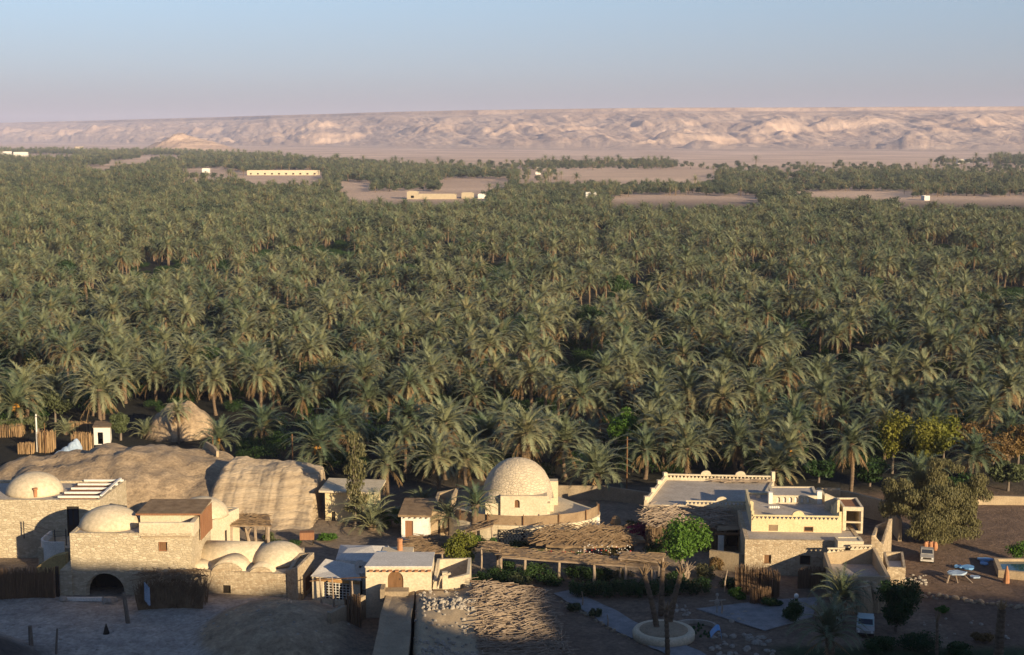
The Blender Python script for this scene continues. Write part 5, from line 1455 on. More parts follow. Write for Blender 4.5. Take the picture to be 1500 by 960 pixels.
def ball(rs, cx, cy, cz, rx, ry, rz, n, k=.45):
    out = []
    for _ in range(n):
        d = Vector((rs.gauss(0, 1), rs.gauss(0, 1), rs.gauss(0, 1))).normalized() * rs.random() ** .4
        s_ = rs.uniform(.7, 1.2) * k
        out.append((cx + d.x * rx * .72, cy + d.y * ry * .72, cz + d.z * rz * .72, rx * s_, ry * s_, rz * s_))
    return out
rs = random.Random(77)
tree('ficus_tree', 'round bright green tree in front of the brush shed', 'tree', X(1000, 137, 3), 137.5, ball(rs, 0, 0, 3.25, 3.0, 2.7, 2.5, 26, .42), 9000, .15, 'leafb', [(.1, -.3, -.2, .3), (0, -.1, .8, .26), (-.05, 0, 1.8, .2)], 5)
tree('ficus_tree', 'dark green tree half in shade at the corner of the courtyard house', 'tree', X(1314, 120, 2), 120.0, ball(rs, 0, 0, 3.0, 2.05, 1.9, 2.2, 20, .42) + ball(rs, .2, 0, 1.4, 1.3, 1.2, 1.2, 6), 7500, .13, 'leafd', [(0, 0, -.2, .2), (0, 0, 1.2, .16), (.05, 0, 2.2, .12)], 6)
tree('tamarisk', 'big olive brown feathery tree at the right end of the houses', 'tree', X(1365, 149, 3), 148.5, ball(rs, 0, 0, 4.6, 5.4, 4.2, 3.8, 44, .24) + ball(rs, -1.6, -1.8, 2.2, 3.6, 2.0, 2.0, 18, .36) + ball(rs, 4.2, 0, 5.6, 2.6, 2.2, 2.0, 12, .4) + ball(rs, -3.4, .5, 4.4, 2.6, 2, 3.0, 14, .36) + ball(rs, 1.2, 0, 8.0, 2.6, 2, 1.3, 9, .4) + ball(rs, 3.0, -.6, 2.4, 2.2, 1.8, 1.6, 9, .4) + ball(rs, .3, -2.2, 1.3, 4.2, 1.6, 1.2, 14, .4), 90000, .115, 'leafo', [(0, 0, -.2, .45), (.2, 0, 1.4, .4), (.1, 0, 3.0, .3)], 8, 0.0, None, 9, 'trunk', 1.7)
tree('slender_tree', 'tall slender wispy tree growing in front of the yellow hut', 'tree', X(519, 153, 2), 153.3, [(rs.uniform(-.7, .7) - .1 + .05 * k, rs.uniform(-.4, .4), 1.6 + k * .62, rs.uniform(.55, 1.15), .7, rs.uniform(.5, .9)) for k in range(15)], 2600, .17, 'leafo', [(0, 0, -.2, .16), (.1, 0, 3, .13), (-.05, 0, 6.5, .09), (.1, 0, 10, .04)], 9, 0, None, 9, 'trunk', 1.6)
tree('green_shrub', 'bright yellow green shrub left of the long pergola', 'shrub', X(674, 138.5, 2), 138.5, ball(rs, 0, 0, 1.9, 2.0, 1.7, 1.9, 18, .42), 6500, .13, 'leafy', [(0, 0, -.2, .1), (0, 0, 1.2, .07)], 10)
tree('green_shrub', 'bright green shrub to the right of the stemless palm', 'shrub', X(573, 153, 1), 153.5, ball(rs, 0, 0, 1.2, 1.9, 1.4, 1.3, 12, .45), 3000, .13, 'leafb', [(0, 0, -.2, .08), (0, 0, .8, .05)], 11)
tree('green_shrub', 'bright green tree standing among the palms behind the shrine', 'shrub', X(917, 186, 5), 186.5, ball(rs, 0, 0, 4.6, 2.6, 2.2, 2.6, 14, .45), 3600, .2, 'leafb', [(0, 0, -.2, .15), (0, 0, 3.0, .1)], 12)
tree('clipped_bush', 'dark round clipped bush on the shaded garden path', 'bush', X(1163, 122, 1), 122.4, ball(rs, 0, 0, .95, 1.05, 1.05, 1.0, 16, .5), 3500, .09, 'leafd', [(0, 0, -.2, .08), (0, 0, .6, .05)], 13)
for (px, d, rz_, hgt, leaf, lab, cat) in (
    (1308, 179, 2.6, 8.6, 'leafy', 'yellow green tree above the left of the big olive tree', 'tree'), (1352, 177, 2.7, 8.0, 'leafy', 'yellow green tree just behind the top of the big olive tree', 'tree'), (1382, 179, 2.4, 8.2, 'leafy', 'yellow green tree with a dark trunk right of its twins', 'tree'),
    (1455, 177, 3.2, 5.8, 'leafr', 'bronze bush at the right edge before the palms', 'tree'), (1420, 182, 2.9, 6.4, 'leafr', 'bronze tree behind the yellow green trees', 'tree'), (1492, 180, 3.0, 6.6, 'leafr', 'rust tinted tree at the far right edge of the grove', 'tree'),
    (1478, 170, 2.5, 3.8, 'leafg', 'grey green bush below the bronze bushes', 'bush'), (1405, 166, 2.6, 3.2, 'leafd', 'dark low bush behind the low grove wall', 'bush'),
    (1150, 178, 2.8, 3.0, 'leafd', 'dark hedge like bush behind the niche block', 'bush'), (1200, 174, 2.4, 3.2, 'leafd', 'dark bush behind the arched gate', 'bush'), (1275, 172, 2.8, 3.4, 'leafd', 'dark bush against the boundary wall', 'bush'),
    (80, 212, 3.2, 5.0, 'leafg', 'grey green tamarisk behind the utility pole', 'bush'), (16, 203, 2.2, 2.6, 'leafg', 'grey green bush under the left edge palm', 'bush'), (55, 204, 2.2, 2.6, 'leafg', 'grey green bush just left of the utility pole', 'bush'),
    (176, 199, 1.5, 4.2, 'leafg', 'narrow grey green bush right of the white shack', 'bush'), (60, 226, 4.0, 8.0, 'leafo', 'olive tree among the palms at the upper left', 'tree'), (470, 232, 4.2, 7.5, 'leafo', 'olive brown tree amid the palms left of centre', 'tree')):
    rx = rz_; tree('broad_tree' if cat == 'tree' else 'wild_bush', lab, cat, X(px, d, 3), d, ball(rs, 0, 0, hgt * .62, rx, rx * .85, hgt * .38, 16, .42), 3200, .2, leaf, [(0, 0, -.2, .18), (.05, 0, hgt * .35, .13), (0, 0, hgt * .6, .08)], int(px))
# darker orchard trees scattered inside the grove
for k, (px, py) in enumerate(((1040, 447), (865, 466), (430, 372), (225, 420), (1010, 440), (600, 400), (330, 455), (1280, 420), (700, 365), (95, 395), (1380, 470), (770, 480), (560, 340), (1190, 372), (300, 530), (905, 420))):
    xx, d = P(px, py, 5.0); tree('orchard_tree', f'dark green broad orchard tree {["with a wide crown", "with a high crown", "with a ragged crown"][k % 3]} in the grove, ' + ['right of centre', 'at centre', 'left of centre', 'on the left', 'near centre right', 'behind centre', 'lower left', 'upper right', 'far centre', 'at far left', 'at far right', 'just below centre', 'far left of centre', 'far right of centre', 'low on the left', 'above the shrine'][k], 'tree', xx, d, ball(rs, 0, 0, 5.4, 3.6 + k % 3 * .5, 3.2, 2.4, 14, .42), 5200 if py > 430 else 2200, .15 if py > 430 else .28, 'leafd', [(0, 0, -.2, .2), (0, 0, 3, .15)], 500 + k, group='orchard trees in the grove')
# ================================================================== rocks, fences, garden, small things
def at(px, py, z=0.0):
    q = P(px, py, z); return q[0], q[1]
def sgl(mb, name, mat, label, cat, group=None, smooth=False):
    return tag(mb.build(name, mat, None, smooth), label, cat, group)

# layered rock outcrop
rk0, rk1 = X(286, 158, 2), X(467, 157, 2)
nu, nv = 120, 70; vs = []
for j in range(nv + 1):
    for i in range(nu + 1):
        u, v = i / nu, j / nv
        x_ = rk0 + (rk1 - rk0) * u + 1.5 * (v - .3) * (1 - u)
        y_ = 151.2 + 15.5 * v + 1.2 * u * (1 - v)
        top_ = 4.9 - .8 * max(0, (u - .72) / .28) + 1.0 * (float(fbm(u * 4, v * 3, 4, 139)) - .47)
        hh_ = top_ * float(sstep(-.06, .66, v + .16 * (float(fbm(u * 6, .5, 4, 137)) - .47))) ** .85 * float(sstep(1.0, .8, v)) * float(sstep(-.02, .22, u))
        lay = .58; tl_ = hh_ / lay + 2.2 * u + 1.1 * float(fbm(x_ / 6, y_ / 6, 2, 131)); fr_ = tl_ - math.floor(tl_)
        st_ = hh_ + (float(sstep(.3, .85, fr_)) - fr_) * lay
        w_ = .12 + .5 * float(sstep(.6, .9, u))
        cut = 1 - float(sstep(.985 - .10 * (1 - hh_ / 6) * float(fbm(u * 0 + 1, hh_ * 1.3, 3, 140)), 1.0, u))
        hz_ = (hh_ * (1 - w_) + st_ * w_) * cut + .42 * (float(fbm(x_ / 1.2, y_ / 1.2, 5, 133)) - .47) * min(1, hh_) - .18 * min(1, hh_) * max(0, 1 - 6 * abs(float(fbm(x_ / 3.5 + y_ / 7, y_ / 9, 3, 134)) - .47))
        vs.append((x_ + .25 * (fr_ - .5) * w_ * float(sstep(.8, 1, u)), y_, hz_ - .30 + G(x_, y_) * .3))
N1 = nu + 1; mb = MB(); mb.add(vs, [(j * N1 + i, j * N1 + i + 1, (j + 1) * N1 + i + 1, (j + 1) * N1 + i) for j in range(nv) for i in range(nu)])
sgl(mb, 'rock_outcrop', M['rock'], 'pale layered rock outcrop ending in a broken cliff beside the yellow hut', 'rock')

# reed fence at the left edge
def reed_fence(name, label, a, b_, h, n, mat, thick=.18, seed=1, gap=None, backing=True):
    rs = random.Random(seed); A, B = Vector(a), Vector(b_); mb = MB()
    d = (B - A).normalized(); s_ = Vector((-d.y, d.x))
    for k in range(n):
        q = A.lerp(B, (k + rs.random()) / n) + s_ * rs.uniform(-thick, thick); z0_ = G(q.x, q.y)
        t_ = rs.uniform(-.12, .12); r_ = rs.uniform(.02, .045)
        mb.tube([(q.x, q.y, z0_ - .1), (q.x + t_ * d.x, q.y + t_ * d.y, z0_ + h * rs.uniform(.86, 1.1))], [r_, r_ * .6], 4)
    if backing:
        mid = (A + B) / 2; mb.box((mid.x, mid.y, G(mid.x, mid.y) - .1), ((B - A).length, .06, h * .9), math.atan2(d.y, d.x))
    return sgl(mb, name, mat, label, 'fence')
reed_fence('reed_fence', 'tall dark reed fence at the left below the stone house', at(-40, 879), at(81, 876), 2.75, 420, M['reed'], seed=2)
mb = MB(); q = at(85, 874); mb.box((q[0], q[1], -.2), (.28, .28, 3.1)); sgl(mb, 'gate_post', M['dark'], 'thick dark post at the end of the tall reed fence', 'post')
# brush hut / stack of canes in the yard
c0 = at(254, 888); mb = MB(); rs = random.Random(41)
for k in range(520):
    u = rs.uniform(-1, 1); v = rs.choice([-1, -1, rs.uniform(-1, 1)]); x_ = c0[0] + u * 3.0; y_ = c0[1] + v * 1.1
    hh_ = rs.uniform(2.1, 3.3) * (1 - .15 * abs(u)); r_ = rs.uniform(.02, .05)
    mb.tube([(x_, y_, -.1), (x_ + rs.uniform(-.35, .35), y_ + rs.uniform(-.1, .4), hh_ * .6), (x_ + rs.uniform(-.7, .7), y_ + rs.uniform(-.2, .6), hh_)], [r_, r_, r_ * .5], 4)
stick_pile(mb, [(c0[0] - 2.8, c0[1] - 1, 2.7), (c0[0] + 2.8, c0[1] - 1, 2.6), (c0[0] + 2.8, c0[1] + 1, 2.9), (c0[0] - 2.8, c0[1] + 1, 2.9)], 160, 0, (.8, 2.2), (.02, .045), None, 1.5, .4)
sgl(mb, 'cane_stack', M['thatch'], 'great shaggy stack of dry canes and palm branches in the yard', 'brush stack')
mb = MB(); q = (c0[0] - 2.2, c0[1] - 1.35)
for k in range(5): mb.box((q[0] + .09 * k, q[1] - .05 * (k % 2), 1.0 - .12 * k), (.16, .05, 1.7), .1 * k, .8)
sgl(mb, 'hanging_cloth', M['bluepale'], 'pale blue cloth hanging on the left of the cane stack', 'cloth')
# posts in the yard
for (p0, p1, r_, lab) in (((188, 914), (181, 868), .2, 'thick leaning wooden post beside the cane stack'), ((46, 948), (44, 917), .2, 'thick upright post at the lower left'), ((82, 958), (84, 921), .1, 'thin post right of the thick one at the lower left')):
    a = at(*p0); zt = Z(p1[1], a[1]); xt = X(p1[0], a[1], zt); g0 = G(*a); mb = MB(); mb.tube([(a[0], a[1], g0 - .3), (a[0] * .6 + xt * .4, a[1], g0 + (zt - g0) * .4), (xt, a[1], max(zt, g0 + 1.5))], [r_ * 1.1, r_, r_ * .85], 8)
    sgl(mb, 'wooden_post', M['trunk'], lab, 'post')
a = at(156, 930); mb = MB(); mb.lathe((a[0], a[1], G(*a) - .1), [(.34, 0), (.24, .25), (.15, .6), (.03, 1.0)], 7, 1, .2, 3); sgl(mb, 'tree_stump', M['dark'], 'dark pointed stump in the grey yard', 'stump')
rs = random.Random(51); mb = MB()
for k in range(110):
    a = at(rs.uniform(0, 520), rs.uniform(890, 955)); s_ = rs.uniform(.05, .16); mb.lathe((a[0], a[1], G(*a) - .03), [(s_, 0), (s_ * 1.05, s_ * .4), (s_ * .5, s_ * .9)], 6, .8, .3, k)
sgl(mb, 'loose_stones', M['pebble'], 'loose small stones strewn over the grey yard', 'stones')['kind'] = 'stuff'

# thatched pergola beside the domed house, with its furniture
def pergola(name, label, c4, z, posts, mat, post_r=.12, seed=0, sag=.08, sticks=120, th=.1, pm='stick', cat='pergola'):
    """flat roof over four plan corners, carried by posts"""
    cx_, cy_ = sum(p[0] for p in c4) / 4, sum(p[1] for p in c4) / 4
    t = thing(name, (cx_, cy_, 0), label, cat); rs = random.Random(seed); zz_ = z if isinstance(z, (list, tuple)) else [z] * 4
    c = [Vector((p[0], p[1], zz_[i])) for i, p in enumerate(c4)]
    n = 14; top = []
    for j in range(5):
        for i in range(n + 1):
            q = c[0].lerp(c[1], i / n).lerp(c[3].lerp(c[2], i / n), j / 4); top.append((q.x + rs.uniform(-.06, .06) , q.y + rs.uniform(-.05, .05), q.z + rs.uniform(-sag, sag)))
    m = MB(); N_ = n + 1; f = [(j * N_ + i, j * N_ + i + 1, (j + 1) * N_ + i + 1, (j + 1) * N_ + i) for j in range(4) for i in range(n)]
    k = len(top); m.add(top + [(p[0], p[1], p[2] - th) for p in top], f + [tuple(i_ + k for i_ in reversed(q)) for q in f])
    bd = [i for i in range(N_)] + [j * N_ + n for j in range(1, 5)] + [4 * N_ + i for i in range(n - 1, -1, -1)] + [j * N_ for j in range(3, 0, -1)]
    m.f += [(bd[(i + 1) % len(bd)], bd[i], k + bd[i], k + bd[(i + 1) % len(bd)]) for i in range(len(bd))]
    if sticks: stick_pile(m, [tuple(p) for p in c], sticks, .03, (.6, 1.8), (.015, .035), .1, .5, .12, rs)
    m.build('roof', mat, t)
    for (u, v) in posts:
        q = c[0].lerp(c[1], u).lerp(c[3].lerp(c[2], u), v); m = MB(); m.tube([(q.x + rs.uniform(-.1, .1), q.y, -.2), (q.x + rs.uniform(-.08, .08), q.y, q.z * .5), (q.x, q.y, q.z - th * .5)], [post_r * 1.15, post_r, post_r * .9], 7); m.build('post', M[pm], t)
    for v in (0.02, .98):
        a_, b2 = c[0].lerp(c[3], v), c[1].lerp(c[2], v); m = MB(); m.tube([a_ - Vector((0, 0, th + .04)), b2 - Vector((0, 0, th + .04))], .07, 6); m.build('beam', M[pm], t)
    return t
pergola('thatched_pergola', 'small thatched pergola with forked tree trunk posts beside the domed house', [(X(333, 144, 3), 144.2), (X(398, 144, 3), 143.9), (X(394, 148, 3), 148.2), (X(340, 148, 3), 148.4)], 2.9, [(.08, .05), (.62, .05), (.93, .05), (.08, .95), (.93, .95)], M['thatch'], .17, 3, .06, 90, .14)
mb = MB(); a = at(366, 799); mb.tube([(a[0], a[1], 0), (a[0] - .3, a[1], 1.4), (a[0] - .9, a[1], 2.6)], [.2, .16, .1], 7); mb.tube([(a[0] - .2, a[1], 1.2), (a[0] + .5, a[1] + .1, 2.6)], [.14, .08], 7); sgl(mb, 'dead_trunk', M['stick'], 'forked bare trunk standing under the thatched pergola', 'trunk')
a = at(450, 797); t = thing('brick_oven', (a[0], a[1], 0), 'dark red box on four legs in the sandy court before the rock', 'oven'); mb = MB(); mb.box((a[0], a[1], .55), (1.5, .9, .8), .1); mb.build('body', M['redwood'], t)
for sx in (-.62, .62):
    for sy in (-.35, .35): mb = MB(); mb.box((a[0] + sx, a[1] + sy + .06 * sx, -.05), (.1, .1, .61)); mb.build('leg', M['dark'], t)

# thatched sunshade, long pergola, small roofs in the garden
um = thing('thatched_sunshade', (X(855, 142), 142, 0), 'broad low sunshade of layered palm thatch in front of the shrine', 'sunshade')
cU = (X(856, 142.3, 2.6), 142.3); vs = []; mb = MB(); rs = random.Random(61)
nr, nc_ = 8, 56
for i in range(nr + 1):
    for k in range(nc_):
        q = i / nr; a = 2 * math.pi * k / nc_; rx, ry = 6.1 * q, 2.9 * q; jj = 1 + rs.uniform(-.06, .06) * q
        vs.append((cU[0] + .3 * (1 - q) + rx * jj * math.cos(a), cU[1] + ry * jj * math.sin(a), 2.95 - 1.0 * q ** .8 + rs.uniform(-.06, .06)))
fs = [(i * nc_ + k, (i + 1) * nc_ + k, (i + 1) * nc_ + (k + 1) % nc_, i * nc_ + (k + 1) % nc_) for i in range(nr) for k in range(nc_)]
k0 = len(vs); mb.add(vs + [(p[0], p[1], p[2] - .22) for p in vs], fs + [tuple(i_ + k0 for i_ in reversed(f)) for f in fs] + [(nr * nc_ + (k + 1) % nc_, nr * nc_ + k, k0 + nr * nc_ + k, k0 + nr * nc_ + (k + 1) % nc_) for k in range(nc_)])
for k in range(420):
    a = rs.uniform(0, 6.28); q0 = rs.uniform(.05, .6); q1 = min(1.06, q0 + rs.uniform(.25, .5)); pts_ = []
    for q in (q0, (q0 + q1) / 2, q1): pts_.append((cU[0] + .3 * (1 - q) + 6.1 * q * math.cos(a), cU[1] + 2.9 * q * math.sin(a), 2.95 - 1.0 * q ** .8 + .07 + rs.uniform(0, .06)))
    mb.tube(pts_, rs.uniform(.02, .05), 4)
stick_pile(mb, [(cU[0] - 5.2, cU[1] - 2.2, 2.05), (cU[0] + 5.4, cU[1] - 2.2, 2.0), (cU[0] + 4.2, cU[1] + .6, 3.0), (cU[0] - 4.2, cU[1] + .6, 3.0)], 260, .06, (.8, 2.2), (.02, .05), .2, .9, .25)
mb.build('thatch', M['thatch'], um)
for k in range(7):
    a = math.pi * 2 * k / 7 + .2; mb = MB(); x_, y_ = cU[0] + 5.0 * math.cos(a), cU[1] + 2.2 * math.sin(a); mb.tube([(x_, y_, -.2), (x_, y_, 2.2)], .12, 6); mb.build('post', M['stick'], um)
for px, py, lab in ((830, 784, 'left one of two dark round basins beside the shrine terrace'), (868, 779, 'right one of two dark round basins beside the shrine terrace')):
    a = at(px, py, 2.2); mb = MB(); mb.lathe((a[0], a[1], 1.2), [(.55, 0), (.8, .5), (.82, .9), (.7, .95), (.66, .8)], 18); sgl(mb, 'round_basin', M['dark'], lab, 'basin', None, True)
mb = MB(); a = at(902, 781); mb.tube([(a[0], a[1], 0), (a[0], a[1], 1.4)], .07, 6); mb.lathe((a[0], a[1], 1.2), [(.55, -.15), (.6, 0), (.45, .5), (.1, .8)], 14, 1, .15, 4); sgl(mb, 'straw_parasol', M['reedtan'], 'small straw mushroom parasol right of the shrine', 'parasol')
pergola('long_pergola', 'long mat roofed pergola running across the garden below the sunshade', [(X(735, 134, 2.5), 134.0), (X(962, 131.2, 2.5), 131.0), (X(968, 133, 2.5), 133.0), (X(702, 137.4, 2.5), 137.6)], [2.55, 2.35, 2.45, 2.65], [(.01, .1), (.16, .05), (.38, .05), (.6, .05), (.8, .05), (.98, .1), (.1, .95), (.5, .95), (.95, .95)], M['mat'], .16, 5, .08, 160, .1)
pergola('frame_roof', 'small square shade roof of poles at the left end of the long pergola', [(X(703, 136.0, 2.8), 136.2), (X(733, 135.2, 2.8), 135.3), (X(738, 137.6, 2.8), 137.9), (X(712, 138, 2.8), 138.2)], 2.8, [(.05, .05), (.95, .05)], M['mat'], .1, 6, .03, 30, .08)
pergola('frame_roof', 'tilted mat roof at the right end of the long pergola by the round tree', [(X(906, 132.5, 2.6), 132.6), (X(968, 131.6, 2.5), 131.6), (X(975, 133.4, 2.5), 133.6), (X(912, 134, 2.6), 134.2)], [2.85, 2.75, 2.95, 3.0], [(.05, .1), (.95, .1), (.95, .9)], M['mat'], .12, 7, .04, 30, .08)
pergola('thatched_canopy', 'low thatched canopy at the foot of the white hut', [(X(590, 138, 2), 137.8), (X(650, 138, 2), 137.6), (X(668, 142, 2), 142.6), (X(604, 142, 2), 142.8)], [1.9, 1.9, 2.1, 2.1], [(.3, .03), (.95, .03), (.02, .5)], M['thatch'], .1, 8, .1, 160, .12)
pergola('slanting_roof', 'slanting pole roof beside the slim young palm', [(X(682, 146, 2), 145.4), (X(722, 146, 2), 145.2), (X(724, 148, 2), 147.0), (X(690, 148, 2), 147.2)], [1.7, 2.6, 2.7, 1.8], [(.95, .05), (.05, .05)], M['mat'], .1, 9, .03, 20, .1)

# hedge, beds and flowers
def shrub(name, label, cat, px, py, r, h, n, size, leaf, seed, group=None):
    a = at(px, py); rs = random.Random(seed); return tree(name, label, cat, a[0], a[1], ball(rs, 0, 0, h * .5, r, r * .7, h * .55, 10, .5), n, size, leaf, None, seed, .2, group)
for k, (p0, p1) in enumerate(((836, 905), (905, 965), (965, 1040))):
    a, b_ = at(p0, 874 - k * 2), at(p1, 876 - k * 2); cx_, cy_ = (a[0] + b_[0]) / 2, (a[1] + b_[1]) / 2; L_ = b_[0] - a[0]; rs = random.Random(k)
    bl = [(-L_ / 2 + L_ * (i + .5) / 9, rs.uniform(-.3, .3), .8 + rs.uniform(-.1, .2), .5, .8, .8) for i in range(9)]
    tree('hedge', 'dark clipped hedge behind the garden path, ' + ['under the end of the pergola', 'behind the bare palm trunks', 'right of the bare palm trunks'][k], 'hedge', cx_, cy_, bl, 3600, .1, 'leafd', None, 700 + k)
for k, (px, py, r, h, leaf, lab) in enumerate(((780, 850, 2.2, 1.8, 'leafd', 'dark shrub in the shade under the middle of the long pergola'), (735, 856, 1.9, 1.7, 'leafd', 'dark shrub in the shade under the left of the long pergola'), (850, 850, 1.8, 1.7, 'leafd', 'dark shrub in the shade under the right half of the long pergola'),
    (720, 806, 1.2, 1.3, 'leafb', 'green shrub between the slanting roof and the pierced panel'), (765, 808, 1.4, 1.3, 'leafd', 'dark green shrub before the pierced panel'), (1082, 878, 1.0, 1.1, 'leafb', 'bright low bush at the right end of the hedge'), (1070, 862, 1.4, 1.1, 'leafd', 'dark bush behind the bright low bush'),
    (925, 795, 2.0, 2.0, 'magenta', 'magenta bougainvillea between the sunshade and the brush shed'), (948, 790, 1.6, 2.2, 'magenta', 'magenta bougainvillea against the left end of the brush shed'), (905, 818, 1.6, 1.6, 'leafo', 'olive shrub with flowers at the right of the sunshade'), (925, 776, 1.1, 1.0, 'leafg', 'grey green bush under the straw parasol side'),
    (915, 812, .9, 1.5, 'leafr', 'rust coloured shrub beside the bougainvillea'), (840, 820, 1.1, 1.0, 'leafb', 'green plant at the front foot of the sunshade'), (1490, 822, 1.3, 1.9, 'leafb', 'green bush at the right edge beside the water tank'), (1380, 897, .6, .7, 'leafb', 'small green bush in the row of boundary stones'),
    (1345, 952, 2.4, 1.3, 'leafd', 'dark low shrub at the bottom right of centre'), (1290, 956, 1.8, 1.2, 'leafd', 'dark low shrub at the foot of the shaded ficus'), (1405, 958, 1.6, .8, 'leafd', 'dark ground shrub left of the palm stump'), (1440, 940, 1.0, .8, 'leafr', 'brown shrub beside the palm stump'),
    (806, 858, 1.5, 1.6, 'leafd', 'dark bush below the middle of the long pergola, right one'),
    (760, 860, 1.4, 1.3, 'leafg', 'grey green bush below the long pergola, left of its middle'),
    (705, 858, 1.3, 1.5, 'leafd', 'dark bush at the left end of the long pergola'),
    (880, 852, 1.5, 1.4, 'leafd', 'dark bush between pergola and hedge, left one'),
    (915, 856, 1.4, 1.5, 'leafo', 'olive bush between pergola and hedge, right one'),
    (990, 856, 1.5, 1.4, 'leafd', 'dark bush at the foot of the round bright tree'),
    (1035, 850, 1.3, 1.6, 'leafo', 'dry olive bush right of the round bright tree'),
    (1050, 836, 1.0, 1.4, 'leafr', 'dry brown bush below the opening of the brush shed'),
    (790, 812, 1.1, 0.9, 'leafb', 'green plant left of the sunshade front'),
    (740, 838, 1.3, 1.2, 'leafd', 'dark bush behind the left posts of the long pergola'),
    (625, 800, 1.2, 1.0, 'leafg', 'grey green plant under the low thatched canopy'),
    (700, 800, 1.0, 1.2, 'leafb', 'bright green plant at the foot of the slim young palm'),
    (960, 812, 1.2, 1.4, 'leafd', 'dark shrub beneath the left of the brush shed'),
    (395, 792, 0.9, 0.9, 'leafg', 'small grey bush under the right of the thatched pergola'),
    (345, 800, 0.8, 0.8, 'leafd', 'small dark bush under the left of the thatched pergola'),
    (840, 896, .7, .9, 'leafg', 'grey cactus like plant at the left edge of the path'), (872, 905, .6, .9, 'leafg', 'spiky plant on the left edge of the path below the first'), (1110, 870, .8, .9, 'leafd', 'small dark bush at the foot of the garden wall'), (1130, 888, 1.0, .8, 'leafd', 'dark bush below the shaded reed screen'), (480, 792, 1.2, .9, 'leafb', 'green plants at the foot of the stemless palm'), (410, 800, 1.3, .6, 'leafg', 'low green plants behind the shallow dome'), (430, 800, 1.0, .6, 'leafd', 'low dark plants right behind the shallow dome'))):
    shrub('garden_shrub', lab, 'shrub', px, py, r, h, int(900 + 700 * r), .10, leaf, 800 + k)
mb = MB(); rs = random.Random(71)
for k in range(60):
    px = rs.uniform(800, 925); a = at(px, rs.uniform(808, 822), 1.6); s_ = rs.uniform(.05, .1); mb.lathe((a[0], a[1], 1.5 + rs.uniform(-.3, .6)), [(s_ * .4, 0), (s_, s_), (s_ * .2, s_ * 1.6)], 5)
o = sgl(mb, 'red_flowers', M['redfl'], 'red flowers scattered along the front of the thatched sunshade', 'flowers'); o['kind'] = 'stuff'
mb = MB()
for k in range(120):
    px = rs.uniform(845, 925); a = at(px, rs.uniform(802, 824), 1.9); s_ = rs.uniform(.04, .09); mb.lathe((a[0], a[1], 1.75 + rs.uniform(-.3, .5)), [(s_ * .4, 0), (s_, s_), (s_ * .2, s_ * 1.6)], 5)
o = sgl(mb, 'white_flowers', M['white'], 'white blossoms over the right front of the thatched sunshade', 'flowers'); o['kind'] = 'stuff'

# gravel path
cl = [(822, 868, 1.5), (860, 886, 2.0), (905, 912, 2.2), (950, 935, 2.2), (1000, 958, 2.4), (1040, 985, 2.6)]
mb = MB(); Lp = []; Rp = []
pc = [(Vector(at(a, b_)), w) for a, b_, w in cl]; fine = []
for i in range(len(pc) - 1):
    for k in range(6): fine.append((pc[i][0].lerp(pc[i + 1][0], k / 6), pc[i][1] + (pc[i + 1][1] - pc[i][1]) * k / 6))
rs = random.Random(81)
for i in range(len(fine) - 1):
    d = (fine[i + 1][0] - fine[i][0]).normalized(); n_ = Vector((-d.y, d.x)); w = fine[i][1] * .62
    for L_, s_ in ((Lp, 1), (Rp, -1)):
        q = fine[i][0] + n_ * s_ * (w + rs.uniform(-.12, .12)); L_.append((q.x, q.y, G(q.x, q.y) + .09))
k = len(Lp); mb.add(Lp + Rp, [(i, k + i, k + i + 1, i + 1) for i in range(k - 1)]); mb.f = [tuple(reversed(f)) if False else f for f in mb.f]
o = mb.build('gravel_path', M['gravelpath'], None); o['kind'] = 'structure'
sx, sy = at(1120, 905); mb = MB(); mb.prism([at(1020, 893), at(1120, 925), at(1190, 905), at(1200, 876), at(1130, 880)], .02, .10); o = mb.build('gravel_court', M['gravelpath'], None); o['kind'] = 'structure'

# stones: single rocks, copied
def stone_proto(seed):
    rs = random.Random(seed); m = MB(); m.lathe((0, 0, 0), [(.8, -.3), (1.0, .1), (.85, .55), (.4, .85)], 8, rs.uniform(.65, 1), .2, seed)
    me_ = bpy.data.meshes.new('stone'); me_.from_pydata(m.v, [], m.f); me_.update(); return me_
SP = []
for k in range(6):
    me_ = stone_proto(k); me_.materials.append(M['pebble'] if k < 4 else M['rock']); SP.append(me_)
def stone(px, py, s_, label, group, k=None):
    a = at(px, py); o = bpy.data.objects.new('stone', SP[rnd.randrange(4) if k is None else k]); col.objects.link(o)
    o.location = (a[0], a[1], G(*a)); o.scale = (s_, s_ * rnd.uniform(.7, 1.1), s_ * rnd.uniform(.6, 1)); o.rotation_euler = (0, 0, rnd.uniform(0, 6)); tag(o, label, 'stone', group)
for k in range(46): stone(rnd.uniform(1042, 1135), rnd.uniform(928, 962), rnd.uniform(.15, .38), 'pale stone in the heap at the bottom of the garden', 'stones heaped at the bottom of the garden')
for k in range(14): stone(rnd.uniform(1055, 1098), rnd.uniform(896, 912), rnd.uniform(.15, .34), 'pale stone in the small ring before the gravel court', 'stones ringed before the gravel court')
for k in range(34):
    u = k / 33; stone(1338 + u * 162 + rnd.uniform(-2, 2), 868 + 24 * u ** .8 + rnd.uniform(-3, 3), rnd.uniform(.2, .48), 'tan boulder in the row bordering the bare lot on the right', 'boulders bordering the bare lot', 4 + k % 2)
for k in range(30): stone(rnd.uniform(1322, 1356), rnd.uniform(842, 858), rnd.uniform(.1, .28), 'grey stone in the rubble at the foot of the lit brick box', 'rubble at the brick box')
for k in range(26): stone(825 + 95 * (k / 25) + rnd.uniform(-3, 3), 884 + 52 * (k / 25) + rnd.uniform(-2, 2), rnd.uniform(.14, .3), 'dark stone edging the left side of the gravel path', 'stones edging the gravel path', 5)
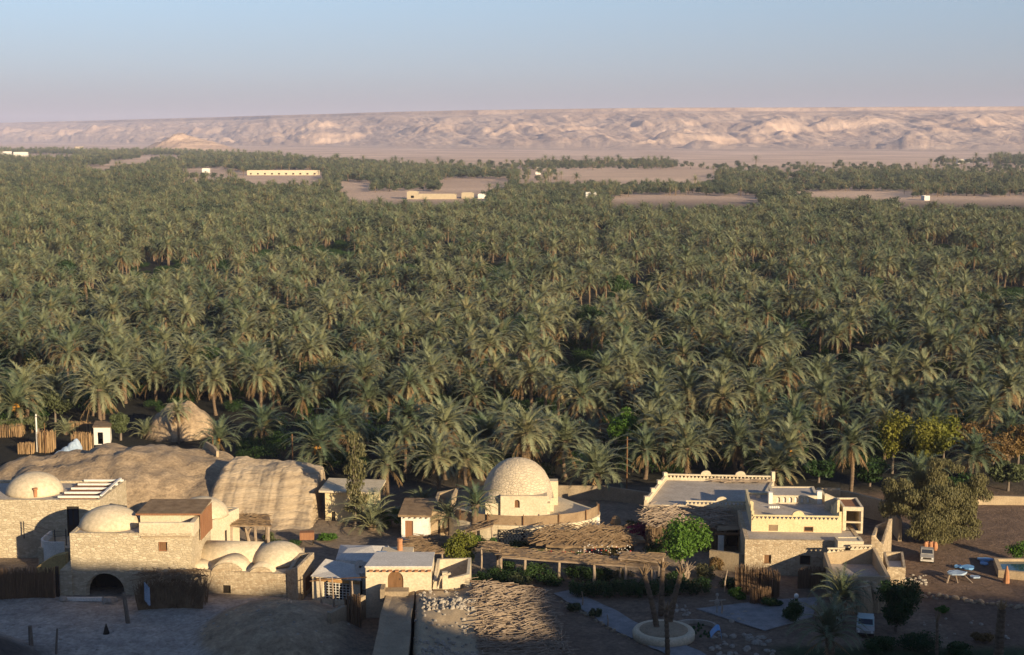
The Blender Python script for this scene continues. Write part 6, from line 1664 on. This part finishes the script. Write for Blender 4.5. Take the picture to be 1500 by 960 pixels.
for k in range(20): stone(rnd.uniform(1330, 1480), rnd.uniform(905, 958), rnd.uniform(.08, .25), 'small stone lying in the shade at the lower right', 'stones in the lower right shade')
for k in range(18): stone(rnd.uniform(985, 1010), rnd.uniform(884, 905), rnd.uniform(.1, .3), 'pale stone beside the bare palm trunks', 'stones by the bare palm trunks')

# round planter with pruned palms
a = at(972, 934); pl = thing('round_planter', (a[0], a[1], 0), 'round pale plastered planter at the end of the gravel path', 'planter')
mb = MB(); mb.lathe((a[0], a[1], G(*a) - .2), [(2.65, 0), (2.7, .75), (2.55, .95), (2.1, .95), (2.0, .7)], 40); mb.build('wall', M['plaster'], pl, True)
mb = MB(); mb.lathe((a[0], a[1], G(*a) + .35), [(2.12, 0), (2.08, .42), (1.2, .48), (.4, .5)], 28); mb.build('soil', M['mud'], pl, True)
def pruned(px, py, h, lean, lab, r=.22, tuft=14, seed=0, top=None):
    b_ = at(px, py); rs = random.Random(seed); t = thing('pruned_palm', (b_[0], b_[1], G(*b_)), lab, 'palm trunk'); mb = MB(); pts_ = []; rad = []
    n = int(h / .22)
    for k in range(n + 1):
        q = k / n; pts_.append((b_[0] + lean * q ** 1.3, b_[1], G(*b_) + .1 + h * q)); rad.append(r * (1.12 - .3 * q + .35 * max(0, q - .8)) + (.03 if k % 2 else -.02))
    mb.tube(pts_, rad, 9); mb.build('trunk', M['bark'], t)
    mb = MB(); tp_ = Vector(pts_[-1])
    for k in range(tuft):
        az = rs.uniform(0, 6.28); e = rs.uniform(.5, 1.45); L_ = rs.uniform(.5, 1.0); d = Vector((math.cos(az) * math.cos(e), math.sin(az) * math.cos(e), math.sin(e))); mb.tube([tp_ - d * .1 - Vector((0, 0, rs.uniform(0, .4))), tp_ + d * L_], [.07, .025], 5)
    mb.build('cut_stubs', M[top or 'thatch'], t); return t
pruned(963, 931, 5.4, -1.2, 'leaning pruned palm trunk in the round planter', .24, 22, 1)
pruned(968, 903, 4.4, .1, 'upright pruned palm trunk behind the planter', .24, 16, 2)
pruned(980, 922, 5.0, .95, 'pruned palm trunk leaning right towards the round tree', .25, 12, 3)
pruned(978, 968, 4.2, -.2, 'dark pruned trunk in front of the planter at the bottom edge', .2, 10, 4)
pruned(1462, 966, 4.2, .1, 'thick palm stump with upright yellow stalks at the lower right', .38, 26, 5, 'reedtan')
pruned(1372, 968, 3.4, -.1, 'slim grey bare trunk at the bottom left of the palm stump', .12, 6, 6)
# bare branching shrub trunk under the ficus
b_ = at(1005, 852); mb = MB(); rs = random.Random(91)
for k in range(9): mb.tube([(b_[0], b_[1] - .4, .0), (b_[0] + rs.uniform(-.3, .3), b_[1] - .5, 1.0), (b_[0] + rs.uniform(-.9, .9), b_[1] - .6, rs.uniform(1.6, 2.3))], [.1, .06, .02], 5)
sgl(mb, 'bare_branches', M['stick'], 'pale bare branches under the round bright tree', 'branches')
# reed screens in the shaded garden
reed_fence('reed_screen', 'shaded rough reed screen left of the dark window', at(1078, 868), at(1140, 876), 2.6, 240, M['reed'], .5, 5, None, False)
reed_fence('reed_screen', 'low shaded reed screen in front of the taller one', at(1098, 884), at(1128, 886), 1.6, 150, M['reed'], .4, 6, None, False)
reed_fence('reed_screen', 'brown reed panel below the dark window of the stepped house', at(1168, 862), at(1212, 862), 2.0, 130, M['reed'], .06, 7)
# small garden figures and posts
b_ = at(1050, 899); sf = thing('scarecrow', (b_[0], b_[1], 0), 'pale cross shaped scarecrow with outstretched arms in the garden', 'scarecrow'); mb = MB(); mb.tube([(b_[0], b_[1], 0), (b_[0], b_[1], 1.7)], .06, 6); mb.tube([(b_[0] - .75, b_[1], 1.18), (b_[0] + .8, b_[1], 1.3)], .05, 6); mb.build('pole', M['pebble'], sf); mb = MB(); mb.lathe((b_[0], b_[1], 1.6), [(.05, 0), (.15, .1), (.14, .25), (.04, .34)], 10); mb.build('head', M['pebble'], sf); mb = MB(); mb.lathe((b_[0], b_[1], .75), [(.2, 0), (.24, .3), (.14, .6)], 10, .6); mb.build('coat', M['pebble'], sf)
b_ = at(1166, 892); lp = thing('garden_lamp', (b_[0], b_[1], 0), 'short brown post with a white globe by the clipped bush', 'lamp'); mb = MB(); mb.lathe((b_[0], b_[1], 0), [(.2, 0), (.17, .5), (.13, 1.0)], 10); mb.build('post', M['wood'], lp); mb = MB(); mb.lathe((b_[0], b_[1], 1.0), [(.1, 0), (.2, .12), (.22, .25), (.16, .4), (.04, .46)], 14); mb.build('globe', M['lampglass'], lp, True)
for k, (px, py, h, lab) in enumerate(((853, 888, 1.4, 'thin bare post on the near side of the path'), (890, 918, 1.1, 'short ochre topped post at the path edge'), (977, 905, 1.2, 'thin pale post behind the planter'), (1057, 900, 1.3, 'dead stick leaning right of the scarecrow'), (1061, 868, 2.2, 'pale leaning stick beside the round green tree'))):
    b_ = at(px, py); mb = MB(); mb.tube([(b_[0], b_[1], -.1), (b_[0] + .05, b_[1], h * .5), (b_[0] + (.25 if k == 4 else -.05), b_[1], h)], [.08, .07, .05], 6); sgl(mb, 'stake', M['stick'], lab, 'stake')
b_ = at(1049, 944); mb = MB()
for k in range(12):
    a0, a1 = k / 12, (k + 1) / 12; f_ = lambda q: (b_[0] - .5 + .9 * q + .25 * math.sin(q * 3), b_[1], .1 + 1.25 * math.sin(math.pi * (.15 + .75 * q)))
    p, q = f_(a0), f_(a1); mb.hull8([(p[0], p[1] - .3, p[2]), (q[0], q[1] - .3, q[2]), (q[0], q[1] + .5, q[2] + .2), (p[0], p[1] + .5, p[2] + .2)], [(p[0], p[1] - .3, p[2] + .05), (q[0], q[1] - .3, q[2] + .05), (q[0], q[1] + .5, q[2] + .25), (p[0], p[1] + .5, p[2] + .25)])
sgl(mb, 'tarpaulin', M['blue'], 'bright blue tarpaulin draped over stones by the planter', 'tarpaulin')
mb = MB(); pts_ = [at(1008, 893), at(1030, 886), at(1042, 897)]
for k in range(40): a = at(rnd.uniform(1000, 1042), rnd.uniform(912, 934)); mb.lathe((a[0], a[1], G(*a)), [(.12, 0), (.1, .1), (.03, .2)], 5)
o = sgl(mb, 'garden_bed', M['leafd'], 'dark bed of small plants right of the planter', 'plants'); o['kind'] = 'stuff'
mb = MB(); c_ = at(1018, 922)
for k in range(16):
    a0, a1 = math.pi * 1.15 * k / 16 - .5, math.pi * 1.15 * (k + 1) / 16 - .5
    for_ = lambda a, r: (c_[0] + r * math.cos(a), c_[1] + r * .8 * math.sin(a))
    mb.prism([for_(a0, 2.0), for_(a1, 2.0), for_(a1, 1.75), for_(a0, 1.75)][::-1], -.1, .38)
sgl(mb, 'bed_kerb', M['pebble'], 'curved stone kerb of the bed right of the planter', 'kerb')

# ruined lit wall lumps under the courtyard house
b_ = at(1262, 896); mb = MB(); rs = random.Random(93)
for k in range(26):
    x_, y_ = b_[0] + rs.uniform(-1.9, 1.7), b_[1] + rs.uniform(-.4, 1.6); s_ = rs.uniform(.3, .7); mb.lathe((x_, y_, -.2), [(s_, 0), (s_ * .9, rs.uniform(.6, 2.0)), (s_ * .5, rs.uniform(2.0, 2.7))], 8, .8, .18, k)
sgl(mb, 'crumbled_wall', M['mudtan'], 'crumbled sunlit mud wall behind the short sunlit palm', 'ruin')

# vehicles
def wheel(t, c, r, w=.2):
    m = MB(); n = 18; vs = []
    for s_ in (-w / 2, w / 2):
        for rr_ in (r, r * .6):
            for k in range(n): a = 2 * math.pi * k / n; vs.append((c[0] + s_, c[1] + rr_ * math.cos(a), c[2] + rr_ * math.sin(a)))
    f = []
    for k in range(n):
        k2 = (k + 1) % n; f += [(k, k2, 2 * n + k2, 2 * n + k), (k, n + k, n + k2, k2), (2 * n + k, 2 * n + k2, 3 * n + k2, 3 * n + k)]
    m.add(vs, f); o = m.build('wheel', M['tyre'], t); m = MB(); m.tube([(c[0] - w * .42, c[1], c[2]), (c[0] + w * .42, c[1], c[2])], r * .6, 14); m.build('rim', M['carpaint'], o)
def profile_body(m, x0, x1, prof, y0):
    """extrude a side profile (y,z) across the width"""
    n = len(prof); m.add([(x0, y0 + p[0], p[1]) for p in prof] + [(x1, y0 + p[0], p[1]) for p in prof], [tuple(range(n)), tuple(range(2 * n - 1, n - 1, -1))] + [((i + 1) % n, i, n + i, n + (i + 1) % n) for i in range(n)])
b_ = at(1366, 829); x_, y_ = b_
tk = thing('pickup_truck', (x_, y_ + 2, 0), 'small white pickup truck loaded with orange sacks under the big olive tree', 'truck'); w = .88
m = MB(); profile_body(m, x_ - w, x_ + w, [(0, .42), (.05, .95), (.9, 1.12), (1.35, 1.12), (2.6, 1.12), (2.6, .42)], y_); m.build('body', M['carpaint'], tk)
m = MB(); profile_body(m, x_ - w * .92, x_ + w * .92, [(.92, 1.125), (1.35, 1.72), (2.35, 1.74), (2.55, 1.125)], y_); m.build('cab', M['carpaint'], tk)
m = MB(); m.add([(x_ - w * .82, y_ + 1.0, 1.2), (x_ + w * .82, y_ + 1.0, 1.2), (x_ + w * .76, y_ + 1.31, 1.66), (x_ - w * .76, y_ + 1.31, 1.66), (x_ - w * .82, y_ + .96, 1.22), (x_ + w * .82, y_ + .96, 1.22), (x_ + w * .76, y_ + 1.27, 1.68), (x_ - w * .76, y_ + 1.27, 1.68)], [(3, 2, 1, 0), (4, 5, 6, 7), (0, 1, 5, 4), (1, 2, 6, 5), (2, 3, 7, 6), (3, 0, 4, 7)]); m.build('windscreen', M['glass'], tk)
m = MB(); m.box((x_, y_ + 3.6, .6), (1.76, 2.0, .08)); m.box((x_ - .84, y_ + 3.6, .682), (.06, 2.0, .5)); m.box((x_ + .84, y_ + 3.6, .682), (.06, 2.0, .5)); m.box((x_, y_ + 4.57, .684), (1.6, .06, .5)); m.build('bed', M['carpaint'], tk)
m = MB(); m.box((x_, y_ - .06, .4), (1.7, .1, .2)); m.build('bumper', M['roofw'], tk); m = MB(); m.box((x_, y_ - .012, .68), (1.0, .04, .2)); m.build('grille', M['dark'], tk)
for s_ in (-.68, .68): m = MB(); m.tube([(x_ + s_, y_ - .03, .8), (x_ + s_, y_ + .1, .8)], .11, 12); m.build('headlight', M['lampglass'], tk)
for s_ in (-.8, .8):
    for yy_ in (.55, 3.7): wheel(tk, (x_ + s_, y_ + yy_, .33), .33)
for k in range(5):
    m = MB(); m.lathe((x_ - .4 + .25 * k + .55, y_ + 3.1 + .2 * (k % 2), .7), [(.17, 0), (.25, .25), (.23, .65), (.1, .9)], 9, 1, .12, k); sgl(m, 'sack', M['clay'], 'orange brown sack in the bed of the white pickup', 'sack', 'sacks on the white pickup')
tk.rotation_euler.z = R(-16); tk.scale = (.75, .75, .75)
b_ = at(1274, 936); x_, y_ = b_; w = .76
tk = thing('parked_car', (x_, y_ + 1.6, 0), 'small pale car with a teal roof parked in the shade beside the dark ficus', 'car')
m = MB(); profile_body(m, x_ - w, x_ + w, [(0, .3), (.02, .72), (.8, .92), (3.3, .95), (3.45, .3)], y_); m.build('body', M['carpaint'], tk)
m = MB(); profile_body(m, x_ - w * .9, x_ + w * .9, [(.75, .925), (1.3, 1.38), (2.6, 1.42), (3.25, .953)], y_); m.build('roof', M['tealpaint'], tk)
m = MB(); m.add([(x_ - w * .82, y_ + .83, 1.0), (x_ + w * .82, y_ + .83, 1.0), (x_ + w * .78, y_ + 1.24, 1.35), (x_ - w * .78, y_ + 1.24, 1.35), (x_ - w * .82, y_ + .8, 1.02), (x_ + w * .82, y_ + .8, 1.02), (x_ + w * .78, y_ + 1.21, 1.37), (x_ - w * .78, y_ + 1.21, 1.37)], [(3, 2, 1, 0), (4, 5, 6, 7), (0, 1, 5, 4), (1, 2, 6, 5), (2, 3, 7, 6), (3, 0, 4, 7)]); m.build('windscreen', M['glass'], tk)
m = MB(); m.box((x_, y_ - .05, .3), (1.46, .08, .18)); m.build('bumper', M['dark'], tk)
for s_ in (-.55, .55): m = MB(); m.tube([(x_ + s_, y_ - .02, .6), (x_ + s_, y_ + .1, .6)], .1, 12); m.build('headlight', M['lampglass'], tk)
for s_ in (-.68, .68):
    for yy_ in (.65, 2.75): wheel(tk, (x_ + s_, y_ + yy_, .28), .28, .16)

tk.rotation_euler.z = R(-14)
# things on the bare lot
for k, (px, py, rx, ry, lab) in enumerate(((1401, 849, 1.3, .6, 'largest pale blue plastic sheet spread on a low table in the bare lot'), (1418, 834, 1.0, .6, 'blue plastic sheet behind the largest one on the bare lot'), (1404, 833, .6, .4, 'small blue scrap left of the blue sheet'), (1443, 822, 1.1, .4, 'flat teal blue sheet nearest the water tank, rear one'), (1441, 828, .6, .5, 'small blue sheet nearest the water tank, front one'), (1428, 848, .7, .4, 'small pale blue scrap right of the largest sheet'))):
    rx *= .75; ry *= .75; a = at(px, py); rs = random.Random(k); n = 14; zt = .55 if k == 0 else .06
    pr = [(a[0] + rx * rs.uniform(.75, 1.1) * math.cos(2 * math.pi * i / n), a[1] + ry * 1.6 * rs.uniform(.75, 1.1) * math.sin(2 * math.pi * i / n)) for i in range(n)]
    m = MB(); m.prism(pr, [zt + rs.uniform(0, .12) for _ in pr], [zt + .16 + rs.uniform(0, .1) for _ in pr]); sgl(m, 'plastic_sheet', M['bluepale'] if k in (0, 5) else M['blue'], lab, 'sheet')
a = at(1401, 849); lt = thing('log_trestle', (a[0], a[1], 0), 'crooked log trestle under the largest plastic sheet', 'trestle')
for sx in (-1.0, -.2, .9): m = MB(); m.tube([(a[0] + sx * 1.3, a[1] - 1.2, 0), (a[0] + sx * .7, a[1], .5)], .09, 6); m.build('leg', M['stick'], lt)
wt = [at(1462, 846), at(1520, 852), at(1530, 828), at(1455, 828)]
tk = thing('water_tank', (wt[0][0] + 2, wt[0][1] + 1, 0), 'low concrete water tank full of blue water at the right edge', 'water tank'); m = MB(); walls(m, wt, -.2, .75, .4); m.build('wall', M['mudtan'], tk); m = MB(); m.prism(inset(wt, .3), .2, .5); m.build('water', M['water'], tk)
a = at(1474, 854); m = MB(); m.lathe((a[0], a[1], 0), [(.3, 0), (.28, .6), (.2, 1.1), (.05, 1.7)], 9, 1, .08, 2); sgl(m, 'pointed_post', M['clay'], 'brown pointed post at the corner of the water tank', 'post')

# utility poles and wires
def pole(px, py, pt, r, mat, lab, arm=True):
    a = at(px, py); zt = Z(pt, a[1]); t = thing('utility_pole', (a[0], a[1], 0), lab, 'pole'); m = MB(); m.tube([(a[0], a[1], -.3), (a[0], a[1], zt)], [r, r * .75], 8); m.build('shaft', mat, t)
    if arm:
        m = MB(); m.box((a[0] + .15, a[1] - .12, zt - .35), (.7, .08, .08)); m.build('crossarm', M['iron'], t)
    return (a[0], a[1], zt)
p1 = pole(55, 662, 607, .14, M['white'], 'white utility pole on the left behind the big mound')
pole(67, 664, 620, .07, M['wood'], 'thin short brown pole right of the white utility pole', False)
p3 = pole(918, 722, 640, .1, M['wood'], 'thin utility pole among the palms right of the shrine')
p2 = pole(430, 735, 636, .1, M['wood'], 'thin utility pole among the palms behind the layered rock')
p4 = pole(313, 690, 640, .08, M['wood'], 'thin pole among the palms right of the sandy mound')
for (a, b_, lab) in ((p2, p3, 'pair of thin wires strung across the palm fronts'), (p1, (p1[0] - 40, p1[1] - 6, p1[2] - .3), 'thin wires leading left from the white pole')):
    m = MB()
    for off in (0, -.9):
        m.tube([tuple(Vector(a).lerp(Vector(b_), k / 12) + Vector((0, 0, off - .4 - 4 * .9 * (k / 12) * (1 - k / 12)))) for k in range(13)], .018, 4)
    sgl(m, 'wires', M['iron'], lab, 'wires')
# shack, tarp and canes behind the left mound
sh = [at(138, 652), at(162, 652), at(164, 643), at(142, 643)]
t = thing('shack', (sh[0][0] + 1.5, sh[0][1] + 1, 0), 'small white shack behind the big mound', 'shack'); m = MB(); walls(m, sh, -.2, 2.5, .2, {0: [(.4, 1.3, .3, 2.0)]}); m.build('wall', M['white'], t); m = MB(); m.prism(inset(sh, -.15), 2.5, 2.62); m.build('roof', M['thatch'], t)
a = at(98, 668); m = MB()
for k, (dx, dy, r_, h_) in enumerate(((-.9, 0, .8, .8), (0, .2, 1.0, 1.3), (.8, .3, .9, 1.9), (1.1, .8, .7, 2.2))): m.lathe((a[0] + dx, a[1] + dy, -.1), [(r_ * 1.1, 0), (r_, h_ * .5), (r_ * .6, h_ * .9), (r_ * .2, h_ * 1.05)], 10, .8, .15, k)
sgl(m, 'tarpaulin', M['bluepale'], 'pale blue tarpaulin heap between dry canes on the left', 'tarpaulin')
for k, (p0, p1_, py, h, lab) in enumerate(((107, 136, 663, 2.6, 'sunlit dry cane thicket right of the blue tarpaulin'), (58, 80, 662, 2.8, 'reddish dry cane thicket beside the white utility pole'), (-10, 33, 640, 1.8, 'dry tan canes at the left edge under the palms'), (28, 50, 664, 1.4, 'low dry cane tuft left of the white utility pole'), (100, 140, 634, 1.6, 'dry tan canes below the stemless palm'))):
    reed_fence('cane_thicket', lab, at(p0, py), at(p1_, py), h, 170, M['reedtan'], .7, 20 + k, None, False)

# ---------------------------------------------------------------- far buildings
def far_block(px0, px1, py0, py1, lab, cat, mat, name, depth=10, roof=True, ground_py=None):
    a = at((px0 + px1) / 2, py1); d = a[1]; x0, x1 = X(px0, d), X(px1, d); h = max(2.5, Z(py0, d)); t = thing(name, ((x0 + x1) / 2, d, 0), lab, cat)
    pl = [(x0, d), (x1, d), (x1, d + depth), (x0, d + depth)]; n = max(1, min(10, int((x1 - x0) / 5))); L_ = x1 - x0
    m = MB(); walls(m, pl, -1, h, .4, {0: [(L_ * (i + .35) / n, L_ * (i + .65) / n, 1.8, min(h, 3.4)) for i in range(n)]} if h > 4.0 else None); m.build('wall', mat, t)
    if roof: m = MB(); m.prism(inset(pl, .3), h - .7, h - .45); m.build('roof', M['roofw'], t)
far_block(362, 466, 250, 257, 'long pale building in the far palms left of centre', 'building', M['plaster'], 'far_building', 14)
for k, (a, b_, c_, e, lab) in enumerate(((596, 612, 281, 292, 'tan end block of the far walled compound'), (612, 668, 285, 292, 'long tan wall of the far walled compound'), (676, 694, 283, 291, 'tan block right of the far compound wall'), (700, 732, 285, 291, 'pale low block at the right end of the far compound'))):
    far_block(a, b_, c_, e, lab, 'building', M['tanwall'] if k < 3 else M['white'], 'far_building', 12)
for (a, b_, c_, e, lab) in ((858, 874, 282, 296, 'white far house on the sand strip right of centre'), (842, 856, 288, 297, 'tan far house left of the white one on the sand strip'), (786, 794, 242, 246, 'tiny white far house at the desert edge, upper one'), (784, 792, 252, 256, 'tiny white far house at the desert edge, lower one'), (801, 809, 248, 252, 'tiny tan far house between palms at the desert edge'), (798, 808, 268, 273, 'tiny white far house among the far palms'), (1403, 1412, 234, 240, 'tiny white far house on the right plain, left one'), (1414, 1422, 233, 239, 'tiny white far house on the right plain, right one'), (0, 16, 222, 228, 'tiny white far houses at the left edge, left block'), (20, 40, 223, 229, 'tiny white far houses at the left edge, right block'), (1354, 1362, 287, 294, 'tiny white far house on the right sand strip'), (110, 122, 215, 221, 'tiny tan far block on the left plain'), (296, 306, 247, 254, 'tiny tan far hut left of the long white building'), (240, 248, 240, 245, 'tiny tan far hut among the far left palms')):
    far_block(a, b_, c_, e, lab, 'house', M['white'] if 'white' in lab else M['tanwall'], 'far_house', 8)
